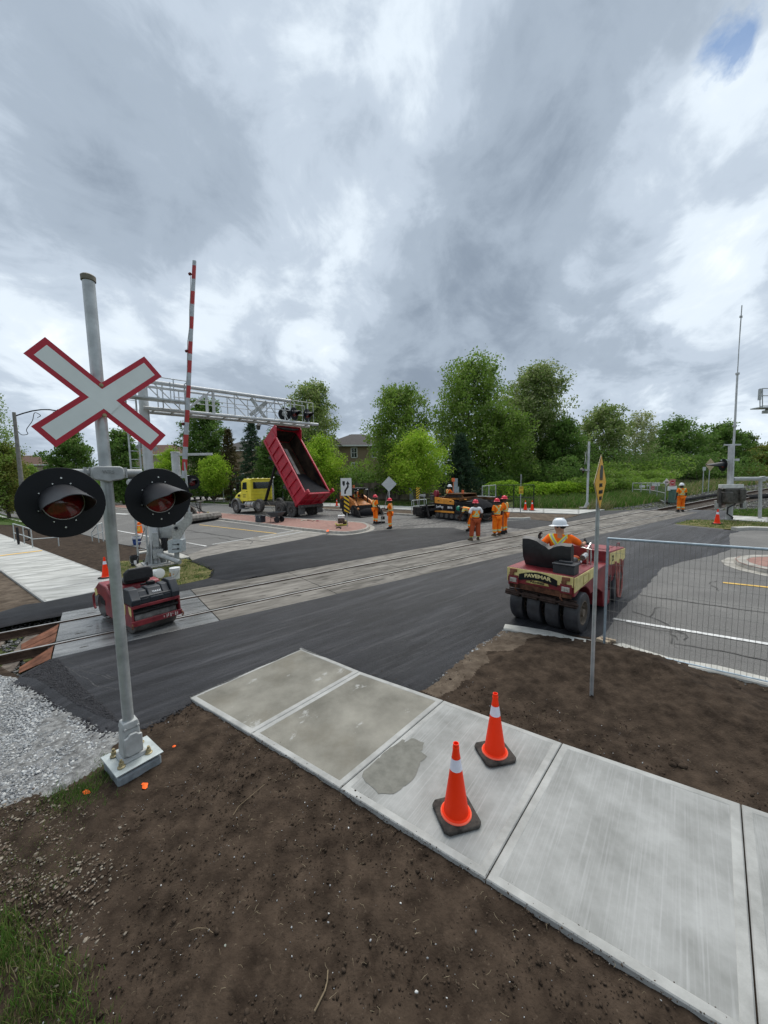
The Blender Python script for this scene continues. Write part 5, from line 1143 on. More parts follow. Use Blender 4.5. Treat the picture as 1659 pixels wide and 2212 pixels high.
def gate_right():
    base = G(*Z('m', 520, 1890)); Y = base.y; t = thing('crossing_gate', 'gate mechanism on a post with a tall thin antenna at the right', 'crossing gate', base, 0, 'railway crossing gates')
    P = lambda x, y, o=0: PL(Z('m', x, y), base+Vector((0, -o, 0)), (0, 1, 0))
    b = WB(base); bar(b, P(520, 1895), P(528, 1625), .14, 14); b.build('post', galv_dull, t, smooth=60)
    b = WB(base); bar(b, P(528, 1640, 0), P(541, 1268), .13, 14); b.build('upper_mast', steel_white, t, smooth=60)
    b = WB(base); c0, c1 = P(445, 1612, .2), P(627, 1612, .2); b.box((c0+c1)/2, ((c1-c0).length, .22, .20)); b.build('mount_beam', mat('white_beam', (.6, .6, .57), .6, 0, .15, 6), t, bevel=.02)
    mech = WB(base); cc = P(532, 1692, .1); mech.box(cc, (.95, .5, .75)); mech.box(cc+Vector((-.35, -.1, -.05)), (.35, .5, .55)); mech.box(cc+Vector((.33, -.1, .05)), (.3, .5, .6)); mech.build('gate_mechanism', mat('oily_casting', (.07, .065, .055), .5, .3, .5, 8, bump=.4), t, bevel=.05)
    b = WB(base)
    for x in (445, 622): bar(b, P(x, 1625, .15), P(x, 1790, .15), .06)
    b.build('hanger', grey_frame, t)
    b = WB(base); bar(b, P(552, 1551), P(843, 1549), .10, 12); bar(b, P(843, 1549), P(1100, 1548), .10, 12); b.build('counter_arm', galv_dull, t, smooth=60)
    b = WB(base); bar(b, P(780, 1550), P(775, 1890), .075, 10); bar(b, P(795, 1530), P(797, 1570), .12, 8); b.build('arm_stay', galv_dull, t, smooth=60)
    b = WB(base); bar(b, P(485, 1890), P(790, 1903), .08, 10); b.build('ground_pipe', galv_dull, t, smooth=60)
    b = WB(base); b.tube([P(575, 1700, .3), P(570, 1760, .3), P(510, 1790, .3), P(505, 1840, .3), P(550, 1870, .25), P(540, 1895)], .035, 6); b.build('cable', blackr, t)
    b = WB(base); c0, c1 = P(480, 1270), P(617, 1265); b.box((c0+c1)/2, ((c1-c0).length, .06, .07)); b.build('cross_bar', steel_white, t); b = WB(base); c0, c1 = P(455, 1397), P(600, 1390); b.box((c0+c1)/2, ((c1-c0).length, .06, .07)); b.box(P(590, 1392, .05), (.16, .05, .12)); b.build('cross_bar', steel_white, t)
    an = WB(base); an.tube([P(546, 1580, .12), P(556, 1300, .12), P(568, 1110, .12), P(583, 800, .12), P(590, 680, .12)], [.05, .045, .045, .04, .04], 8); an.cyl(P(566, 1118, .12), P(567, 1104, .12), .09); an.cyl(P(590, 686, .12), P(590, 670, .12), .08); ant = an.build('antenna_pole', steel_white, t, smooth=60)
    an = WB(base); an.tube([P(590, 680, .12), P(603, 450, .12), P(613, 300, .12), P(627, 110, .12)], [.022, .020, .026, .022], 6)
    for y in (200, 210): an.box(P(619, y, .12), (.13, .03, .04))
    an.build('antenna_whip', galv_dull, t, smooth=60)
    sg = signal_light(t, base, P(470, 1435, .1), 262, 1.0, .75, detail=False)
    return t
gate_right()
for x, y, lab in ((420, 1800, 'left white concrete stub post in front of the right gate'), (632, 1803, 'right white concrete stub post in front of the right gate')):
    p = G(*Z('m', x, y)); b = MB(); H_ = top(p, Z('m', 0, y-68)[1]); b.box((0, 0, H_/2), (.22, .18, H_)); b.box((0, 0, H_), (.25, .2, .03)); o = b.build('stub_post', mat('old_white_post', (.40, .39, .36), .85, 0, .3, 8), None, bevel=.015); o.location = p; tag(o, lab, 'post', 'stub posts by the right gate')
def right_platform():
    # service basket of the right-hand cantilever; its mast stands beyond the frame
    base = gp(24.0, 19.0); t = thing('cantilever_signal', 'railed steel service basket of a second cantilever cut by the right edge', 'signal gantry', base, 0, 'railway crossing signals')
    P = lambda x, y, o=0: PL(Z('m', x, y), gp(0, 19.0)+Vector((0, -o, 0)), (0, 1, 0))
    b = WB(base); bar(b, base, base+Vector((0, 0, 8)), .2, 14); b.build('mast', steel_white, t, smooth=60)
    b = WB(base); c = P(777, 955); e = P(1000, 955); b.box((c+e)/2+Vector((0, .25, 0)), ((e-c).length, .5, .05)); b.box(P(900, 975)+Vector((.4, .3, -.05)), (1.2, .3, .15)); pl = b.build('service_platform', galv, t)
    b = WB(base)
    for o_ in (0, -.45):
        for x in (777, 797, 860, 930): bar(b, P(x, 955, o_), P(x, 800, o_), .025, 6)
        for y in (800, 860, 945): bar(b, P(777, y+6, o_), P(797, y, o_), .022, 6); bar(b, P(797, y, o_), P(1000, y, o_), .022, 6)
    for y in (806, 866): bar(b, P(777, y, 0), P(777, y, -.45), .022, 6)
    b.box(P(775, 850, 0), (.04, .15, .55)); b.build('platform_rail', galv, pl)
    b = WB(base); bar(b, P(835, 975, -.4), Vector((base.x, base.y, P(835, 975).z)), .12, 12); b.build('beam', steel_white, t, smooth=60)
right_platform()
def far_mast():
    base = G(1268, 1098); t = thing('crossing_signal', 'slim silver signal mast on the far side of the tracks, its crossbuck seen edge on', 'signal', base, 0, 'railway crossing signals')
    H_ = top(base, Z('G', 0, 480)[1]); b = WB(base); b.lathe([(.075, base.z+.3), (.075, base.z+H_)], 16, o=(base.x, base.y, 0)); b.build('mast', steel_white, t, smooth=60)
    b = WB(base); b.box(base+Vector((0, 0, .03)), (.9, .5, .12)); b.build('footing', conc_old, t, bevel=.02)
    b = WB(base); b.lathe([(.22, base.z+.08), (.17, base.z+.2), (.10, base.z+.4), (.09, base.z+.42)], 14, o=(base.x, base.y, 0)); b.build('mast_base_casting', galv_dull, t, smooth=40)
    c = PL(Z('G', 214, 610), base, (0, 1, 0)); crossbuck(t, base, c, 248, 1.2, .2, ang=(-45, 45), border=False)
    c = PL(Z('G', 190, 708), base, (0, 1, 0)); signal_light(t, base, c+Vector((.12, .15, 0)), 262, .8, .3, detail=False); b = WB(base); bar(b, c, Vector((base.x, base.y, c.z)), .04); b.box(c+Vector((.28, 0, 0)), (.3, .3, .12)); b.build('crossarm', galv_dull, t)
far_mast()

# ================================================================== sign posts
def post(name, label, base, H_, cat='sign', r=.03, m=None, group=None, u_channel=False):
    t = thing(name, label, cat, base, 0, group); b = MB()
    if u_channel: b.box((0, 0, H_/2-.1), (.05, .012, H_+.2), Matrix.Rotation(rad(49), 3, 'Z')); b.box((.014, -.012, H_/2-.1), (.008, .035, H_+.2), Matrix.Rotation(rad(49), 3, 'Z'))
    else: b.cyl((0, 0, -.1), (0, 0, H_), r, n=10)
    b.build('sign_post', m or galv, t, smooth=40); return t
def diamond(parent, base, c, az, half, m, back=None, th=.004, name='sign_face', hv=None):
    fr_ = Matrix.Translation(-Vector(base)) @ frame(Vector(c), uvec(az), (0, 0, 1)); hv = hv or half
    b = MB(); b.M = fr_; b.prism([(0, -hv, 0), (half, 0, 0), (0, hv, 0), (-half, 0, 0)], (0, 0, th)); return b.build(name, m, parent, smooth=0)
bs = G(1275, 1510); t = post('pedestrian_warning_sign', 'yellow LOOK LISTEN LIVE diamond, nearly edge on, on a post in the soil', bs, 3.05, cat='sign', u_channel=True)
az = 49; n = nvec(az); c = Vector((bs.x, bs.y, 0))+n*.03; c.z = PL((1292, 1043), c, n).z
b = MB(); b.M = Matrix.Translation(-bs) @ frame(c, uvec(az), (0, 0, 1)); hf = .355
rim = mat('sign_rim_pale', (.62, .52, .32), .5, 0, .1, 5)
b.prism([(0, -hf, 0), (hf, 0, 0), (0, hf, 0), (-hf, 0, 0)], (0, 0, -.004)); b.prism([(0, -hf, -.004), (hf, 0, -.004), (0, hf, -.004), (-hf, 0, -.004)], (0, 0, .002)); sg = b.build('sign_plate', rim, t, smooth=0)
def face(off): return Matrix.Translation(-bs) @ frame(c+n*off, uvec(az), (0, 0, 1))
b = MB(); b.M = face(.006); h2 = .335; b.add([(0, -h2, 0), (h2, 0, 0), (0, h2, 0), (-h2, 0, 0)], [(0, 1, 2, 3)]); b.build('sign_face', mat('sign_amber', (.80, .40, .02), .45, 0, .06, 3), sg, smooth=0)
b = MB(); b.M = face(.008)
b.add([(-.08, .055, 0), (.10, .06, 0), (.115, .20, 0), (.06, .22, 0), (-.045, .22, 0), (-.045, .17, 0), (-.08, .16, 0)], [(0, 1, 2, 3, 4, 5, 6)])
for x in (-.06, -.01, .04, .085): b.lathe([(.001, 0), (.018, 0)], 10, o=(x, .045, 0), cap=False)
b.build('train_symbol', text_black, sg, smooth=0)
for s_, yy, w_ in (('LOOK', -.035, .17), ('LISTEN', -.12, .20), ('LIVE', -.20, .14)): text(s_, 'lettering', text_black, face(.008) @ Matrix.Translation((0, yy, 0)), .062, w_, sg)
def plate(parent, base, c, az, w, h, m, name='sign_face', r=.0, th=.004, rot=0):
    b = MB(); b.M = Matrix.Translation(-Vector(base)) @ frame(Vector(c), uvec(az), (0, 0, 1)) @ Matrix.Rotation(rot, 4, 'Z'); b.box((0, 0, 0), (w, h, th)); return b.build(name, m, parent, smooth=0)
def stripes(parent, base, c, az, w, h, dirn=1):
    """black and yellow hazard board"""
    b = MB(); b.M = Matrix.Translation(-Vector(base)) @ frame(Vector(c)+nvec(az)*.004, uvec(az), (0, 0, 1)); k = 5; st = h/k
    for i in range(-1, k+1):
        y0 = -h/2+i*st; sl_ = w*.75*dirn; q = [(-w/2, y0), (w/2, y0+sl_), (w/2, y0+sl_+st*.5), (-w/2, y0+st*.5)]
        q = [(x, max(-h/2, min(h/2, y))) for x, y in q]
        if abs(q[0][1]-q[3][1])+abs(q[1][1]-q[2][1]) > .01: b.add([(x, y, 0) for x, y in q], [(0, 1, 2, 3)])
    return b.build('stripes', text_black, parent, smooth=0)
def sign_at(q, az, w, h, m, base, t, off=.04):
    n = nvec(az); c = Vector((base.x, base.y, 0))+n*off; p = PL(q, c, n); c = Vector((c.x, c.y, p.z)); return plate(t, base, c, az, w, h, m), c
# keep right + hazard board on the median nose
p = G(*Z('b', 320, 1055), h=.13); p.z = slope(p.x, p.y)+.12; H_ = top(p, Z('b', 0, 190)[1]); t = post('keep_right_sign', 'white keep right arrow sign above a striped hazard board on the median nose', p, H_, r=.028)
s1, c1 = sign_at(Z('b', 308, 318), 4, .62, 1.0, white, p, t, .05); s2, c2_ = sign_at(Z('b', 318, 605), 4, .30, 1.25, hazard_yellow, p, t, .045); stripes(s2, p, c2_, 4, .30, 1.25, -1)
b = MB(); b.M = Matrix.Translation(-p) @ frame(c1+nvec(4)*.005, uvec(4), (0, 0, 1))
b.add([(-.21, .33, 0), (-.07, .33, 0), (-.07, .14, 0), (-.13, .02, 0), (-.21, .16, 0)], [(4, 3, 2, 1, 0)])
pa = [(-.08, -.40), (-.08, -.25), (.10, -.02), (.08, .16)]; w_ = .035
b.add([(-.12, -.40, 0), (-.03, -.40, 0), (-.02, -.25, 0), (.14, -.02, 0), (.14, .14, 0), (.22, .14, 0), (.09, .34, 0), (-.02, .14, 0), (.05, .14, 0), (.05, .02, 0), (-.11, -.20, 0)], [(0, 1, 2, 10), (2, 3, 9, 10), (3, 4, 8, 9), (5, 6, 7)])
b.build('arrow_symbol', text_black, s1, smooth=0)
def small_sign(name, label, px, ytop, plates, cat='sign', r=.03, group=None, h=0, m=None):
    base = G(*px, h=h) if not isinstance(px, Vector) else px; base.z = slope(base.x, base.y)+h; t = post(name, label, base, top(base, ytop), cat, r, m, group)
    for q, az, w, hh, m, kind in plates:
        n_ = nvec(az); c_ = Vector((base.x, base.y, 0))+n_*.05; c_.z = PL(q, c_, n_).z
        if kind == 'd': diamond(t, base, c_, az, w, m)
        elif kind == 'c':
            b_ = MB(); b_.M = Matrix.Translation(-base) @ frame(c_, uvec(az), (0, 0, 1)); b_.lathe([(.001, .004), (w, .004), (w, -.004), (.001, -.004)], 24, cap=False); b_.build('sign_face', m, t)
        else:
            s_ = plate(t, base, c_, az, w, hh, m)
            if kind == 's': stripes(s_, base, c_, az, w, hh, 1)
    return t, base
zinc_sign = mat('sign_back_zinc', (.52, .55, .55), .5, .2, .08, 6)
small_sign('diamond_sign', 'grey back of a diamond sign above the worker with the shovel', Z('E', 485, 500), Z('E', 0, 172)[1], [(Z('E', 479, 220), 5, .52, 0, zinc_sign, 'd')], r=.045)
small_sign('hazard_board', 'yellow and black striped board left of the paving machine', Z('E', 717, 430), Z('E', 0, 250)[1], [(Z('E', 717, 300), 5, .30, 1.0, hazard_yellow, 's')])
t_, b_ = small_sign('narrow_diamond_sign', 'thin grey diamond above two small yellow plates before the vine fence', Z('F', 253, 430), Z('F', 0, 45)[1], [(Z('F', 257, 90), 70, .30, 0, zinc_sign, 'd'), (Z('F', 262, 185), 8, .32, .24, hazard_yellow, 'p'), (Z('F', 262, 222), 8, .32, .22, hazard_yellow, 'p')])
b = MB()
for q in (Z('F', 262, 150), Z('F', 262, 175), Z('F', 262, 190), Z('F', 262, 215), Z('F', 262, 228)):
    c_ = Vector((b_.x, b_.y, 0))+nvec(8)*.056; c_.z = PL(q, c_, nvec(8)).z; b.M = Matrix.Translation(-b_) @ frame(c_, uvec(8), (0, 0, 1)); b.box((0, 0, 0), (.26, .035, .002))
b.build('printed_lines', text_black, t_, smooth=0)
t_, b_ = small_sign('no_stopping_sign', 'round N sign on the base of a lamp post behind the dump truck', G(*Z('a', 800, 1115)), Z('a', 0, 845)[1], [(Z('a', 800, 880), 5, .9, .95, white, 'p')], r=.05)
c_ = Vector((b_.x, b_.y, 0))+nvec(5)*.06; c_.z = PL(Z('a', 800, 880), c_, nvec(5)).z
b = MB(); b.M = Matrix.Translation(-b_) @ frame(c_, uvec(5), (0, 0, 1)); b.lathe([(.30, 0), (.38, 0)], 24, cap=False); b.build('ring_symbol', text_black, t_, smooth=0)
text('N', 'lettering', text_black, Matrix.Translation(-b_) @ frame(c_, uvec(5), (0, 0, 1)), .6, None, t_)
small_sign('wooden_marker_post', 'plain grey square post standing left of the yellow truck cab', Z('D', 745, 1028), Z('D', 0, 875)[1], [], 'post', .07)
small_sign('grey_pole_sign', 'narrow grey sign seen edge on at the right behind the man on the tracks', Z('m', 298, 1668), Z('m', 0, 1452)[1], [(Z('m', 307, 1466), 5, .32, .32, zinc_sign, 'p')], r=.04)
t_, b_ = small_sign('curve_sign', 'pale diamond sign with black bar beside the dark hooded lamp at right', Z('m', 345, 1680), Z('m', 0, 1400)[1], [(Z('m', 374, 1432), 10, .55, 0, mat('sign_faded', (.50, .40, .25), .6), 'd')], r=.035)
t_, b_ = small_sign('track_number_sign', 'little white diamond marked 486 on a thin post by the gated enclosure', Z('G', 842, 965), Z('G', 0, 785)[1], [(Z('G', 842, 803), 5, .28, 0, white, 'd')], r=.02)
c_ = Vector((b_.x, b_.y, 0))+nvec(5)*.06; c_.z = PL(Z('G', 842, 803), c_, nvec(5)).z; text('486', 'lettering', text_black, Matrix.Translation(-b_) @ frame(c_, uvec(5), (0, 0, 1)), .14, .3, t_)
pinkish = mat('sign_pink_red', (.55, .22, .20), .6)
for k, (x, yb, sy, sw, lab) in enumerate(((889, 965, 808, .48, 'red stop hand notice above a white notice on the enclosure gate post'), (737, 915, 851, .38, 'pink red stop hand notice on the enclosure fence'), (655, 905, 836, .55, 'white notice on the left part of the enclosure fence'), (700, 905, 829, .30, 'small grey notice beside the white notice on the enclosure'), (762, 905, 820, .8, 'long white notice on the top rail of the enclosure fence'))):
    red_ = k < 2; m_ = pinkish if red_ else (white if k != 3 else zinc_sign)
    t_, b_ = small_sign('notice_sign', lab, Z('G', x, yb), Z('G', 0, sy-22)[1], [(Z('G', x, sy), 6, sw, sw*1.1 if red_ else sw*.4, m_, 'p')]+([(Z('G', x, 851), 6, .75, .34, white, 'p')] if k == 0 else []), r=.02, group='notices on the enclosure by the tracks')
    if red_:
        c_ = Vector((b_.x, b_.y, 0))+nvec(6)*.055; c_.z = PL(Z('G', x, sy), c_, nvec(6)).z; b = MB(); b.M = Matrix.Translation(-b_) @ frame(c_, uvec(6), (0, 0, 1)); b.lathe([(.001, 0), (sw*.33, 0)], 16, cap=False); b.build('symbol', sign_red, t_, smooth=0)
        b = MB(); b.M = Matrix.Translation(-b_) @ frame(c_+nvec(6)*.004, uvec(6), (0, 0, 1)); b.box((0, 0, 0), (sw*.4, sw*.1, .002)); b.build('symbol_bar', white, t_, smooth=0)
# ================================================================== lamps
def street_lamp(base, H_, label, arm_q, lant_q, side, r=.16):
    t = thing('street_lamp', label, 'street lamp', base, 0, 'old style lamps on tapered concrete poles'); b = MB()
    b.lathe([(r, -.2), (r*.62, H_)], 12); b.build('pole', mat('lamp_pole_grey', (.22, .21, .19), .85, 0, .2, 4), t, smooth=60)
    az_ = math.atan2(base.x, base.y); u = Vector((math.cos(az_), -math.sin(az_), 0))*side; Zv = Vector((0, 0, 1))
    b = MB(); Lh = lant_q; z = H_-.35*H_*.1; pts = [Zv*z+u*(Lh*k) + Zv*(.85*math.sin(PI*.62*k)) for k in (0, .2, .4, .6, .8, 1)]; b.tube(pts, .055, 6)
    sp_ = [Zv*(z-1.3)+u*(.12), Zv*(z-1.6)+u*.35, Zv*(z-1.5)+u*.75, Zv*(z-1.1)+u*.7, Zv*(z-.3)+u*(Lh*.38), Zv*(z+.45)+u*(Lh*.45), Zv*(z+.25)+u*(Lh*.58), Zv*(z+.02)+u*(Lh*.5)]; b.tube(smooth_path(sp_, 5), .03, 5)
    b.build('scroll_arm', black, t, smooth=60)
    e = pts[-1]; b = MB(); b.lathe([(.05, .30), (.20, .12), (.42, 0), (.30, -.04), (.22, -.5), (.05, -.56)], 8, o=e-Zv*.15); b.build('lantern', mat('lantern_bronze', (.06, .055, .045), .6), t, smooth=20)
    return t
lb = G(*Z('e', 345, 1730)); street_lamp(lb, top(lb, Z('e', 0, 250)[1]), 'lamp post at the left edge with a scrolled arm behind the crossbuck', 0, 3.0, 1, .2)
lb = G(*Z('a', 803, 1112)); street_lamp(lb, top(lb, Z('a', 0, 262)[1]), 'lamp post hidden by the red dump body, its lantern left of the body top', 0, 2.8, -1, .2)
def ornate_base(base, H_, label, k=1):
    b = MB(); b.lathe([(.55*k, 0), (.55*k, H_*.12), (.42*k, H_*.14), (.42*k, H_*.30), (.30*k, H_*.34), (.24*k, H_*.7), (.30*k, H_*.72), (.30*k, H_*.76), (.16*k, H_*.8), (.14*k, H_)], 8); o = b.build('ornate_lamp_base', mat('cast_stone', (.30, .29, .26), .85, 0, .2, 5), None, smooth=20); o.location = base; tag(o, label, 'lamp base', 'fluted stone lamp bases')
bs_ = G(*Z('a', 803, 1108)); ornate_base(bs_+Vector((-.05, -.15, 0)), top(bs_, Z('a', 0, 930)[1]), 'fluted grey lamp base behind the dump truck frame', .95)
bs_ = G(*Z('e', 118, 1322)); ornate_base(bs_, top(bs_, Z('e', 0, 1175)[1]), 'fluted grey lamp base beside the white car at the far left', .7)

# ================================================================== fences, rails, boxes
def mesh_fence():
    A = G(*Z('H', 320, 1133)); B2 = G(*Z('H', 1659, 1440)); d = (B2-A); d.z = 0; Ln = 3.4; d.normalize(); Zv = Vector((0, 0, 1)); H_ = 1.90
    t = thing('mesh_fence_panel', 'temporary galvanised wire mesh fence panel in front of the cracked old road', 'fence', A)
    fz = mat('fence_zinc', (.30, .36, .40), .5, .4, .2, 10)
    gz_ = lambda s: slope(A.x+d.x*s, A.y+d.y*s)-A.z
    for s in (0, Ln):
        b = MB(); b.cyl(d*s+Zv*(gz_(s)-.02), d*s+Zv*(gz_(s)+H_), .021, n=12); b.build('upright', fz, t, smooth=60)
    for h_ in (.03, H_-.01):
        b = MB(); b.cyl(Zv*(gz_(0)+h_), d*Ln+Zv*(gz_(Ln)+h_), .021, n=12); b.build('rail', fz, t, smooth=60)
    b = MB(); nrm = Vector((-d.y, d.x, 0))*.003; k = int(Ln/.062)
    for i in range(1, k): s = i*Ln/k; b.cyl(d*s+Zv*(gz_(s)+.05), d*s+Zv*(gz_(s)+H_-.03), .0021, n=4, cap=False)
    for j in range(1, 9): h_ = .05+j*(H_-.1)/9; b.cyl(nrm+Zv*(gz_(0)+h_), nrm+d*Ln+Zv*(gz_(Ln)+h_), .0022, n=4, cap=False)
    b.build('wire_mesh', mat('fence_wire', (.26, .25, .23), .5, .4, .2, 20), t, kind='stuff')
    w = G(*Z('H', 315, 1118)); bb = MB(); bb.box((0, 0, .05), (.20, .12, .10)); bb.box((.05, .06, .10), (.22, .05, .04), Matrix.Rotation(.3, 3, 'Z')); o = bb.build('timber_block', mat('pine_block', (.45, .36, .26), .85, 0, .2, 8), None, bevel=.004); o.location = w; o.rotation_euler = (0, 0, rad(-60)); tag(o, 'pale timber block under the foot of the mesh fence', 'wood block')
mesh_fence()
def pipe_rail(label, pts, ztop_y, mid=True, group='white pipe handrails', r=.025, m=None, hgt=None):
    W = w2(pts); base = W[0]; t = thing('handrail', label, 'handrail', base, 0, group); Zv = Vector((0, 0, 1)); m = m or mat('rail_white', (.50, .53, .52), .5, .2, .12, 5)
    hs = [hgt or top(w, y) for w, y in zip(W, ztop_y)]
    for w, h_ in zip(W, hs): b = WB(base); bar(b, w-Zv*.05, w+Zv*h_, r); b.build('post', m, t, smooth=60)
    for f in ((1, .5) if mid else (1,)):
        b = WB(base); b.tube([w+Zv*h_*f for w, h_ in zip(W, hs)], r, 8); b.build('rail', m, t, smooth=60)
    return t
pipe_rail('white hooped handrail left of the paving machine', [Z('c', 80, 628), Z('c', 108, 612), Z('c', 290, 590)], [Z('c', 0, 450)[1], Z('c', 0, 442)[1], Z('c', 0, 428)[1]])
pipe_rail('white handrail behind the hopper of the paving machine', [Z('c', 830, 545), Z('c', 928, 548), Z('c', 1100, 548), Z('c', 1212, 548), Z('c', 1262, 470)], [Z('c', 0, 382)[1]]*3+[Z('c', 0, 385)[1], Z('c', 0, 395)[1]])
pipe_rail('galvanised handrail at the edge of the left pavement', [Z('e', 200, 1985), Z('e', 330, 2022), Z('e', 440, 2068)], [Z('e', 0, 1742)[1], Z('e', 0, 1778)[1], Z('e', 0, 1815)[1]])
pipe_rail('low galvanised rail running over the dark soil behind the left disc', [Z('e', 440, 2066), Z('e', 790, 2035)], [Z('e', 0, 1950)[1], Z('e', 0, 1925)[1]], mid=False)
pipe_rail('galvanised rail between the left disc and the near mast', [Z('B', 755, 372), Z('B', 808, 380), Z('B', 845, 372)], [Z('B', 0, 305)[1], Z('B', 0, 240)[1], Z('B', 0, 225)[1]])
# base plate of the low rail and the black sleeve posts on the pavement rail
for (x, y0, y1, r, lab) in ((252, 2028, 1790, .06, 'black sleeved bollard at the left end of the pavement handrail'),):
    p = G(*Z('e', x, y0)); b = MB(); H_ = top(p, Z('e', 0, y1)[1]); b.cyl((0, 0, 0), (0, 0, .12), r*.8, n=14); b.cyl((0, 0, .12), (0, 0, H_), r, n=14); o = b.build('bollard', blackr, None, smooth=40); o.location = p; tag(o, lab, 'bollard')
p = G(*Z('e', 360, 1990)); b = MB(); H_ = top(p, Z('e', 0, 1815)[1])
b.tube([(-.1, 0, .12), (.1, 0, .12), (.17, 0, .2), (.17, 0, H_-.1), (.1, 0, H_), (-.1, 0, H_), (-.13, 0, H_-.12)], .035, 8); o = b.build('hoop_handle', blackr, None, smooth=50); o.location = p; tag(o, 'black rubber covered hoop on the pavement handrail', 'hoop')
# barrier gate frames with chevrons
def swing_gate(label, bl, br_, ytl, ytr, chev, brace=True):
    A, B2 = G(*bl), G(*br_); t = thing('barrier_gate', label, 'gate', A, 0, 'grey swing barrier gates with chevrons'); Zv = Vector((0, 0, 1)); ha, hb = top(A, ytl), top(B2, ytr)
    b = WB(A)
    for w, h_ in ((A, ha), (B2, hb)): bar(b, w, w+Zv*h_, .05)
    for f in (1.0, .62): bar(b, A+Zv*ha*f, B2+Zv*hb*f, .04)
    m_ = (A+B2)/2; bar(b, m_+Zv*.1, m_+Zv*(ha+hb)/2, .035)
    if brace: bar(b, A+Zv*ha*.6, B2+Zv*.1, .035)
    b.build('frame', galv, t, smooth=60)
    n_ = nvec(5)*.06
    c_ = A.lerp(B2, chev)+n_+Zv*ha*.85; pl = plate(t, A, c_, 5, .62, .55, hazard_yellow, 'chevron_board')
    b = MB(); b.M = Matrix.Translation(-A) @ frame(c_+nvec(5)*.004, uvec(5), (0, 0, 1))
    for k in (-.18, .05): b.add([(k, 0, 0), (k+.12, .22, 0), (k+.22, .22, 0), (k+.10, 0, 0), (k+.22, -.22, 0), (k+.12, -.22, 0)], [(0, 3, 2, 1), (0, 5, 4, 3)])
    b.build('chevrons', text_black, pl, smooth=0)
swing_gate('grey barrier gate right of the loader with a yellow chevron', Z('b', 838, 545), Z('b', 1075, 520), Z('b', 0, 325)[1], Z('b', 0, 330)[1], .12)
swing_gate('grey barrier gate behind the loader cab', Z('b', 395, 560), Z('b', 750, 545), Z('b', 0, 325)[1], Z('b', 0, 315)[1], .9, False)
def util_box(name, label, px, ytop, w, d_, cat='utility box', m=None, plug=0):
    p = G(*px); H_ = top(p, ytop); b = MB(); b.box((0, 0, H_/2), (w, d_, H_)); b.box((0, 0, H_), (w*1.06, d_*1.08, .05)); b.box((0, -d_/2-.006, H_*.5), (w*.8, .012, H_*.75)); o = b.build(name, m or mat('box_grey', (.30, .34, .35), .6, .1, .12, 4), None, bevel=.02); o.location = p; o.rotation_euler = (0, 0, rad(5)); return tag(o, label, cat, 'grey metal utility boxes')
util_box('utility_cabinet', 'wide grey utility cabinet behind the diamond sign', Z('b', 1100, 540), Z('b', 0, 395)[1], .95, .5)
util_box('utility_pedestal', 'slim grey pedestal left of the striped board', Z('c', 75, 440), Z('c', 0, 268)[1], .38, .3)
util_box('utility_pedestal', 'slim grey pedestal behind the paver operator', Z('c', 712, 500), Z('c', 0, 128)[1], .34, .3)
util_box('utility_cabinet', 'squat grey cabinet at the foot of the tall pedestal behind the paver', Z('c', 717, 500), Z('c', 0, 252)[1], .5, .35)
# chain-link
def chain_link(label, bl, br_, ytl, ytr, n_posts, m, wire_m, step=.16, midrail=False, group=None):
    A, B2 = (G(*bl) if not isinstance(bl, Vector) else bl), (G(*br_) if not isinstance(br_, Vector) else br_); t = thing('chain_link_fence', label, 'fence', A, 0, group); Zv = Vector((0, 0, 1)); ha, hb = top(A, ytl), top(B2, ytr)
    for k in range(n_posts):
        f = k/(n_posts-1); w = A.lerp(B2, f); b = WB(A); bar(b, w, w+Zv*(ha+(hb-ha)*f), .035); b.build('post', m, t, smooth=60)
    for f in ((1., .05, .5) if midrail else (1., .05)): b = WB(A); bar(b, A+Zv*ha*f, B2+Zv*hb*f, .025); b.build('rail', m, t, smooth=60)
    b = WB(A); Ln = (B2-A).length; k = int(Ln/step); dx = (B2-A)/Ln; h_ = (ha+hb)/2; m_ = int(h_/step)
    for i in range(-m_, k):
        for sg in (1, -1):
            s0, s1, z0_, z1_ = i*step, i*step+h_, 0, h_
            if s0 < 0: z0_ = -s0; s0 = 0
            if s1 > Ln: z1_ = h_-(s1-Ln); s1 = Ln
            if s1-s0 < .05: continue
            if sg == -1: z0_, z1_ = h_-z0_, h_-z1_
            b.cyl(A+dx*s0+Zv*z0_, A+dx*s1+Zv*z1_, .004, n=3, cap=False)
    b.build('wire_mesh', wire_m, t, kind='stuff'); return t
blk = mat('fence_black', (.015, .017, .017), .6); gz_w = mat('link_grey', (.20, .23, .22), .6, .2)
chain_link('grey chain-link gate panel right of the paver, in front of the vines', Z('c', 1100, 560), Z('c', 1295, 560), Z('c', 0, 238)[1], Z('c', 0, 220)[1], 3, galv, gz_w, .13, True, 'chain-link fences beyond the tracks')
chain_link('black chain-link fence under the lime vines', Z('c', 1300, 545), Z('F', 385, 410), Z('c', 0, 222)[1], Z('F', 0, 152)[1], 3, blk, blk, .25, True, 'chain-link fences beyond the tracks')
eA, eB, eC = Z('G', 580, 910), Z('G', 840, 965), Z('G', 985, 850)
chain_link('grey gated enclosure fence, left part', Z('G', 583, 908), Z('G', 718, 918), Z('G', 0, 810)[1], Z('G', 0, 810)[1], 3, galv, gz_w, .3, True, 'chain-link fences beyond the tracks')
chain_link('grey gated enclosure fence, right part behind the man on the tracks', Z('G', 722, 920), Z('G', 842, 966), Z('G', 0, 808)[1], Z('G', 0, 812)[1], 3, galv, gz_w, .3, True, 'chain-link fences beyond the tracks')
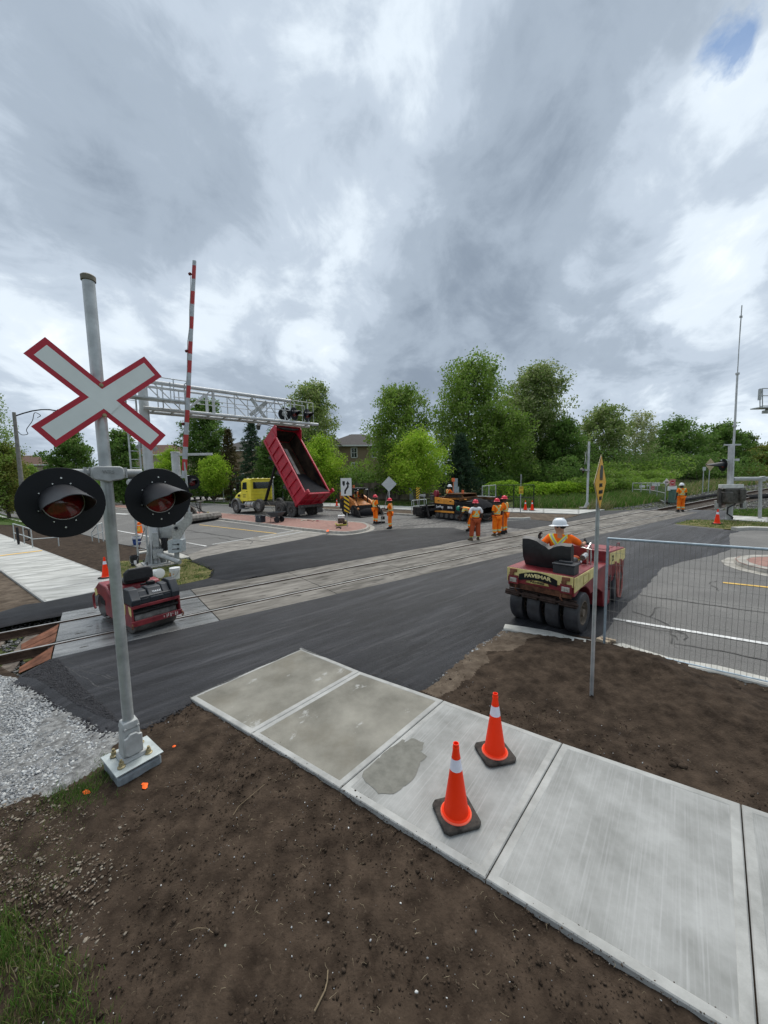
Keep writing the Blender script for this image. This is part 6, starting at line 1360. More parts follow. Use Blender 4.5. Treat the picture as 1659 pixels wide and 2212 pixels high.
chain_link('long black fence on the bank behind the enclosure', colm(Z('G', 580, 0)[0], 46), colm(Z('G', 985, 0)[0], 56), Z('G', 0, 800)[1], Z('G', 0, 742)[1], 6, blk, blk, .45, False, 'chain-link fences beyond the tracks')
for x, y in ((905, 965),): 
    p = G(*Z('G', x, y)); H_ = top(p, Z('G', 0, 862)[1]); b = MB(); b.box((0, 0, H_/2), (.42, .4, H_)); b.box((0, 0, H_), (.48, .46, .05)); b.box((.0, -.21, H_*.5), (.3, .03, H_*.6)); o = b.build('equipment_box', mat('box_green', (.10, .17, .14), .6), None, bevel=.02); o.location = p; tag(o, 'small green equipment box beside the man on the tracks', 'utility box')
# black geotextile berm along the track
bm_ = MB(); W = [G(*Z('G', x, y)) for x, y in ((860, 962), (920, 955), (1000, 945), (1090, 930), (1180, 915), (1290, 900), (1400, 885))]
bm_.tube([w+Vector((0, 0, .0)) for w in densify(W[:], 1, 0)[:len(W)*6] if True][:1]+[W[0]+Vector((0, 0, .02))]+[w+Vector((0, 0, .02)) for w in W[1:]], .13, 6); tag(bm_.build('asphalt_berm', tar_black, None, smooth=60), 'low black berm snaking along the far rail at the right', 'berm')
bm_ = MB(); W = [G(*Z('m', x, y)) for x, y in ((660, 1705), (720, 1700), (780, 1695), (843, 1690), (900, 1685))]; bm_.tube([w+Vector((0, 0, -.02)) for w in W], .22, 6); tag(bm_.build('asphalt_pile', tar_black, None, smooth=60), 'black pile beyond the tracks at the right edge', 'pile')
# wooden fence behind the verge
def wood_fence():
    A, B2 = colm(690, 45.5), colm(960, 41.5); t = thing('wooden_fence', 'dark wooden plank fence in the shade behind the verge trees', 'fence', A); Ln = (B2-A).length; d = (B2-A)/Ln; k = int(Ln/.16); H_ = 2.0; b = WB(A)
    for i in range(k): p = A+d*(i+.5)*Ln/k; b.box(p+Vector((0, random.uniform(-.015, .015), H_/2)), (.145, .025, H_+random.uniform(-.04, .04)), Matrix.Rotation(math.atan2(d.y, d.x), 3, 'Z'))
    b.build('plank', wood_grey, t, smooth=0, kind='stuff')
    for i in range(0, k, 15): b = WB(A); b.box(A+d*i*Ln/k+Vector((0, .1, H_/2+.1)), (.12, .12, H_+.2)); b.build('fence_post', wood_grey, t)
wood_fence()
A = colm(42, 62); b = WB(A); t = thing('wooden_fence', 'short pale wooden fence left of the near left disc', 'fence', A)
for i in range(18): b.box(A+Vector((i*.26, i*.02, .95)), (.24, .04, 1.9))
b.build('plank', mat('wood_pale', (.25, .22, .18), .9), t, smooth=0, kind='stuff')

# ================================================================== people
def vest_mat(name, c, zs=1.45, zw=1.10, back_x=True, xc=0.0):
    m = mat(name, c, .8, 0, .12, 6, bump=.4, bscale=16); t_, b, r = nodes_of(m); tc = t_.nodes.new('ShaderNodeTexCoord'); sp = t_.nodes.new('ShaderNodeSeparateXYZ'); t_.links.new(tc.outputs['Object'], sp.inputs[0])
    def mt(op, a, b_=None):
        n = t_.nodes.new('ShaderNodeMath'); n.operation = op
        for i, v in enumerate((a, b_)):
            if v is None: continue
            if isinstance(v, (int, float)): n.inputs[i].default_value = v
            else: t_.links.new(v, n.inputs[i])
        return n.outputs[0]
    x, y, z = sp.outputs; zc = (zs+zw)/2; ax_ = mt('ABSOLUTE', mt('SUBTRACT', x, xc)); tors = mt('LESS_THAN', ax_, .2)
    dX = mt('ABSOLUTE', mt('SUBTRACT', ax_, mt('MULTIPLY', mt('ABSOLUTE', mt('SUBTRACT', z, zc)), .72)))   # diagonals on the back
    dV = mt('ABSOLUTE', mt('SUBTRACT', ax_, .10))
    isb = mt('LESS_THAN', y, 0.0); dU = mt('ADD', mt('MULTIPLY', dX, isb), mt('MULTIPLY', dV, mt('SUBTRACT', 1, isb)))
    dU = mt('ADD', dU, mt('MULTIPLY', mt('LESS_THAN', z, zw), 5)); dU = mt('ADD', dU, mt('MULTIPLY', mt('GREATER_THAN', ax_, .19), 5))
    dH = mt('ABSOLUTE', mt('SUBTRACT', z, zw)); dS = mt('ADD', mt('ABSOLUTE', mt('SUBTRACT', z, zw+.10)), mt('MULTIPLY', tors, 5))
    d = mt('MINIMUM', mt('MINIMUM', dU, dH), dS)
    lime, silv = mt('LESS_THAN', d, .040), mt('LESS_THAN', d, .021)
    src = r.outputs[0]
    for f_, cc in ((lime, (.75, .85, .06)), (silv, (.42, .44, .42))):
        mx_ = t_.nodes.new('ShaderNodeMix'); mx_.data_type = 'RGBA'; mx_.inputs[7].default_value = (*cc, 1); t_.links.new(f_, mx_.inputs[0]); t_.links.new(src, mx_.inputs[6]); src = mx_.outputs[2]
    t_.links.new(src, b.inputs['Base Color']); return m
def trouser_mat(name, c, zb=.30):
    m = mat(name, c, .85, 0, .2, 5, bump=.5, bscale=14)
    t_, b, r = nodes_of(m); tc = t_.nodes.new('ShaderNodeTexCoord'); sp = t_.nodes.new('ShaderNodeSeparateXYZ'); t_.links.new(tc.outputs['Object'], sp.inputs[0]); src = r.outputs[0]
    for w, cc in ((.045, (.75, .80, .10)), (.024, (.5, .5, .47))):
        s1_ = t_.nodes.new('ShaderNodeMath'); s1_.operation = 'SUBTRACT'; s1_.inputs[1].default_value = zb; t_.links.new(sp.outputs[2], s1_.inputs[0])
        s2_ = t_.nodes.new('ShaderNodeMath'); s2_.operation = 'ABSOLUTE'; t_.links.new(s1_.outputs[0], s2_.inputs[0]); s3_ = t_.nodes.new('ShaderNodeMath'); s3_.operation = 'LESS_THAN'; s3_.inputs[1].default_value = w; t_.links.new(s2_.outputs[0], s3_.inputs[0])
        mx_ = t_.nodes.new('ShaderNodeMix'); mx_.data_type = 'RGBA'; mx_.inputs[7].default_value = (*cc, 1); t_.links.new(s3_.outputs[0], mx_.inputs[0]); t_.links.new(src, mx_.inputs[6]); src = mx_.outputs[2]
    t_.links.new(src, b.inputs['Base Color']); return m
SH_O = vest_mat('hi_vis_shirt', (1.0, .20, .015)); TR_O = trouser_mat('hi_vis_trousers', (1.0, .19, .015)); TR_D = trouser_mat('rust_trousers', (.36, .075, .03), .16)
def skin_obj(name, V, E, Rr_, m, parent, sub=2):
    me = bpy.data.meshes.new(name); me.from_pydata([tuple(v) for v in V], E, []); me.materials.append(m)
    o = bpy.data.objects.new(name, me); col.objects.link(o); o.parent = parent
    md = o.modifiers.new('skin', 'SKIN'); md.use_smooth_shade = True
    for i, sv in enumerate(me.skin_vertices[0].data):
        r = Rr_[i]; sv.radius = r if isinstance(r, tuple) else (r, r); sv.use_root = (i == 0)
    s = o.modifiers.new('sub', 'SUBSURF'); s.levels = sub; s.render_levels = sub; return o
STAND = dict(pel=(0, 0, .95), sp=(0, -.01, 1.13), ch=(0, -.01, 1.33), nk=(0, 0, 1.49), hd=(0, .02, 1.62), ht=(0, .02, 1.71), nose=(0, .115, 1.62), hl=(-.10, 0, .90), hr=(.10, 0, .90), kl=(-.12, .03, .50), kr=(.12, .03, .50), al=(-.13, 0, .09), ar=(.13, 0, .09), tl=(-.15, .16, .04), tr=(.15, .16, .04),
             sl=(-.19, -.01, 1.43), sr=(.19, -.01, 1.43), el=(-.27, -.02, 1.15), er=(.27, -.02, 1.15), wl=(-.27, .07, .90), wr=(.27, .07, .90))
def person(label, loc, rotz, pose=None, shirt=None, trousers=None, helmet=helmet_red, skin=skin_d, sleeve='short', undershirt=None, boots=boot_b, gloves=None, scale=1.0, group='road workers in orange', bag=1.0):
    J = {k: Vector(v) for k, v in STAND.items()}
    for k, v in (pose or {}).items(): J[k] = Vector(v)
    t = thing('person', label, 'person', loc, rotz, group); t.scale = (scale,)*3
    names = ['pel', 'sp', 'ch', 'nk', 'hd', 'ht', 'nose', 'hl', 'kl', 'al', 'tl', 'hr', 'kr', 'ar', 'tr', 'sl', 'el', 'wl', 'sr', 'er', 'wr']
    rr = dict(pel=(.14, .11), sp=(.13, .10), ch=(.15, .11), nk=.055, hd=(.078, .095), ht=(.07, .08), nose=.016, hl=.085, kl=.058, al=.042, tl=.035, hr=.085, kr=.058, ar=.042, tr=.035, sl=.062, el=.045, wl=.030, sr=.062, er=.045, wr=.030)
    E = [('pel', 'sp'), ('sp', 'ch'), ('ch', 'nk'), ('nk', 'hd'), ('hd', 'ht'), ('hd', 'nose'), ('pel', 'hl'), ('hl', 'kl'), ('kl', 'al'), ('al', 'tl'), ('pel', 'hr'), ('hr', 'kr'), ('kr', 'ar'), ('ar', 'tr'), ('ch', 'sl'), ('sl', 'el'), ('el', 'wl'), ('ch', 'sr'), ('sr', 'er'), ('er', 'wr')]
    ix = {n: i for i, n in enumerate(names)}
    body = skin_obj('body', [J[n] for n in names], [(ix[a], ix[b]) for a, b in E], [rr[n] for n in names], skin, t)
    # trousers
    tn = ['pel', 'hl', 'kl', 'al', 'hr', 'kr', 'ar']; w = dict(pel=(.165, .135), hl=.108*bag, kl=.088*bag, al=.078*bag, hr=.108*bag, kr=.088*bag, ar=.078*bag)
    ti = {n: i for i, n in enumerate(tn)}; V = [J[n]+(Vector((0, 0, .05)) if n in ('al', 'ar') else Vector()) for n in tn]
    skin_obj('trousers', V, [(ti[a], ti[b]) for a, b in (('pel', 'hl'), ('hl', 'kl'), ('kl', 'al'), ('pel', 'hr'), ('hr', 'kr'), ('kr', 'ar'))], [w[n] for n in tn], trousers or TR_O, t)
    # shirt or vest
    sn = ['pel', 'sp', 'ch', 'nk', 'sl', 'sr']; V = [J['pel']+(J['sp']-J['pel'])*.05, J['sp'], J['ch'], J['ch'].lerp(J['nk'], .72), J['sl'], J['sr']]; R_ = [(.175, .145), (.168, .135), (.178, .135), (.085, .085), .085, .085]; Ed = [(0, 1), (1, 2), (2, 3), (2, 4), (2, 5)]
    def arm(Vx, Rx, Ex, base_i, a, b, c, full, r0):
        Vx.append(J[a].lerp(J[b], .85)); Rx.append(r0*.85); Ex.append((base_i, len(Vx)-1))
        if full: Vx.append(J[b].lerp(J[c], .9)); Rx.append(r0*.66); Ex.append((len(Vx)-2, len(Vx)-1))
    if undershirt is None:
        arm(V, R_, Ed, 4, 'sl', 'el', 'wl', sleeve == 'long', .078); arm(V, R_, Ed, 5, 'sr', 'er', 'wr', sleeve == 'long', .078)
    else:
        V[4] = J['ch'].lerp(J['sl'], .72); V[5] = J['ch'].lerp(J['sr'], .72); R_[4] = R_[5] = .10
    skin_obj('shirt' if undershirt is None else 'vest', V, Ed, R_, shirt or SH_O, t)
    if undershirt is not None:
        V2 = [J['ch'], J['sl'], J['sr']]; R2 = [(.15, .11), .088, .088]; E2 = [(0, 1), (0, 2)]
        arm(V2, R2, E2, 1, 'sl', 'el', 'wl', False, .088); arm(V2, R2, E2, 2, 'sr', 'er', 'wr', False, .088); skin_obj('t_shirt', V2, E2, R2, undershirt, t)
    # helmet, in the frame of the head
    up = (J['ht']-J['hd']).normalized(); fw = J['nose']-J['hd']; fw = (fw-up*fw.dot(up)).normalized(); sd_ = fw.cross(up)
    b = MB(); b.M = Matrix(((sd_.x, fw.x, up.x, J['hd'].x), (sd_.y, fw.y, up.y, J['hd'].y), (sd_.z, fw.z, up.z, J['hd'].z), (0, 0, 0, 1)))
    n = 20; vs = []
    for k, (r, z) in enumerate(((.155, .055), (.128, .062), (.126, .085), (.118, .13), (.092, .168), (.05, .188), (.001, .195))):
        for i in range(n):
            a = 2*PI*i/n; brim = .035 if (k == 0 and math.sin(a) > .3) else 0; vs.append(((r+brim*.2)*math.cos(a)*.9, (r+brim)*math.sin(a)*1.06, z-(.01 if k == 0 else 0)))
    b.add(vs, [(k*n+i, k*n+(i+1) % n, (k+1)*n+(i+1) % n, (k+1)*n+i) for k in range(6) for i in range(n)])
    b.box((0, 0, .185), (.03, .17, .022)); b.build('helmet', helmet, t, smooth=50)
    b2 = MB(); b2.M = b.M.copy()
    for s_ in (-1, 1): b2.sph((s_*.032, .088, .022), (.013, .008, .009), 8, 6)
    b2.build('eyes', boot_b, body)
    b2 = MB(); b2.M = b.M.copy(); b2.sph((0, -.02, .02), (.088, .098, .05), 14, 8); b2.build('hair', boot_b, t, smooth=60)
    b2 = MB(); b2.M = b.M.copy()
    for s_ in (-1, 1): b2.sph((s_*.088, .0, -.005), (.012, .022, .032), 8, 6)
    b2.build('ears', skin, body, smooth=60)
    # hands with bent fingers
    for s_, (w_, e_) in ((-1, ('wl', 'el')), (1, ('wr', 'er'))):
        d = (J[w_]-J[e_]).normalized(); fwd_ = Vector((0, 1, 0)); fwd_ = (fwd_-d*d.dot(fwd_)); fwd_ = fwd_.normalized() if fwd_.length > .2 else Vector((0, 0, 1)); lat = d.cross(fwd_)*s_; hb_ = MB(); p = J[w_]
        hb_.add([p+fwd_*x+lat*y+d*z for z, q in ((0, .7), (.085, 1)) for x, y in ((-.038*q, -.014), (.038*q, -.014), (.038*q, .014), (-.038*q, .014))], [(3, 2, 1, 0), (4, 5, 6, 7), (0, 1, 5, 4), (1, 2, 6, 5), (2, 3, 7, 6), (3, 0, 4, 7)])
        for k, ln in enumerate((.07, .08, .076, .06)):
            o_ = p+d*.08+fwd_*(.030-.020*k); hb_.tube([o_, o_+d*ln*.5-lat*.008*s_, o_+d*ln*.8-lat*.03*s_, o_+d*ln*.75-lat*.05*s_], [.010, .0095, .009, .007], 6)
        o_ = p+d*.03+fwd_*.036; hb_.tube([o_, o_+fwd_*.03+d*.03-lat*.01*s_, o_+fwd_*.03+d*.055-lat*.025*s_], [.012, .011, .008], 6)
        hb_.build('glove' if gloves else 'hand', gloves or skin, t, smooth=60)
    for a_, t2 in (('al', 'tl'), ('ar', 'tr')):
        A_, T_ = J[a_], J[t2]; d = (T_-A_); d.z = 0; d.normalize(); s2 = Vector((-d.y, d.x, 0)); z0 = A_.z-.09
        b = MB(); b.add([A_+d*x+s2*y+Vector((0, 0, z)) for z, q in ((-.09, 1), (-.03, .95), (.06, .6)) for x, y in ((-.07*q-.01, -.045*q), (.20*(q if z < .05 else .25), -.05*q), (.20*(q if z < .05 else .25), .05*q), (-.07*q-.01, .045*q))], [(3, 2, 1, 0), (0, 1, 5, 4), (1, 2, 6, 5), (2, 3, 7, 6), (3, 0, 4, 7), (4, 5, 9, 8), (5, 6, 10, 9), (6, 7, 11, 10), (7, 4, 8, 11), (8, 9, 10, 11)])
        b.build('boot', boots, t, bevel=.015)
    return t, J
def gq(v, x, y): return G(*Z(v, x, y))
p1, _ = person('worker in orange with pink red helmet standing by the loader, facing right', gq('b', 845, 1008), rad(-55), dict(wl=(-.22, .16, .92), wr=(.27, .10, .88)), bag=.95)
p2, J2 = person('worker with pink red helmet holding a long tool upright, facing left', gq('b', 1125, 1100), rad(75), dict(el=(-.25, .12, 1.17), wl=(-.15, .36, 1.22), er=(.25, .12, 1.15), wr=(.12, .36, 1.08)), scale=.95)
p3, _ = person('worker in white t-shirt sleeves and rust brown trousers, back turned', gq('c', 1005, 1030), rad(8), dict(al=(-.21, -.03, .09), tl=(-.27, .11, .04), ar=(.13, .02, .09), kl=(-.16, .03, .50), wr=(.29, .1, .93), el=(-.30, -.02, 1.15), er=(.30, -.02, 1.15), wl=(-.31, .1, .93)), undershirt=cloth_white, trousers=TR_D, boots=boot_m, bag=1.25)
p4, _ = person('worker in baggy orange with X on his back, beside the man at his right', gq('c', 1315, 965), rad(22), dict(wl=(-.30, .10, .92)), boots=boot_m, bag=1.35, scale=.97)
p5, _ = person('worker half hidden behind another, looking left, furthest right of the group', gq('c', 1425, 925), rad(48), bag=1.05)
bend = dict(pel=(0, -.15, .92), sp=(0, -.02, 1.06), ch=(0, .20, 1.14), nk=(0, .36, 1.17), hd=(0, .46, 1.13), ht=(0, .545, 1.135), nose=(0, .47, 1.03), hl=(-.10, -.15, .88), hr=(.10, -.15, .88), kl=(-.14, .02, .50), kr=(.16, -.14, .48), al=(-.17, .0, .09), ar=(.20, -.25, .09), tl=(-.19, .16, .04), tr=(.22, -.09, .04), sl=(-.18, .26, 1.14), sr=(.18, .26, 1.14), el=(-.22, .36, .90), er=(.20, .34, .88), wl=(-.10, .50, .74), wr=(.12, .44, .62))
SH_P = vest_mat('hi_vis_plain', (.95, .15, .015), zs=1.3, zw=1.02)
p6, _ = person('stooping worker in a green helmet raking behind the white sleeved man', gq('c', 915, 880), rad(78), bend, shirt=SH_P, helmet=helmet_green)
p7, _ = person('worker in orange and white helmet walking on the tracks, back turned', gq('G', 966, 1040), rad(-6), dict(wl=(-.26, .05, .9), kl=(-.11, .02, .5)), helmet=helmet_white, bag=1.2, scale=.97)
# tools in hand
def tool(label, a, b_, blade=None, name='shovel'):
    t = thing(name, label, 'tool', b_); m = WB(b_); m.tube([a, a.lerp(b_, .5), b_], .02, 6); m.build('handle', wood_grey if name != 'lute' else galv, t, smooth=60)
    m = WB(b_); m.box(b_+Vector((0, 0, .05)), blade or (.24, .06, .3)); m.build('blade', tar_black, t, bevel=.01)
w = p2.matrix_basis; hp = Matrix.Translation(p2.location) @ Matrix.Rotation(p2.rotation_euler.z, 4, 'Z') @ Vector((0, .36*.95, 1.15*.95))
bp = gq('b', 950, 1000); P_ = bp+(hp-bp)*2.05; tool('long handled lute held upright by the worker facing left', P_, bp, (.5, .06, .16), 'lute')
hp = gq('b', 985, 925); tool('shovel resting against the lute between the two workers', hp+Vector((-.35, .1, 1.5)), hp, (.25, .05, .32))
hp = gq('c', 935, 895); tool('rake pushed by the stooping worker in the green helmet', gq('c', 900, 880)+Vector((.25, 0, 1.25)), hp, (.5, .08, .12), 'rake')
hp = gq('c', 1400, 945); tool('shovel standing between the two right-hand workers of the group', hp+Vector((.02, .05, 1.2)), hp, (.22, .06, .3))

# ================================================================== vehicles
def wheel(parent, c, r, w, rim_m, tyre_m=None, rim_r=.55, ax=1, dish=.5, smooth_t=False, lugs=8):
    b = MB(); y = w/2; s_ = 1
    pr = [(r*rim_r, -y*.9), (r*.80, -y), (r*.95, -y*.92), (r, -y*.72), (r, y*.72), (r*.95, y*.92), (r*.80, y), (r*rim_r, y*.9)]
    if not smooth_t: pr = [(r*rim_r, -y*.9), (r*.80, -y), (r*.95, -y*.92), (r, -y*.72), (r, -y*.35), (r*.975, -y*.33), (r*.975, -y*.27), (r, -y*.25), (r, y*.25), (r*.975, y*.27), (r*.975, y*.33), (r, y*.35), (r, y*.72), (r*.95, y*.92), (r*.80, y), (r*rim_r, y*.9)]
    b.lathe(pr, 32, o=c, ax=(0, 1, 0), cap=False); o = b.build('wheel', tyre_m or tyre_dusty, parent, smooth=35)
    b = MB()
    for sg in (-1, 1): b.lathe([(r*rim_r, y*.9*sg), (r*rim_r*.93, y*.92*sg), (r*rim_r*.85, y*(.9-dish)*sg), (r*rim_r*.35, y*(.9-dish*.8)*sg), (r*rim_r*.3, y*(.95)*sg), (.001, y*.97*sg)], 24, o=c, ax=(0, 1, 0), cap=False)
    for k in range(lugs): a = 2*PI*k/lugs; q = Vector(c)+Vector((math.cos(a)*r*rim_r*.6, 0, math.sin(a)*r*rim_r*.6)); b.cyl(q+Vector((0, -y*.75, 0)), q+Vector((0, y*.75, 0)), r*.03, n=6)
    b.build('rim', rim_m, o, smooth=35); return o
def dump_truck():
    t = thing('dump_truck', 'dump truck with yellow cab and raised red body tipping asphalt', 'truck', (-12.75, 34.37, slope(-12.75, 34.37)), math.atan2(.622, -.783)); t.rotation_euler.y = rad(.3)
    fm = mat('truck_frame', (.10, .095, .09), .8, .1, .4, 4)
    b = MB()
    for y in (-.45, .45): b.box((-4.1, y, .95), (9.6, .10, .28))
    for x in (-.5, -2.6, -4.0, -5.2, -6.4, -7.3, -8.5): b.box((x, 0, .95), (.15, .9, .2))
    b.box((-7.3, 0, .75), (1.8, .7, .3)); b.cyl((-6.5, -.9, .58), (-6.5, .9, .58), .12); b.cyl((-8.05, -.9, .58), (-8.05, .9, .58), .12); b.cyl((0, -.9, .55), (0, .9, .55), .09)
    b.build('chassis', fm, t, bevel=.01)
    al = mat('wheel_alu', (.42, .41, .40), .35, .7, .3, 10); dk = mat('wheel_grimy', (.13, .12, .11), .8, .2, .3, 8)
    for s_ in (1, -1):
        wheel(t, (0, 1.03*s_, .54), .54, .30, al, rim_r=.50); wheel(t, (-3.57, 1.0*s_, .80), .54, .34, al, rim_r=.50)
        for x in (-6.5, -8.05): wheel(t, (x, 1.06*s_, .54), .54, .26, dk, rim_r=.52, dish=.9); wheel(t, (x, .74*s_, .54), .54, .26, dk, rim_r=.52)
        b = MB(); b.box((-9.0, .92*s_, .62), (.02, .60, .75)); b.build('mud_flap', mat('flap_grey', (.13, .125, .12), .9, 0, .3, 6), t)
    # hood
    b = MB(); sec = [(.95, .62, .95, .85), (.95, .62, 1.45, .75), (.55, .95, 1.80, .62), (-.3, 1.0, 2.02, .70), (-.95, 1.05, 2.12, .78)]
    vs = [];
    for x, w, zt, wt in ((1.0, .62, 1.45, .50), (.78, .72, 1.68, .55), (.2, .80, 1.90, .62), (-.5, .92, 2.02, .72), (-1.0, 1.02, 2.10, .85)):
        vs += [(x, -w, .95), (x, -w, zt-.22), (x, -wt, zt), (x, wt, zt), (x, w, zt-.22), (x, w, .95)]
    fs = [(i*6+j, (i+1)*6+j, (i+1)*6+j+1, i*6+j+1) for i in range(4) for j in range(5)]+[tuple(range(6))]
    b.add(vs, fs); hood = b.build('hood', yellow_paint, t, bevel=.03, smooth=40)
    b = MB(); b.box((1.01, 0, 1.15), (.04, .8, .55)); b.build('grille', black, hood, bevel=.01)
    b = MB(); b.box((-.25, .935, 1.60), (.34, .03, .22)); b.build('intake_louvre', black, hood)
    b = MB()
    for s_ in (1, -1): b.box((.80, .68*s_, 1.25), (.12, .22, .2))
    b.build('headlight', chrome, hood, bevel=.02)
    # grey fenders
    for s_ in (1, -1):
        b = MB(); n = 12; vs = []
        for i in range(n+1):
            a = rad(-8)+rad(200)*i/n
            for r, y in ((.62, .72), (.62, 1.20), (.70, 1.20), (.70, .72)): vs.append((r*math.cos(a)*1.05, y*s_, .58+r*math.sin(a)*1.12))
        b.add(vs, [(i*4+j, (i+1)*4+j, (i+1)*4+(j+1) % 4, i*4+(j+1) % 4) for i in range(n) for j in range(4)]+[(0, 1, 2, 3), (n*4, n*4+1, n*4+2, n*4+3)])
        b.box((-1.15, .98*s_, .85), (.9, .4, .12)); b.box((-1.15, .98*s_, .45), (.9, .4, .07)); b.box((-.78, 1.0*s_, .75), (.16, .42, .7)); b.build('fender', mat('fender_grey', (.17, .175, .18), .6, 0, .1, 5), t, smooth=40)
    b = MB(); b.box((1.12, 0, .72), (.25, 2.3, .36)); b.build('bumper', tar_black, t, bevel=.04)
    # cab
    b = MB(); w = 1.12
    P0 = [(-.95, 1.12), (-.95, 2.10), (-1.22, 2.92), (-1.30, 3.0), (-2.5, 3.06), (-2.52, 1.18)]
    b.prof(P0, -w, w); cab = b.build('cab', yellow_paint, t, bevel=.05, seg=3, smooth=40)
    b = MB(); b.box((-1.9, 0, 3.07), (1.3, 2.0, .07)); b.build('cab_roof_cap', yellow_paint, cab, bevel=.03)
    b = MB(); b.box((-1.55, w+.01, 2.0), (.95, .03, 1.72)); door = b.build('door', yellow_paint, cab, bevel=.012)
    b = MB(); b.prof([(-1.22, 2.16), (-1.36, 2.78), (-1.98, 2.80), (-1.98, 2.16)], w+.02, w+.035); b.build('window', glass_dark, door)
    b = MB(); b.box((-1.94, w+.05, 1.98), (.14, .03, .04)); b.build('handle', black, door)
    # the arched badge lettering on the door is too small to read: a dark scribble of three lines
    b = MB()
    for k, (z, w_) in enumerate(((1.72, .5), (1.60, .36), (1.50, .46))): b.box((-1.50, w+.036, z), (w_, .004, .035))
    b.build('door_print', text_black, door)
    b = MB(); b.prof([(-1.22, 2.16), (-1.36, 2.78), (-1.98, 2.80), (-1.98, 2.16)], -w-.02, -w-.004); b.build('window', glass_dark, cab)
    b = MB(); b.add([(-.965, -.95, 2.2), (-.965, .95, 2.2), (-1.2, .9, 2.85), (-1.2, -.9, 2.85)], [(0, 1, 2, 3)]); b.M = Matrix.Translation((.02, 0, .02)); b.build('windscreen', glass_dark, cab)
    b = MB(); b.box((-2.525, 0, 2.50), (.03, 1.75, .58)); b.build('rear_window', glass_dark, cab, bevel=.01)
    b = MB()
    for z in (1.45, 1.75, 2.05): b.box((-2.53, 0, z), (.025, 2.0, .02))
    b.build('panel_crease', yellow_paint, cab)
    b = MB()
    for y in (-.75, -.25, .25, .75): b.box((-1.55, y, 3.13), (.12, .16, .07))
    b.build('roof_light', mat('marker_white', (.6, .6, .55), .4), cab, bevel=.02)
    for s_ in (1, -1):
        b = MB(); b.tube([(-1.1, 1.1*s_, 2.75), (-1.0, 1.42*s_, 2.72), (-1.0, 1.45*s_, 2.1), (-1.1, 1.1*s_, 2.05)], .02, 6); b.box((-1.02, 1.44*s_, 2.42), (.08, .24, .52)); b.build('mirror', black, t, bevel=.02)
    b = MB(); b.tube([(.15, .95, 1.85), (.15, 1.1, 2.1)], .012, 6); b.sph((.15, 1.1, 2.15), .09, 10, 8); b.build('hood_mirror', chrome, t, smooth=60)
    b = MB(); b.cyl((-2.75, -.95, 1.0), (-2.75, -.95, 2.95), .09, n=14); b.tube([(-2.75, -.95, 2.95), (-2.8, -.95, 3.1), (-2.95, -.95, 3.2)], .075, 12); b.build('exhaust', chrome, t, smooth=60)
    b = MB(); b.cyl((-2.9, .98, .85), (-1.65, .98, .85), .29, n=20); tk = b.build('fuel_tank', mat('tank_alu', (.45, .44, .43), .4, .6, .2, 6), t, smooth=40)
    b = MB()
    for x in (-1.9, -2.6): b.cyl((x-.03, .98, .85), (x+.03, .98, .85), .30, n=20)
    b.build('strap', fm, tk)
    # body, raised
    ang = rad(53.5); e1 = Vector((math.cos(ang), 0, math.sin(ang))); e2 = Vector((-math.sin(ang), 0, math.cos(ang))); H0 = Vector((-8.8, 0, 1.0)); ey = Vector((0, 1, 0))
    BM = Matrix(((e1.x, 0, e2.x, H0.x), (0, 1, 0, 0), (e1.z, 0, e2.z, H0.z), (0, 0, 0, 1)))
    L_, hw, wh = 6.35, 1.22, 1.38
    bd = bpy.data.objects.new('dump_body', None)
    def BB(): b = MB(); b.M = BM; return b
    b = BB(); b.box((L_/2, 0, -.03), (L_, 2*hw-.1, .06)); floor = b.build('body_floor', mat('worn_bed_steel', (.035, .024, .018), .8, .1, .6, 1.3, c2=(.11, .07, .045), detail=8), t)
    b = BB(); b.box((L_/2+.2, -.50, .004), (L_-1.9, .30, .006)); b.build('polished_strip', mat('scoured_steel', (.55, .50, .45), .45, .4, .3, 2), floor)
    for s_ in (1, -1):
        b = BB(); b.box((L_/2, (hw-.02)*s_, wh/2-.02), (L_, .05, wh)); wl = b.build('side_wall', red_paint, t)
        b = BB(); b.box((L_/2, (hw-.05)*s_, wh/2), (L_-.1, .012, wh-.05)); b.build('wall_liner', mat('tar_stained_steel', (.022, .021, .021), .8, .1, .6, 1.3, c2=(.07, .045, .03), detail=8), wl)
        b = BB(); b.box((L_/2, hw*s_, wh-.02), (L_+.1, .14, .12)); b.box((L_/2, (hw+.01)*s_, .02), (L_, .12, .2)); b.build('side_rail', red_paint, wl, bevel=.02)
        for x in (.75, 1.55, 2.35, 3.15, 3.95, 4.75, 5.5):
            b = BB(); b.prism([(x-.09, (hw+.005)*s_, .08), (x+.09, (hw+.005)*s_, .08), (x+.06, (hw+.005)*s_, wh-.08), (x-.06, (hw+.005)*s_, wh-.08)], (0, .09*s_, 0)); b.build('rib', red_paint, wl, bevel=.015)
        b = BB(); b.box((.0, (hw+.02)*s_, .85), (.22, .14, 1.95)); b.box((-.02, (hw+.02)*s_, 1.72), (.3, .16, .22)); b.build('corner_post', red_paint, wl, bevel=.02)
        b = BB(); b.prism([(-.15, hw*s_, -.12), (.55, hw*s_, -.12), (.55, hw*s_, .1), (-.15, hw*s_, .1)], (0, -.1*s_, 0)); b.build('hinge_plate', red_paint, wl)
        # raised cheeks towards the headboard
        b = BB(); b.prism([(L_-.95, (hw-.03)*s_, wh), (L_, (hw-.03)*s_, wh), (L_, (hw-.03)*s_, wh+.55), (L_-.25, (hw-.03)*s_, wh+.55)], (0, .06*s_, 0)); b.build('cheek_plate', red_paint, wl)
    b = BB(); b.box((L_+.02, 0, (wh+.5)/2), (.06, 2*hw, wh+.55)); hb = b.build('headboard', red_paint, t)
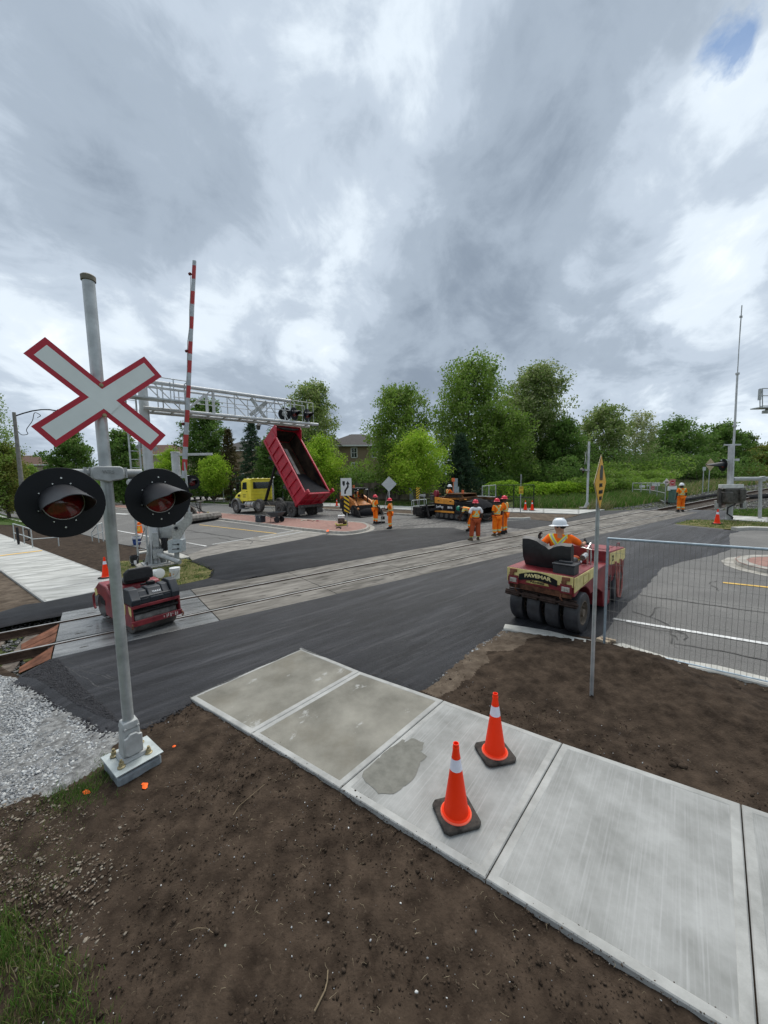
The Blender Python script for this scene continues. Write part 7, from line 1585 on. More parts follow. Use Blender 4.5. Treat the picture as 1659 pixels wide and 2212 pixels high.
    b = BB(); b.box((L_-.02, 0, .7), (.012, 2*hw-.15, 1.2)); b.build('headboard_liner', mat('tar_stained_steel', (.022, .021, .021)), hb)
    b = BB(); b.box((L_+.0, 0, wh+.56), (.16, 2*hw+.05, .10)); b.build('top_beam', mat('dusty_red', (.50, .14, .12), .7, 0, .3, 4), hb, bevel=.02)
    # rolled tarp leftovers under the top beam
    b = BB(); b.tube([(L_-.15, -1.05, wh+.42), (L_-.2, -.5, wh+.36), (L_-.15, .1, wh+.33), (L_-.2, .6, wh+.38), (L_-.12, 1.05, wh+.42)], [.06, .10, .12, .09, .05], 8); b.build('tarp_roll', tar_black, hb, smooth=60)
    b = BB(); b.box((-.06, 0, .80), (.06, 2*hw-.05, 1.55)); tg = b.build('tailgate', red_paint, t)
    b = BB()
    for z in (.12, 1.50): b.box((-.11, 0, z), (.10, 2*hw, .14))
    for y in (-.7, 0, .7): b.box((-.11, y, .8), (.08, .12, 1.3))
    b.box((-.11, 0, .78), (.07, 2*hw, .10)); b.build('tailgate_frame', red_paint, tg, bevel=.02)
    # asphalt left against the tailgate: heap inside the body, level with gravity
    b = BB(); n = 10; vs = []
    for i in range(n+1):
        for j in range(n+1):
            y = -hw+.08+(2*hw-.16)*j/n; s = i/n; x = .02+2.9*s; z = (1.55*(1-s)**.95)*(1-.35*abs(2*j/n-1)**2*s)+.05*noise.noise(Vector((x*3, y*3, 1))); vs.append((x, y, max(.0, z)))
    b.add(vs, [(i*(n+1)+j, (i+1)*(n+1)+j, (i+1)*(n+1)+j+1, i*(n+1)+j+1) for i in range(n) for j in range(n)]); b.build('asphalt_load', mat('loose_asphalt', (.014, .014, .016), .9, 0, .4, 9, bump=1, bscale=30), t, smooth=60)
    # hoist ram, longitudinal sills under the body
    b = BB()
    for y in (-.42, .42): b.box((L_/2, y, -.16), (L_, .1, .22))
    for x in (.8, 1.8, 2.8, 3.8, 4.8, 5.8): b.box((x, 0, -.12), (.1, 2*hw-.1, .12))
    b.build('body_sill', fm, t)
    a_ = Vector((-2.95, 0, 1.1)); e_ = H0+e1*5.6-e2*.15; b = MB(); b.cyl(a_, a_.lerp(e_, .42), .13, n=14); b.cyl(a_.lerp(e_, .42), a_.lerp(e_, .72), .105, n=14); b.cyl(a_.lerp(e_, .72), e_, .08, n=14); b.build('hoist_ram', tar_black, t, smooth=40)
    for k, x in enumerate((5.2, 3.6, 2.2)): b = BB(); b.add([(x, .2, -.28), (x+.5, .5, -.30), (x+.1, .9, -.9), (x-.35, .5, -.85)], [(0, 1, 2, 3)]); b.build('loose_flap', mat('flap_grey', (.13, .125, .12)), t)
    b = MB(); b.box((-9.15, 0, .85), (.12, 2.2, .18)); b.box((-9.2, .8, .85), (.05, .2, .12)); b.box((-9.2, -.8, .85), (.05, .2, .12)); b.build('rear_beam', fm, t, bevel=.01)
dump_truck()

def loader():
    fd = Vector((.556, -.831, 0)); rz = math.atan2(fd.y, fd.x); F_ = gq('b', 455, 868); Rr_ = gq('b', 290, 843); mid = (F_+Rr_)/2; rt = Vector((fd.y, -fd.x, 0)); o_ = mid-rt*.75
    t = thing('skid_steer_loader', 'orange and black skid steer loader with bucket down, lettered CASE', 'loader', (o_.x, o_.y, slope(o_.x, o_.y)), rz)
    wb = (F_-Rr_).length/2
    for s_ in (1, -1):
        for x in (-wb, wb): wheel(t, (x, .72*s_, .41), .41, .30, mat('wheel_grimy', (.13, .12, .11)), blackr, rim_r=.52)
    b = MB(); b.prof([(-1.35, .35), (-1.45, 1.45), (-.95, 1.55), (.1, 1.05), (1.0, .85), (1.05, .35)], -.52, .52); b.build('body', case_orange, t, bevel=.03)
    b = MB(); b.box((-1.42, 0, .95), (.12, 1.0, 1.0)); b.box((-1.2, 0, .42), (.5, 1.2, .25)); b.build('engine_cover', grey_frame, t, bevel=.03)
    for s_ in (1, -1):
        b = MB(); b.prof([(-1.55, 1.15), (-1.5, 1.72), (-1.2, 1.75), (.75, 1.10), (1.25, .55), (1.15, .40), (.95, .45), (.55, .92), (-1.0, 1.35)], .62*s_, .80*s_); arm = b.build('lift_arm', case_orange, t, bevel=.03)
        if s_ == -1: text('CASE', 'lettering', text_white, Matrix.Translation((-.62, -.81, 1.395)) @ frame((0, 0, 0), (.95, 0, -.31), (.31, 0, .95)), .24, .62, arm)
        b = MB(); b.box((-1.45, .68*s_, .8), (.18, .28, .7)); b.build('tower', grey_frame, t, bevel=.02)
    b = MB()
    for x, y in ((-.75, .5), (-.75, -.5), (.55, .5), (.55, -.5)): b.box((x, y, 1.45), (.07, .07, 1.15))
    b.box((-.1, 0, 2.03), (1.5, 1.15, .06)); b.box((.45, 0, 1.98), (.3, 1.2, .1)); b.build('cab_frame', black, t, bevel=.01)
    for s_ in (1, -1): b = MB(); b.box((-.35, .505*s_, 1.55), (.7, .01, .75)); b.build('side_window', glass_dark, t)
    b = MB(); b.box((-.70, 0, 1.2), (.35, .6, .7)); b.box((-.45, 0, .95), (.5, .5, .15)); b.build('seat', black, t, bevel=.05)
    b = MB()
    for y in (-.35, .35, .45): b.box((.62, y, 1.95), (.06, .12, .08))
    b.build('work_light', mat('marker_white', (.6, .6, .55)), t, bevel=.01)
    b = MB(); b.cyl((-.3, -.2, 2.06), (-.3, -.2, 2.26), .08, n=12); b.build('beacon', mat('beacon_orange', (.7, .15, .05), .3), t)
    b = MB(); b.prof([(1.05, .75), (1.0, .15), (1.15, .03), (2.05, .02), (2.0, .06), (1.45, .10), (1.2, .35), (1.15, .80)], -1.0, 1.0); bk_ = b.build('bucket', tar_black, t, bevel=.01)
    for s_ in (1, -1): b = MB(); b.prof([(1.05, .78), (1.0, .15), (1.15, .03), (2.05, .02), (1.75, .45)], .97*s_, 1.0*s_); b.build('bucket_side', tar_black, bk_)
    b = MB(); b.sph((1.45, 0, .18), (.45, .9, .42), 16, 8); b.build('bucket_load', mat('loose_asphalt', (.014, .014, .016)), bk_, smooth=60)
    seat = dict(pel=(0, -.1, .22), sp=(0, -.12, .40), ch=(0, -.10, .60), nk=(0, -.06, .76), hd=(0, -.03, .89), ht=(0, -.03, .98), nose=(0, .065, .89), hl=(-.1, -.08, .18), hr=(.1, -.08, .18), kl=(-.16, .38, .22), kr=(.16, .38, .22), al=(-.17, .42, -.20), ar=(.17, .42, -.20), tl=(-.18, .56, -.25), tr=(.18, .56, -.25), sl=(-.19, -.1, .70), sr=(.19, -.1, .70), el=(-.26, .08, .46), er=(.26, .08, .46), wl=(-.22, .32, .48), wr=(.22, .32, .48))
    M_ = Matrix.Translation(t.location) @ Matrix.Rotation(rz, 4, 'Z'); pp = M_ @ Vector((-.35, 0, .82))
    person('loader driver in orange vest sitting inside the cab cage', pp, rz-PI/2, seat, shirt=vest_mat('hi_vis_seated', (.95, .15, .015), zs=.72, zw=.36), helmet=helmet_white, trousers=mat('dark_trousers', (.03, .03, .035), .9))
    return seat
SEAT = loader()

def paver():
    fd = Vector((-.571, .821, 0)); rz = math.atan2(fd.y, fd.x); o_ = Vector((4.92, 21.74, 0)); o_.z = slope(o_.x, o_.y)
    t = thing('asphalt_paver', 'black and orange asphalt paving machine lettered LeeBoy, heaped with asphalt', 'paver', o_, rz)
    # local: +x towards the screed, y=0 the near side, body towards -y
    b = MB(); b.prof([(.2, .05), (.05, .25), (.2, .48), (2.7, .48), (2.85, .25), (2.7, .05)], -.35, -.02); b.prof([(.2, .05), (.05, .25), (.2, .48), (2.7, .48), (2.85, .25), (2.7, .05)], -2.1, -1.78); b.build('crawler_track', blackr, t, bevel=.04)
    b = MB()
    for x in (.35, .8, 1.25, 1.7, 2.15, 2.55): b.cyl((x, -.03, .26), (x, .02, .26), .15, n=14)
    b.build('track_roller', grey_frame, t, smooth=40)
    b = MB(); b.box((1.5, -1.05, .85), (2.9, 1.9, .75)); b.build('body', tar_black, t, bevel=.04)
    b = MB(); b.prof([(1.05, .46), (1.05, .58), (2.78, .56), (2.78, .44)], -.02, .03); b.prof([(1.05, .98), (1.05, 1.22), (1.25, 1.30), (2.78, 1.42), (2.78, 1.02)], -.02, .03); b.box((1.5, -.2, 1.33), (2.5, .1, .04)); pn = b.build('side_panel', paver_orange, t, bevel=.015)
    b = MB(); b.box((1.9, .01, .79), (1.72, .03, .44)); blk_ = b.build('black_band', black, pn)
    # the lettering reads left to right for someone facing the near side
    Mt = lambda x, z: Matrix.Translation((x, .034, z)) @ frame((0, 0, 0), (-1, 0, 0), (0, 0, 1))
    text('LeeBoy', 'lettering', text_white, Mt(2.30, .80), .26, .66, blk_); text('8616', 'lettering', text_white, Mt(1.38, .80), .20, .40, blk_)
    for x in (2.4, 1.35): b = MB(); b.box((x, .035, 1.18), (.16, .01, .05)); b.build('vent', black, pn)
    b = MB(); b.box((1.35, -.9, 1.42), (1.9, 1.5, .05)); b.prof([(.35, 1.28), (.7, 1.62), (1.95, 1.62), (2.35, 1.28)], -1.55, -1.50); b.prof([(.35, 1.28), (.7, 1.62), (1.95, 1.62), (2.35, 1.28)], -.30, -.25); b.box((1.32, -.9, 1.64), (1.35, 1.4, .04)); b.build('engine_deck', mat('paver_orange_dirty', (.025, .02, .018), .8, 0, .5, 1.6, c2=(.17, .08, .03), detail=8), t, bevel=.01)
    b = MB(); b.prof([(.45, 1.30), (.78, 1.58), (1.9, 1.58), (2.2, 1.30)], -.26, -.24); b.build('dark_skirt', tar_black, t)
    # hopper towards -x
    b = MB()
    b.add([(.9, .05, 1.35), (-.75, .10, 1.15), (-.75, -.35, .45), (.9, -.40, .50)], [(0, 1, 2, 3)]); b.add([(.9, -2.2, 1.35), (-.75, -2.25, 1.15), (-.75, -1.75, .45), (.9, -1.7, .50)], [(0, 3, 2, 1)])
    b.box((0, -1.05, .42), (1.9, 1.4, .1)); b.prism([(-.80, .10, 1.18), (-.80, .10, .62), (-.80, -.35, .35), (-.80, -.35, .45)], (.06, 0, 0)); b.box((.1, .06, 1.12), (1.75, .06, .10)); b.box((.1, -2.22, 1.12), (1.75, .06, .10)); b.box((-.8, -1.05, .38), (.10, 2.5, .28)); b.build('hopper', tar_black, t, bevel=.01)
    b = MB(); b.box((.1, .0, .80), (1.75, .05, .65)); b.box((-.55, -2.28, 1.0), (.9, .06, .5)); b.build('hopper_wing', tar_black, t, bevel=.02)
    b = MB(); b.box((-.1, -2.15, 1.32), (1.6, .06, .16)); b.box((.45, -.9, 1.32), (.10, 2.1, .18)); b.build('hopper_rim', mat('paver_orange_dirty', (.45, .20, .05)), t, bevel=.01)
    b = MB(); n = 14; vs = []
    for i in range(n+1):
        for j in range(n+1):
            x = -.72+1.75*i/n; y = -2.15+2.15*j/n; u_, v_ = 2*i/n-1, 2*j/n-1; z = .75+.62*max(0, 1-.8*u_*u_-.75*v_*v_)+.05*noise.noise(Vector((x*4, y*4, 0))); vs.append((x, y, z))
    b.add(vs, [(i*(n+1)+j, (i+1)*(n+1)+j, (i+1)*(n+1)+j+1, i*(n+1)+j+1) for i in range(n) for j in range(n)]); b.build('asphalt_heap', mat('loose_asphalt', (.014, .014, .016)), t, smooth=60)
    # operator's station, screed
    b = MB(); b.box((3.1, -1.0, .95), (.9, 1.8, .08)); b.box((3.05, -1.0, 1.15), (.12, 1.6, .5)); b.build('platform', tar_black, t, bevel=.01)
    b = MB(); b.box((3.25, -.35, 1.25), (.4, .35, .12)); b.box((3.42, -.35, 1.45), (.08, .35, .4)); b.build('seat', black, t, bevel=.04)
    b = MB(); b.box((3.0, -.05, 1.35), (.3, .25, .35)); b.box((2.9, -1.7, 1.35), (.3, .25, .3)); b.build('control_box', grey_frame, t, bevel=.03)
    b = MB(); b.lathe([(.12, -.08), (.24, -.08), (.24, -.05), (.15, -.04), (.15, .04), (.24, .05), (.24, .08), (.12, .08)], 18, o=(2.75, -.1, 1.62), ax=(.3, 1, 0)); b.build('hose_reel', mat('hose_red', (.25, .02, .04), .5), t, smooth=30)
    b = MB(); b.box((2.95, -.3, 1.58), (.55, .4, .12)); b.build('canvas_roll', mat('paver_orange_dirty', (.45, .20, .05)), t, bevel=.04)
    b = MB(); b.box((3.9, -1.05, .28), (.75, 2.9, .45)); b.box((3.8, -1.05, .62), (.5, 2.6, .35)); b.box((4.2, -1.05, .55), (.3, 2.9, .06)); b.build('screed', tar_black, t, bevel=.04)
    b = MB(); b.box((4.0, .45, .45), (.9, .10, .55)); b.box((4.0, -2.55, .45), (.9, .10, .55)); b.build('end_plate', tar_black, t, bevel=.02)
    b = MB(); b.prof([(2.2, .62), (2.2, .78), (3.7, .55), (4.0, .42), (3.9, .30), (3.6, .38)], .03, .16); b.build('tow_arm', tar_black, t, bevel=.01)
    b = MB(); b.tube([(3.4, .2, .9), (3.2, .25, .5), (3.0, .3, .12), (3.1, .3, .02)], .07, 8); b.box((3.0, .32, .04), (.3, .12, .06)); b.build('auger_arm', tar_black, t)
    b = MB(); b.tube([(3.6, .2, .6), (3.6, .2, 1.45), (4.1, .2, 1.5), (4.1, .2, .6)], .025, 6); b.box((3.7, .22, 1.5), (.5, .04, .14)); b.build('step_rail', galv, t, smooth=60)
    b = MB(); b.cyl((2.4, -1.3, 1.65), (2.4, -1.3, 2.45), .02, n=8); b.box((2.4, -1.3, 2.5), (.24, .05, .24)); b.build('orange_flag_board', mat('beacon_orange', (.7, .15, .05)), t)
    b = MB(); b.box((.9, -.6, 1.72), (.10, .1, .3)); b.build('exhaust', mat('beacon_orange', (.7, .15, .05)), t)
    M_ = Matrix.Translation(o_) @ Matrix.Rotation(rz, 4, 'Z'); pp = M_ @ Vector((2.55, -1.15, 1.12))
    person('paver operator with white helmet sitting above the orange machine', pp, rz+PI*.9, SEAT, shirt=MATS['hi_vis_seated'], helmet=helmet_white, trousers=MATS['dark_trousers'])
paver()

def pave_roller():
    rz = math.atan2(.70, .714); fd = Vector((math.cos(rz), math.sin(rz), 0)); lf = Vector((-fd.y, fd.x, 0))
    rr_ = gq('F', 875, 1650); o_ = rr_+lf*.64+fd*.34; o_.z = slope(o_.x, o_.y)
    t = thing('pneumatic_roller', 'dark red and cream roller with rubber tyres and PAVEMAR lettering at the back', 'road roller', o_, rz); t.scale = (1, 1, 1.07)
    # origin between the rear tyres, .34 ahead of the contact corner
    R_ = .36
    dirty = mat('roller_tyre', (.020, .021, .026), .5, 0, .3, 4, c2=(.05, .05, .055)); rim_ = mat('rim_mud', (.17, .14, .11), .85, 0, .3, 8)
    for y in (-.52, -.18, .17, .52): wheel(t, (-.30, y, R_), R_, .27, rim_, dirty, rim_r=.60, smooth_t=True, dish=.8)
    for y in (-.60, -.30, .0, .30, .60): wheel(t, (1.98, y*.93, R_), R_, .24, rim_, dirty, rim_r=.60, smooth_t=True, dish=.8)
    b = MB(); b.cyl((-.3, -.5, R_), (-.3, .5, R_), .07); b.cyl((1.98, -.5, R_), (1.98, .5, R_), .07); b.box((.8, 0, .52), (2.6, .7, .2)); b.build('axle_frame', tar_black, t)
    # rear body (ballast box) with deck
    b = MB(); b.prof([(-.78, .74), (-.80, 1.09), (.36, 1.09), (.36, .60), (.15, .60), (.05, .70), (-.15, .80), (-.45, .82), (-.68, .74)], -.62, .62); body = b.build('rear_body', roller_red, t, bevel=.015)
    b = MB(); b.box((-.803, 0, .995), (.012, 1.22, .17)); b.build('cream_panel', cream, body, bevel=.003)
    b = MB(); b.prof([(-.80, 1.07), (-.79, .82), (-.2, .86), (.34, .90), (.34, 1.07)], -.632, -.620); b.build('cream_panel', cream, body)
    b = MB(); b.prof([(-.80, 1.07), (-.79, .82), (-.2, .86), (.34, .90), (.34, 1.07)], .620, .632); b.build('cream_panel', cream, body)
    b = MB()
    for x0, z0, x1, z1 in ((-.35, 1.03, -.05, 1.03), (-.05, 1.03, -.05, .90), (-.05, .90, -.35, .88), (-.35, .88, -.35, 1.03)): b.tube([(x0, -.635, z0), (x1, -.635, z1)], .006, 4)
    b.build('hatch_outline', mat('cream_shadow_line', (.38, .30, .12)), body)
    # logo: dark lens shape with arched lettering
    FM = lambda y, z, o=.812: Matrix.Translation((-o, y, z)) @ frame((0, 0, 0), (0, -1, 0), (0, 0, 1))
    b = MB(); b.M = FM(.02, .975); n = 16; up_ = [(-.36+.72*i/n, .085-.085*((2*i/n-1)**2)*.9) for i in range(n+1)]; lo_ = [(-.36+.72*i/n, -.10+.045*(1-(2*i/n-1)**2)) for i in range(n, -1, -1)]
    q = up_+lo_; b.prism([(x, y, 0) for x, y in q], (0, 0, .006)); lg = b.build('logo_plate', black, body)
    text('PAVEMAR', 'lettering', mat('logo_cream', (.72, .62, .30), .5), FM(.02, .995, .822), .085, .50, lg, bend=.35)
    b = MB(); b.M = FM(.02, .905, .820); b.prism([(-.22, -.05, 0), (.22, -.05, 0), (.20, -.01, 0), (0, .012, 0), (-.2, -.01, 0)], (0, 0, .003)); p2_ = b.build('logo_band', mat('cream_worn', (.42, .33, .12), .7, 0, .5, 14), lg)
    text('PAVING', 'lettering', text_black, FM(.02, .885, .826), .042, .26, p2_)
    for y in (.49, -.49):
        b = MB(); b.box((-.80, y, .87), (.06, .20, .16)); hl = b.build('headlight', roller_red, body, bevel=.01)
        b = MB(); b.box((-.835, y, .865), (.02, .14, .085)); b.build('lens', mat('headlamp_lens', (.40, .38, .34), .15, .3, .4, 30), hl, bevel=.01)
        b = MB(); b.box((-.815, y, 1.04), (.05, .13, .06)); b.cyl((-.82, y+.03, .985), (-.845, y+.03, .985), .045, n=10); b.build('tail_lamp', rust, body, bevel=.008)
    b = MB(); b.box((-.78, 0, .76), (.04, 1.16, .10)); b.build('rear_skirt', mat('burnt_skirt', (.07, .035, .025), .8, 0, .6, 6, c2=(.16, .07, .04)), body)
    # scraper bar with shoes
    b = MB(); b.cyl((-.80, -.70, .62), (-.80, .66, .62), .02); b.cyl((-.72, -.65, .66), (-.72, .62, .66), .015)
    for y in (-.52, -.17, .17, .52): b.box((-.76, y, .60), (.10, .29, .09), Matrix.Rotation(rad(25), 3, 'Y'))
    b.build('scraper_bar', mat('scraper_rust', (.045, .030, .025), .8, .2, .5, 10), t, bevel=.005)
    b = MB(); b.tube([(-.80, -.40, .76), (-.83, -.40, .70), (-.81, -.43, .66), (-.79, -.40, .69)], .011, 6); b.tube([(-.80, .45, .76), (-.83, .45, .70), (-.81, .42, .66)], .011, 6); b.build('tow_hook', rust, t)
    # front cowl
    b = MB(); b.prof([(.36, .60), (.36, .98), (.86, .98), (1.30, .98), (1.32, 1.21), (2.60, 1.13), (2.62, .70), (2.50, .62), (2.45, .55), (1.50, .55), (1.48, .12), (1.28, .10), (1.02, .14), (.95, .45), (.60, .60)], -.62, .62)
    cowl = b.build('front_cowl', roller_red, t, bevel=.015)
    b = MB(); b.prof([(1.36, 1.17), (1.36, .94), (2.25, .84), (2.62, .88), (2.62, 1.10)], -.634, -.62); b.build('cream_panel', cream, cowl)
    b = MB()
    for k in range(9): b.box((1.42, -.628, .42+.035*k), (.14, .012, .012))
    b.build('louvre', black, cowl)
    text('2', 'lettering', text_black, Matrix.Translation((1.56, -.640, 1.04)) @ frame((0, 0, 0), (1, 0, 0), (0, 0, 1)), .16, .10, cowl)
    b = MB(); b.box((2.0, 0, 1.172), (.8, .9, .012), Matrix.Rotation(rad(3.6), 3, 'Y')); b.build('bonnet_panel', roller_red, cowl, bevel=.004)
    b = MB(); b.lathe([(.07, 1.18), (.065, 1.24), (.02, 1.31)], 12, o=(1.60, -.12, 0)); b.lathe([(.055, 1.17), (.055, 1.23)], 12, o=(1.85, -.05, 0)); b.lathe([(.035, 1.17), (.04, 1.21)], 8, o=(1.75, .3, 0)); b.build('filler_cap', black, cowl, smooth=40)
    b = MB()
    for x in (1.5, 2.35): b.tube([(x, -.52, 1.16), (x, -.52, 1.23), (x+.2, -.52, 1.22), (x+.2, -.52, 1.15)], .01, 6)
    b.build('grab_handle', roller_red, cowl)
    # wheel guard bars at the front
    b = MB(); b.tube([(1.72, -.66, .95), (1.74, -.68, .6), (1.86, -.68, .18), (2.06, -.68, .12), (2.2, -.68, .3), (2.25, -.67, .62), (2.15, -.66, .93)], .022, 8); b.box((1.98, -.67, .52), (.12, .02, .7)); b.build('wheel_guard', mat('guard_pink_red', (.33, .12, .10), .7, 0, .4, 9), t, smooth=50)
    # seat with black vinyl cover
    b = MB(); n = 12; vs = []
    for k, (x0, z) in enumerate(((-.44, 1.10), (-.52, 1.25), (-.56, 1.45), (-.55, 1.60), (-.46, 1.64), (-.40, 1.55), (-.38, 1.3), (-.36, 1.1))):
        for i in range(n+1):
            y = .44-.88*i/n; dip = .10*math.exp(-((y+.02)/.14)**2) if 1 < k < 6 else 0; w_ = .02*noise.noise(Vector((y*8, z*6, 0))); vs.append((x0+w_+.04*abs(2*i/n-1)**3, y*(1.0 if z < 1.2 else 1.04), z-dip-(.06 if (i > n*.5 and 1 < k < 6) else 0)+w_))
    b.add(vs, [(k*(n+1)+i, (k+1)*(n+1)+i, (k+1)*(n+1)+i+1, k*(n+1)+i+1) for k in range(7) for i in range(n)]+[tuple(k*(n+1) for k in range(8)), tuple(k*(n+1)+n for k in range(8))[::-1]]); b.build('seat_back', mat('vinyl_black', (.014, .014, .015), .5, 0, .3, 8, bump=.5, bscale=12), t, smooth=60)
    b = MB(); b.box((-.12, .0, 1.18), (.46, .8, .14)); b.build('seat_cushion', MATS['vinyl_black'], t, bevel=.04)
    b = MB(); b.box((-.58, -.40, 1.20), (.26, .37, .24)); b.box((-.58, -.40, 1.335), (.29, .40, .035)); b.box((-.58, -.40, 1.37), (.10, .22, .04)); bx = b.build('tool_box', plastic_black, None, bevel=.012); M0 = Matrix.Translation(o_) @ Matrix.Rotation(rz, 4, 'Z'); bx.matrix_world = M0; tag(bx, 'black plastic tool box on the back deck of the PAVEMAR roller', 'tool box')
    # steering column, controls
    b = MB(); b.tube([(.80, .1, .95), (.55, .1, 1.38)], .03, 8); b.lathe([(.155, -.012), (.172, 0), (.155, .012), (.150, 0)], 20, o=(.53, .1, 1.40), ax=(-.5, 0, .85), cap=False); b.box((.95, -.05, 1.18), (.25, .55, .32)); b.build('steering_column', roller_red, t, smooth=50)
    b = MB(); b.tube([(.7, -.38, 1.0), (.7, -.38, 1.32), (.85, -.38, 1.42), (.95, -.38, 1.1)], .02, 8); b.cyl((.25, -.42, 1.22), (.45, -.42, 1.24), .055, n=12); b.tube([(.5, -.5, 1.0), (.5, -.5, 1.35), (.55, -.3, 1.37)], .014, 6); b.lathe([(.04, -.05), (.07, 0), (.04, .05)], 10, o=(.35, -.32, 1.12)); b.build('controls', chrome, t, smooth=50)
    # driver: sits twisted, looking back to the left, one arm over the seat back
    pose = dict(pel=(-.02, .02, .20), sp=(-.01, .0, .38), ch=(.0, .03, .60), nk=(-.01, .06, .74), hd=(-.03, .07, .86), ht=(-.035, .07, .96), nose=(-.122, .045, .855), hl=(-.1, .08, .18), hr=(.1, .08, .18), kl=(-.18, .48, .20), kr=(.16, .5, .20), al=(-.2, .62, -.15), ar=(.18, .64, -.15), tl=(-.2, .78, -.2), tr=(.2, .8, -.2),
                sl=(-.185, -.03, .665), sr=(.185, .08, .665), el=(-.33, -.20, .44), er=(.33, .27, .52), wl=(-.36, -.10, .62), wr=(.30, .52, .54))
    M0 = Matrix.Translation(o_) @ Matrix.Rotation(rz, 4, 'Z'); pp = M0 @ Vector((-.14, -.12, 1.06))
    person('roller driver in white helmet looking back over his shoulder', pp, rz-PI/2, pose, shirt=vest_mat('hi_vis_driver', (.95, .15, .015), zs=.70, zw=.36), trousers=TR_D, helmet=helmet_white, skin=skin_m, gloves=boot_b, boots=boot_m, group=None)
pave_roller()

def small_roller():
    fd = Vector((.80, -.60, 0)); rz = math.atan2(fd.y, fd.x); lf = Vector((.60, .80, 0)); o_ = gp(-5.17, 7.76, .03)-fd*0+lf*.07
    t = thing('tandem_roller', 'small red tandem steel drum roller parked on the wet crossing panels', 'road roller', o_, rz); t.scale = (1, 1, .95)
    # local x forward (towards the camera's right); drum ends at y = +-.42 ; front drum at x ~ -.1
    drum_m = mat('drum_steel', (.10, .09, .08), .5, .5, .4, 5, c2=(.19, .175, .16)); wet = mat('wet_drum', (.035, .035, .036), .35, .4, .5, 3)
    b = MB(); b.lathe([(.001, -.42), (.27, -.42), (.30, -.40), (.30, .40), (.27, .42), (.001, .42)], 40, o=(.02, 0, .30), ax=(0, 1, 0), cap=False); b.build('front_drum', drum_m, t, smooth=40)
    b = MB(); b.lathe([(.001, -.42), (.27, -.42), (.29, -.40), (.29, .40), (.27, .42), (.001, .42)], 40, o=(-1.62, 0, .29), ax=(0, 1, 0), cap=False); b.build('rear_drum', wet, t, smooth=40)
    w = .47
    # front yoke: side plates, bumper bar, cross members
    for s_ in (1, -1):
        b = MB(); b.prof([(-.55, .22), (-.60, .62), (-.25, .66), (.30, .66), (.36, .60), (.38, .25), (.30, .20), (-.30, .18)], w*s_, (w-.03)*s_); b.build('yoke_plate', roller_red, t, bevel=.008)
    b = MB(); b.box((.36, 0, .29), (.05, 2*w+.04, .12)); fb = b.build('front_bumper', roller_red, t, bevel=.01)
    b = MB()
    for k in range(7): b.box((.388, .12+.045*k+random.uniform(-.01, .01), .30+random.uniform(-.015, .01)), (.004, random.uniform(.008, .028), random.uniform(.03, .08)))
    b.build('white_scuffs', mat('scuff_white', (.5, .42, .38), .7), fb)
    b = MB(); b.box((.33, 0, .645), (.08, 2*w, .07)); b.build('cross_member', roller_red, t, bevel=.01)
    b = MB(); b.cyl((.30, -w+.03, .50), (.30, w-.03, .50), .035, n=10); b.cyl((.22, -w+.03, .545), (.22, w-.03, .545), .02, n=8); b.build('water_bar', tar_black, t, smooth=50)
    b = MB(); b.box((.26, 0, .47), (.02, 2*w-.08, .04)); b.build('scraper', mat('scraper_rubber', (.02, .02, .02)), t)
    b = MB()
    for s_ in (1, -1): b.tube([(.38, s_*(w+.01), .30), (.42, s_*(w+.02), .28), (.42, s_*(w+.02), .22), (.38, s_*(w+.01), .20)], .016, 6)
    b.build('tie_hook', rust, t)
    # body between and over the rear drum
    b = MB(); b.prof([(-.30, .16), (-.34, .62), (-.75, .62), (-.80, .68), (-1.10, .86), (-1.55, .90), (-1.86, .70), (-1.80, .52), (-1.62, .60), (-1.30, .56), (-1.18, .16)], -w, w); body = b.build('body', roller_red, t, bevel=.02)
    b = MB(); b.prof([(-.35, .62), (-.45, .96), (-.95, .99), (-1.30, .88), (-1.30, .6)], -w+.06, w-.06); b.build('engine_hood', roller_red, t, bevel=.04)
    for s_ in (1, -1):
        b = MB(); b.prof([(-1.86, .70), (-1.80, .52), (-1.66, .58), (-1.70, .72)], (w+.006)*s_, (w-.01)*s_); b.build('cream_patch', cream, body)
        b = MB(); b.prof([(-.22, .66), (-.24, .48), (.02, .44), (.04, .66)], (w+.006)*s_, (w-.004)*s_); b.prof([(.22, .66), (.24, .5), (.34, .46), (.35, .64)], (w+.007)*s_, (w-.004)*s_); b.build('cream_patch', cream, t)
        b = MB(); b.box((-1.32, (w+.002)*s_, .46), (.28, .01, .12)); b.build('slot', black, body)
    b = MB(); b.tube([(-1.86, -w+.02, .60), (-1.98, -w+.0, .5), (-1.98, -w, .25), (-1.9, -w, .18)], .025, 8); b.tube([(-1.86, w-.02, .60), (-1.98, w, .5), (-1.98, w, .25), (-1.9, w, .18)], .025, 8); b.build('rear_guard', roller_red, t, smooth=60)
    # seat
    b = MB(); b.box((-.62, -.05, 1.03), (.42, .5, .10)); b.prism([(-.40, -.34, 1.05), (-.40, .24, 1.05), (-.40, .24, 1.26), (-.40, .16, 1.35), (-.40, -.24, 1.35), (-.40, -.34, 1.26)], (.07, 0, 0)); b.build('seat', MATS['vinyl_black'], t, bevel=.035, seg=3)
    b = MB(); b.tube([(-.95, 0, .95), (-.9, 0, 1.10)], .025, 8); b.lathe([(.14, -.01), (.155, 0), (.14, .01), (.135, 0)], 18, o=(-.89, 0, 1.11), ax=(.3, 0, .95), cap=False); b.build('steering_wheel', black, t, smooth=50)
    # black ribbed tool chest across the front
    b = MB(); y0 = -w; segs = [(-.47, -.29, 1.0, .37), (-.29, -.12, .93, .34), (-.12, .15, .97, .35), (.15, .30, .99, .34), (.30, .47, 1.05, .37)]
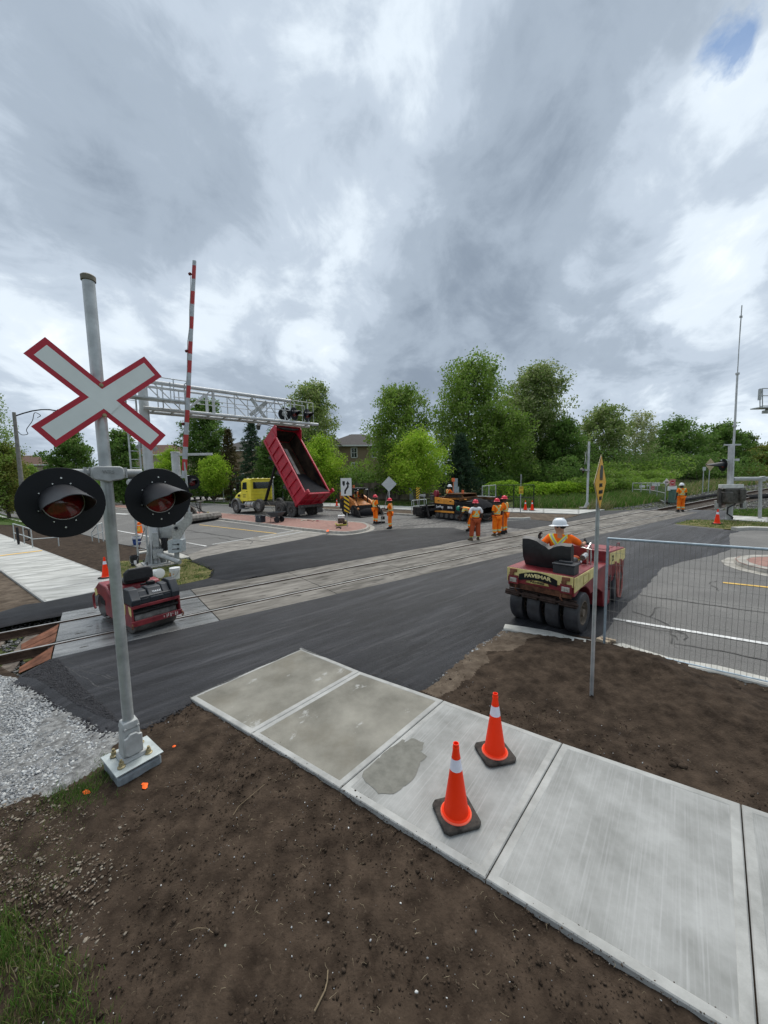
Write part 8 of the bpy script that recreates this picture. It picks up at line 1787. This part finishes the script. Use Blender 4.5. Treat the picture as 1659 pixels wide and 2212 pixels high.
    for a, c, zt, xf in segs:
        b.prof([(-.12, .70), (-.12, zt-.02), (.0, zt+.02), (xf-.14, zt+.01), (xf-.03, zt-.15), (xf+.02, .80), (xf, .68)], a+.004, c-.004)
    ch = b.build('ribbed_chest', mat('chest_black', (.022, .026, .032), .55, 0, .2, 8), t, bevel=.015)
    b = MB(); b.box((.12, 0, .76), (.46, .93, .17)); b.build('chest_base', plastic_black, ch, bevel=.02)
    text('THULE', 'lettering', text_white, Matrix.Translation((.280, .04, .885)) @ frame((0, 0, 0), (0, 1, 0), (-.50, 0, .86)), .05, .17, ch)
    b = MB(); b.box((-.02, .05, 1.02), (.12, .14, .08)); b.box((-.1, -.02, 1.0), (.05, .2, .04)); b.build('latch', black, ch, bevel=.01)
small_roller()

def sweeper():
    L_, R_ = gq('D', 500, 1198), gq('D', 725, 1160); d = (R_-L_); d.z = 0; Ln = min(2.6, d.length); d.normalize(); rz = math.atan2(d.y, d.x); nrm = Vector((-d.y, d.x, 0))
    o_ = L_; t = thing('skid_steer_sweeper', 'skid steer loader with a dusty pick-up broom in front, hidden behind the signal disc', 'loader', o_, rz)
    # local x along the broom, +y away from the camera
    dusty = mat('dusty_steel', (.20, .185, .165), .85, .1, .4, 4, c2=(.33, .31, .28), bump=.4, bscale=25)
    b = MB(); Ln = d.dot(R_-L_); Ln = min(Ln, 3.3); b.prism([(0, -.05, .18), (0, -.12, .40), (0, .0, .62), (0, .30, .70), (0, .62, .62), (0, .70, .2)], (Ln, 0, 0)); b.build('broom_hood', dusty, t, bevel=.03)
    b = MB(); b.box((Ln/2, .28, .14), (Ln-.05, .62, .22)); n = int(Ln/.07)
    for k in range(n): b.box((.04+k*Ln/n, -.05, .12), (.03, .04, .20), Matrix.Rotation(rad(15), 3, 'X'))
    b.build('broom', black, t, kind='stuff')
    b = MB(); b.prism([(.9, 1.1, .25), (.9, 1.1, 1.3), (.9, 2.2, 1.5), (.9, 3.2, 1.2), (.9, 3.2, .3)], (-1.5, 0, 0)); b.build('body', dusty, t, bevel=.04)
    b = MB()
    for x in (-.5, .8):
        for y in (1.3, 2.6): b.box((x, y, 1.5), (.08, .08, 1.3))
    b.box((.15, 2.0, 2.1), (1.4, 1.5, .07)); b.build('cab_frame', black, t, bevel=.01)
    for x in (-.75, 1.05):
        b = MB(); b.prism([(x, .7, .55), (x, .8, .3), (x, 1.2, .6), (x, 2.9, 1.45), (x, 3.1, 1.7), (x, 2.8, 1.75), (x, 1.1, 1.1)], (.16, 0, 0)); b.build('lift_arm', mat('mud_frame', (.12, .105, .09), .85, .1, .5, 6), t, bevel=.02)
        for y in (1.4, 2.5): b = MB(); b.lathe([(.2, -.14), (.36, -.14), (.40, -.1), (.40, .1), (.36, .14), (.2, .14)], 20, o=(x+.05, y, .40), ax=(1, 0, 0)); b.build('wheel', blackr, t, smooth=35)
    b = MB(); b.tube([(1.2, .6, 1.2), (1.45, .7, .9), (1.4, .4, .7), (1.6, .3, .72)], .03, 6); b.tube([(1.0, .7, 1.5), (1.25, .8, 1.1), (1.5, .6, .8), (1.5, .3, .74)], .03, 6); b.tube([(.7, .8, 1.3), (.9, .4, 1.1), (.95, .3, .72)], .03, 6); b.build('hydraulic_hose', blackr, t, smooth=60)
    b = MB(); b.box((1.45, .75, 1.55), (.35, .3, .06)); b.box((1.45, .75, 1.15), (.12, .12, .8)); b.build('coupler', dusty, t, bevel=.01)
    b = MB(); b.box((Ln*.62, .25, .72), (.12, .1, .06)); b.build('valve', cream, t)
sweeper()

def pickup(label, loc, rz, body_m, grp='pickup trucks and cars parked beyond the road', facing_light=True, scale=1.0):
    t = thing('pickup_truck', label, 'pickup truck', loc, rz, grp); t.scale = (scale,)*3
    b = MB(); w = .98; b.prof([(2.75, .55), (2.85, .75), (2.80, 1.10), (1.35, 1.22), (.9, 1.22), (-2.9, 1.25), (-2.95, .6), (-2.5, .5), (2.3, .5)], -w, w); body = b.build('body', body_m, t, bevel=.07, seg=3)
    b = MB(); n = 0
    vs = [(1.35, -.93, 1.20), (1.35, .93, 1.20), (.55, .75, 1.86), (.55, -.75, 1.86), (-1.25, -.93, 1.2), (-1.25, .93, 1.2), (-1.05, .76, 1.86), (-1.05, -.76, 1.86)]
    b.add(vs, [(0, 1, 2, 3), (4, 7, 6, 5), (3, 2, 6, 7), (0, 3, 7, 4), (1, 5, 6, 2)]); cab = b.build('cab', body_m, t, bevel=.05)
    b = MB(); b.add([(1.30, -.84, 1.25), (1.30, .84, 1.25), (.62, .70, 1.80), (.62, -.70, 1.80)], [(0, 1, 2, 3)]); b.M = Matrix.Translation((.02, 0, .012)); b2 = MB(); b2.add([(1.315, -.84, 1.26), (1.315, .84, 1.26), (.635, .70, 1.81), (.635, -.70, 1.81)], [(0, 1, 2, 3)]); b2.build('windscreen', glass_dark, cab, smooth=0)
    for s_ in (1, -1):
        for x0, x1 in ((1.0, .05), (-.05, -1.0)):
            b = MB(); b.add([(x0, .935*s_, 1.27), (x1, .935*s_, 1.27), (x1*.92, .80*s_, 1.77), (x0*(.62 if x0 > .5 else .9), .80*s_, 1.77)], [(0, 1, 2, 3)]); b.build('side_window', glass_dark, cab, smooth=0)
        for x in (1.85, -1.85): wheel(t, (x, .86*s_, .42), .42, .28, mat('wheel_alu', (.42, .41, .40)), blackr, rim_r=.62)
        b = MB(); b.box((2.78, .68*s_, 1.0), (.12, .38, .18)); b.build('headlight', mat('headlamp_bright', (.7, .7, .68), .2), t, bevel=.03)
        b = MB(); b.box((.85, 1.08*s_, 1.30), (.14, .2, .16)); b.build('mirror', black, t, bevel=.03)
    b = MB(); b.box((2.84, 0, .95), (.05, .95, .34)); b.build('grille', mat('grille_grey', (.06, .06, .065), .4, .5), t, bevel=.02)
    b = MB(); b.box((2.86, 0, .62), (.16, 1.8, .2)); b.build('bumper', chrome if facing_light else black, t, bevel=.03)
    b = MB(); b.box((2.955, 0, .66), (.01, .32, .14)); b.build('number_plate', white, t)
    return t
dkb = mat('car_black', (.012, .016, .018), .25, .3, .1, 3, spec=.8); dkg = mat('car_dark_green', (.022, .034, .036), .3, .3, .1, 3, spec=.8); slv = mat('car_blue_grey', (.10, .12, .15), .3, .4, .1, 3)
def on_px(v, x, y, dy=0): p = G(*Z(v, x, y)); p.z = slope(p.x, p.y); return p
pk = pickup('black pickup truck facing us, partly behind the right signal disc', gp(-31.0, 61.5), rad(-75), dkb)
p_ = on_px('D', 745, 1012); pickup('dark green pickup truck parked left of the yellow truck cab', p_+Vector((-.4, 2.0, 0)), rad(-158), dkg, facing_light=False)
p_ = on_px('D', 1130, 1005); pickup('dark pickup truck behind the dump truck chassis, headlamps showing', p_+Vector((-.3, 2.0, 0)), rad(-52), slv)
def hatchback(label, loc, rz, m):
    t = thing('parked_car', label, 'car', loc, rz, 'pickup trucks and cars parked beyond the road'); b = MB(); b.prof([(2.1, .35), (2.2, .7), (1.9, .9), (1.0, 1.0), (.3, 1.45), (-1.2, 1.5), (-2.0, 1.05), (-2.1, .4)], -.85, .85); bd = b.build('body', m, t, bevel=.12, seg=3)
    b = MB(); b.prof([(.95, 1.02), (.3, 1.40), (-1.15, 1.44), (-1.75, 1.05)], -.865, .865); b.build('windows', glass_dark, bd, bevel=.02)
    for s_ in (1, -1):
        for x in (1.35, -1.3): wheel(t, (x, .78*s_, .33), .33, .2, mat('wheel_alu', (.42, .41, .40)), blackr, rim_r=.6)
    for s_ in (1, -1): b = MB(); b.box((2.1, .6*s_, .72), (.15, .35, .14)); b.build('headlight', mat('headlamp_bright', (.7, .7, .68)), t, bevel=.02)
hatchback('white car half hidden by the stone lamp base at the far left', colm(Z('e', 68, 1305)[0], 75), rad(-120), mat('car_white', (.7, .7, .7), .3))

# ================================================================== small things
def cone_proto():
    t = thing('traffic_cone', '', 'traffic cone', (0, 0, 0), 0, 'orange traffic cones')
    H_ = .70
    b = MB(); b.lathe([(.132, .035), (.128, .045), (.112, .055), (.030, .63), (.030, .665), (.026, .668), (.026, .70), (.021, .70), (.021, .60)], 40, cap=False); b.build('cone_body', orange_cone, t, smooth=40)
    b = MB(); b.lathe([(.140, .034), (.138, .040), (.118, .050)], 40, cap=False); b.build('flange', mat('cone_flange', (.95, .12, .06), .5), t, smooth=60)
    r = lambda z: .112+(.030-.112)*(z-.055)/(.63-.055)
    b = MB(); b.lathe([(r(.46)+.0015, .46), (r(.565)+.0015, .565)], 40, cap=False); b.build('collar', cone_white, t, smooth=60)
    b = MB(); w = .178; c_ = .04; pts = [(w-c_, -w), (w, -w+c_), (w, w-c_), (w-c_, w), (-w+c_, w), (-w, w-c_), (-w, -w+c_), (-w+c_, -w)]; b.prism([(x, y, 0) for x, y in pts], (0, 0, .034)); b.build('base', mat('cone_base_rubber', (.035, .033, .030), .85, 0, .4, 14, c2=(.075, .068, .06)), t, bevel=.012, seg=2)
    return t
cone = cone_proto()
cA = G(*Z('g', 590, 1690), h=.03); cB = G(*Z('g', 1050, 960), h=.03)
cone.location = (cA.x, cA.y, cA.z); cone.rotation_euler = (0, 0, rad(14)); cone['label'] = 'nearer of the two orange cones on the new pavement, lowest in the photo'
dup(cone, (cB.x, cB.y, cB.z), rad(12), 'farther of the two orange cones standing on the new pavement')
for v, x, y, lab in (('h', 320, 402, 'orange cone at the corner of the left pavement, behind the signal mast'), ('F', 302, 410, 'left one of two orange cones beside the small yellow plates'), ('F', 370, 412, 'right one of two orange cones beside the small yellow plates'), ('m', 420, 1928, 'orange cone on the grass edge near the right gate'), ('b', 125, 680, 'orange cone on the far verge left of the loader')):
    p = G(*Z(v, x, y)); dup(cone, (p.x, p.y, slope(p.x, p.y)+.03), random.uniform(0, 1.5), lab)
p = G(*Z('a', 1430, 1188)); 
# a tall drum-like cone with a vest hung on it behind the cantilever mast
p = G(*Z('d', 195, 1215)); t = thing('orange_marker', 'leaning orange cone with a yellow striped cloth by the cantilever ladder', 'traffic cone', p); b = MB(); H_ = top(p, Z('d', 0, 1035)[1]); b.lathe([(.22, 0), (.20, .05), (.10, H_)], 14, ax=(.08, 0, 1)); b.build('cone_body', hi_orange, t, smooth=50); b = MB(); b.box((.12, -.17, H_*.45), (.14, .04, .30)); b.box((.04, -.18, H_*.35), (.14, .04, .12)); b.build('striped_cloth', mat('cloth_yellow', (.8, .5, .08), .8), t, bevel=.01)
def bucket(name, label, loc, H_, r0, r1, m, lid=True, rim=None, group=None, handle=True, rims=3):
    t = thing(name, label, 'bucket', loc, 0, group); b = MB(); pr = [(.001, 0), (r0, 0), (r0*1.02, .01), (r1*.97, H_*.75)]
    for k in range(rims): z = H_*(.80+.055*k); pr += [(r1*1.04, z), (r1*1.04, z+H_*.015), (r1, z+H_*.02)]
    pr += [(r1, H_), (r1*.94, H_), (r1*.9, H_*.2)] if not lid else [(r1*1.06, H_*.97), (r1*1.06, H_), (r1*.95, H_+.004), (.001, H_+.004)]
    b.lathe(pr, 24, cap=False); b.build('bucket_body', m, t, smooth=35)
    if handle: b = MB(); b.tube([(r1*1.05*math.cos(a), -abs(r1*.25)*0-r1*.85*math.sin(a)*.9-.02, H_*.85-r1*1.5*math.sin(a)) for a in [PI*k/8 for k in range(9)]], .006, 6); b.build('handle', galv_dull, t, smooth=60)
    return t
wbm = mat('bucket_white', (.72, .72, .70), .45, 0, .06, 8)
p = gq('h', 1455, 415); t = bucket('white_bucket', 'upright white plastic bucket on the grass behind the small roller', p, .38, .125, .15, wbm, group='white plastic buckets'); b = MB(); b.box((.03, -.152, .20), (.03, .006, .03)); b.box((-.09, -.125, .16), (.05, .006, .16), Matrix.Rotation(-.6, 3, 'Z')); b.build('printed_marks', mat('print_orange', (.6, .25, .05)), t)
p = gq('h', 1095, 395); t = bucket('white_bucket', 'white plastic bucket lying on its side behind the small roller', p+Vector((0, 0, .15)), .40, .125, .15, wbm, group='white plastic buckets', handle=False); t.rotation_euler = (rad(10), rad(83), rad(-18))
p = gq('h', 795, 190); t = bucket('black_bucket', 'black bucket with wire handle beside the soil edge near the cantilever base', p, .38, .125, .15, plastic_black, lid=False); 
b = MB(); b.box((.10, -.12, .14), (.09, .03, .15)); b.build('rag', cloth_white, t, bevel=.01)
hp = p+Vector((0, 0, .15)); tt = thing('broom_stick', 'long dark stick standing in the black bucket', 'tool', hp); b = MB(); b.tube([(0, 0, -.1), (.12, .25, .75), (.22, .45, 1.28)], .014, 6); b.build('handle', mat('dark_wood', (.09, .05, .04), .8), tt, smooth=60)
p = gq('d', 160, 1385); t = bucket('blue_bucket', 'blue bucket with white rim beyond the dark soil by the ladder foot', p, .40, .16, .20, mat('bucket_blue', (.02, .06, .22), .45), lid=False, handle=False); b = MB(); b.lathe([(.19, .30), (.207, .31), (.21, .41), (.195, .41)], 20, cap=False); b.build('white_rim', wbm, t)
# cooler, wheelbarrow, plate compactor on the median
p = G(*Z('a', 530, 1375), h=.12); t = thing('cool_box', 'black cool box with carry handle on the brick median', 'cool box', p, rad(-35)); b = MB(); b.box((0, 0, .20), (.62, .40, .36)); b.box((0, 0, .42), (.66, .43, .09)); b.build('box', mat('cooler_navy', (.02, .028, .038), .5), t, bevel=.02)
b = MB(); b.tube([(-.33, -.1, .40), (-.36, -.12, .49), (.36, -.12, .49), (.33, -.1, .40)], .015, 6); b.build('handle', black, t, smooth=60); b = MB()
for x in (-.2, .2): b.box((x, -.21, .36), (.07, .03, .12))
b.box((-.22, -.205, .22), (.12, .008, .03)); b.build('latch', chrome, t)
p = G(*Z('a', 715, 1375), h=.12); t = thing('wheelbarrow', 'two wheeled grey wheelbarrow on the brick median in front of the rear wheels', 'wheelbarrow', p, rad(-20)); tray_m = mat('tray_grey', (.075, .08, .085), .6, 0, .2, 6)
b = MB(); tp = [(-.50, -.36, .68), (.55, -.38, .70), (.55, .38, .70), (-.50, .36, .68)]; bt_ = [(-.25, -.22, .36), (.28, -.2, .38), (.28, .2, .38), (-.25, .22, .36)]; b.add(tp+bt_, [(0, 1, 5, 4), (1, 2, 6, 5), (2, 3, 7, 6), (3, 0, 4, 7), (4, 5, 6, 7)]); b.tube(tp+[tp[0]], .015, 6); b.build('tray', tray_m, t, smooth=0)
for s_ in (1, -1): b = MB(); b.lathe([(.06, -.045), (.18, -.045), (.20, -.03), (.20, .03), (.18, .045), (.06, .045)], 18, o=(.28, .26*s_, .20), ax=(0, 1, 0)); b.build('wheel', blackr, t, smooth=35)
b = MB()
for s_ in (1, -1): b.tube([(.35, .22*s_, .22), (-.3, .22*s_, .36), (-.95, .3*s_, .66)], .018, 6); b.tube([(-.2, .24*s_, .36), (-.28, .24*s_, .02), (.02, .24*s_, .02), (.05, .24*s_, .34)], .014, 6)
b.cyl((.28, -.25, .2), (.28, .25, .2), .015); b.build('frame', black, t, smooth=60)
tt = thing('shovel', 'shovel lying with its handle sticking up out of the wheelbarrow', 'tool', p+Vector((0, 0, .45))); b = MB(); b.tube([(.1, 0, 0), (-.55, .1, .95)], .018, 6); b.build('handle', mat('wood_pale', (.25, .22, .18)), tt, smooth=60); b = MB(); b.box((.2, 0, -.03), (.3, .24, .02)); b.build('blade', tar_black, tt)
p = G(*Z('a', 1490, 1415), h=.12); t = thing('plate_compactor', 'plate compactor with white engine and yellow plate beside the keep right sign', 'plate compactor', p, rad(15))
b = MB(); b.prof([(-.35, .12), (-.28, .02), (.30, .02), (.40, .14), (.34, .16), (.26, .07), (-.25, .07), (-.30, .15)], -.24, .24); b.build('base_plate', mat('compactor_yellow', (.42, .38, .06), .7, 0, .5, 9), t, bevel=.01)
b = MB(); b.box((0, 0, .28), (.38, .32, .28)); b.cyl((.0, -.22, .28), (0, -.14, .28), .14, n=16); b.box((.18, 0, .18), (.2, .26, .16)); b.build('engine', mat('engine_grime', (.10, .07, .055), .7, .2, .5, 12), t, bevel=.03)
b = MB(); b.box((0, 0, .50), (.36, .30, .12)); b.box((.02, 0, .60), (.40, .32, .05)); b.build('fuel_tank', white, t, bevel=.03)
b = MB(); b.cyl((.28, .0, .16), (.28, .20, .16), .11, n=14); b.build('exciter', mat('compactor_yellow', (.42, .38, .06)), t, smooth=40)
b = MB()
for s_ in (1, -1): b.tube([(-.2, .16*s_, .25), (-.45, .18*s_, .45), (-.98, .2*s_, .98)], .014, 6)
b.tube([(-.98, -.2, .98), (-1.05, -.2, 1.03), (-1.05, .2, 1.03), (-.98, .2, .98)], .014, 6); b.tube([(.15, .1, .62), (.05, .12, .75), (-.08, .1, .66)], .014, 6); b.build('handle', galv_dull, t, smooth=60)
for k, (x0, y0, x1, y1, r, m, nm, lab) in enumerate(((1010, 1358, 1085, 1352, .05, mat('tool_cream', (.55, .5, .4)), 'hand_tool', 'pale hand tool lying on the brick median left end'), (1085, 1352, 1160, 1368, .02, mat('dark_wood', (.09, .05, .04)), 'pick_handle', 'dark tool handle lying between the two tools on the median'), (1150, 1352, 1200, 1360, .035, MATS['tool_cream'], 'hand_tool', 'short pale tool lying on the brick median'), (1195, 1362, 1225, 1362, .05, mat('hose_red', (.25, .02, .04)), 'red_tool_head', 'red tool head lying at the right end of the tools on the median'))):
    a, c = G(*Z('a', x0, y0), h=.14), G(*Z('a', x1, y1), h=.14); b = MB(); b.tube([a, a.lerp(c, .5)+Vector((0, 0, .03)), c], [r, r*.7, r*.5], 6); tag(b.build(nm, m, None, smooth=60), lab, 'tool')
for k, pts in enumerate(([(1430, 1445), (1455, 1438), (1485, 1440), (1480, 1450)], )):
    b = MB(); W = [G(*Z('a', *q), h=.15) for q in pts]; b.tube(W, .04, 6); tag(b.build('dropped_glove', blackr, None, smooth=60), 'black glove dropped on the nose of the brick median', 'glove')
b = MB(); W = [G(*Z('a', x, y), h=.135) for x, y in ((1318, 1470), (1345, 1468), (1338, 1490), (1310, 1492))]; b.add([w+Vector((0, 0, .015)) for w in W], [(0, 1, 2, 3)]); tag(b.build('paint_blot', mark, None, smooth=0), 'orange paint patch on the kerb of the median', 'paint mark')

# ================================================================== houses
def house(label, base, rz, Wd, Dp, eave, ridge, wall_m, roof_m, wins, hip=True, gable=False, chim=None, group='houses beyond the trees'):
    t = thing('house', label, 'house', base, rz, group); b = MB(); b.box((0, 0, eave/2), (Wd, Dp, eave)); b.build('wall', wall_m, t)
    o_ = .45; w, d = Wd/2+o_, Dp/2+o_; hx = max(.2, w-d) if hip else w; b = MB()
    b.add([(-w, -d, eave), (w, -d, eave), (w, d, eave), (-w, d, eave), (-hx, 0, ridge), (hx, 0, ridge), (-w, -d, eave-.18), (w, -d, eave-.18), (w, d, eave-.18), (-w, d, eave-.18)], [(0, 1, 5, 4), (2, 3, 4, 5), (3, 0, 4), (1, 2, 5), (6, 7, 1, 0), (7, 8, 2, 1), (8, 9, 3, 2), (9, 6, 0, 3), (9, 8, 7, 6)])
    rf = b.build('roof', roof_m, t, smooth=0)
    b = MB(); b.box((0, -d-.03, eave-.09), (2*w, .05, .20)); b.box((w+.02, 0, eave-.09), (.05, 2*d, .20)); b.build('gutter', white, rf)
    if gable:
        x, wg = gable; b = MB(); b.add([(x-wg, -Dp/2-.5, eave-.9), (x+wg, -Dp/2-.5, eave-.9), (x+wg, -Dp/2-.5, eave), (x, -Dp/2-.5, eave+wg*.95), (x-wg, -Dp/2-.5, eave)], [(0, 1, 2, 3, 4)]); b.box((x, -Dp/2-.25, eave/2), (2*wg, .5, eave)); b.build('gable_wall', wall_m, t)
        b = MB(); e_ = .3
        b.add([(x-wg-e_, -Dp/2-.8, eave-.25), (x, -Dp/2-.8, eave+wg*.95+.1), (x, 0, eave+wg*.95+.1), (x-wg-e_, 0, eave-.25), (x+wg+e_, -Dp/2-.8, eave-.25), (x+wg+e_, 0, eave-.25)], [(0, 1, 2, 3), (1, 4, 5, 2)]); b.build('gable_roof', roof_m, t, smooth=0)
    for (x, z, w_, h_) in wins:
        y = -Dp/2-.03-(.5 if gable and abs(x-gable[0]) < gable[1] else 0); b = MB()
        for s_ in (-1, 1): b.box((x+s_*w_/2, y, z), (.12, .08, h_+.12)); b.box((x, y, z+s_*h_/2), (w_+.12, .08, .12))
        b.box((x, y, z), (.06, .06, h_)); b.box((x, y, z), (w_, .06, .05)); fr_ = b.build('window', white, t); b = MB(); b.box((x, y+.02, z), (w_, .03, h_)); b.build('pane', glass_dark, fr_)
    b = MB(); b.cyl((Wd/2-.3, -Dp/2-.08, .2), (Wd/2-.3, -Dp/2-.08, eave-.15), .07, n=8); b.build('downpipe', white, t)
    if chim: b = MB(); b.box((chim, 0, ridge+.1), (.5, .5, .6)); b.build('chimney', roof_m, rf)
    b = MB()
    for x in (-1.2, .9): b.box((x, .6, ridge-.15), (.3, .3, .3))
    b.build('roof_vent', mat('vent_dark', (.05, .045, .04)), rf)
    return t
shingle_g = mat('shingles_grey', (.075, .068, .065), .95, 0, .3, 14, c2=(.13, .12, .115), bump=.5, bscale=60, stretch=(0, (1, 1, 3)))
shingle_b = mat('shingles_brown', (.12, .075, .055), .95, 0, .3, 14, c2=(.17, .11, .085), bump=.5, bscale=60, stretch=(0, (1, 1, 3)))
tan = mat('tan_brick', (.27, .20, .13), .9, 0, .2, 14, c2=(.34, .26, .18), bump=.3); beige = mat('beige_siding', (.34, .28, .21), .9, 0, .15, 6)
def hpos(px, Y): return colm(px, Y)
p = hpos(775, 62); house('tan brick house with grey roof right of the raised dump body', p, rad(8), 11, 9, top(p, 967), top(p, 938), tan, shingle_g, [(-.9, top(p, 982), .9, 1.5), (2.3, top(p, 982), .9, 1.5), (-.9, top(p, 1012), .9, 1.5)], gable=(-4.2, 1.3))
p = hpos(62, 78); house('beige house with brown roof at the far left behind the lamp post', p, rad(12), 14, 10, top(p, 1006), top(p, 984), beige, shingle_b, [(-1.6, top(p, 1016), 1.0, 1.5), (3.6, top(p, 1016), 1.2, 1.4), (-4.5, top(p, 1016), .9, 1.4)], gable=(-2.6, 2.0))
p = hpos(368, 84); house('house whose brown roof shows left of the striped gate arm', p, rad(5), 14, 10, top(p, 985), top(p, 961), beige, shingle_b, [(0, 3.6, 1.1, 1.5)])
p = hpos(545, 86); house('house whose grey brown roof shows between the two spruces', p, rad(-4), 13, 10, top(p, 976), top(p, 952), tan, shingle_g, [(0, 3.6, 1.1, 1.5)])
# driveway patch under the parked pickups
sheet('driveway', [(395,1078),(440,1084),(500,1088),(505,1080),(470,1074),(400,1072)], -.01, 0, mat('driveway_grey', (.24, .23, .22), .9))
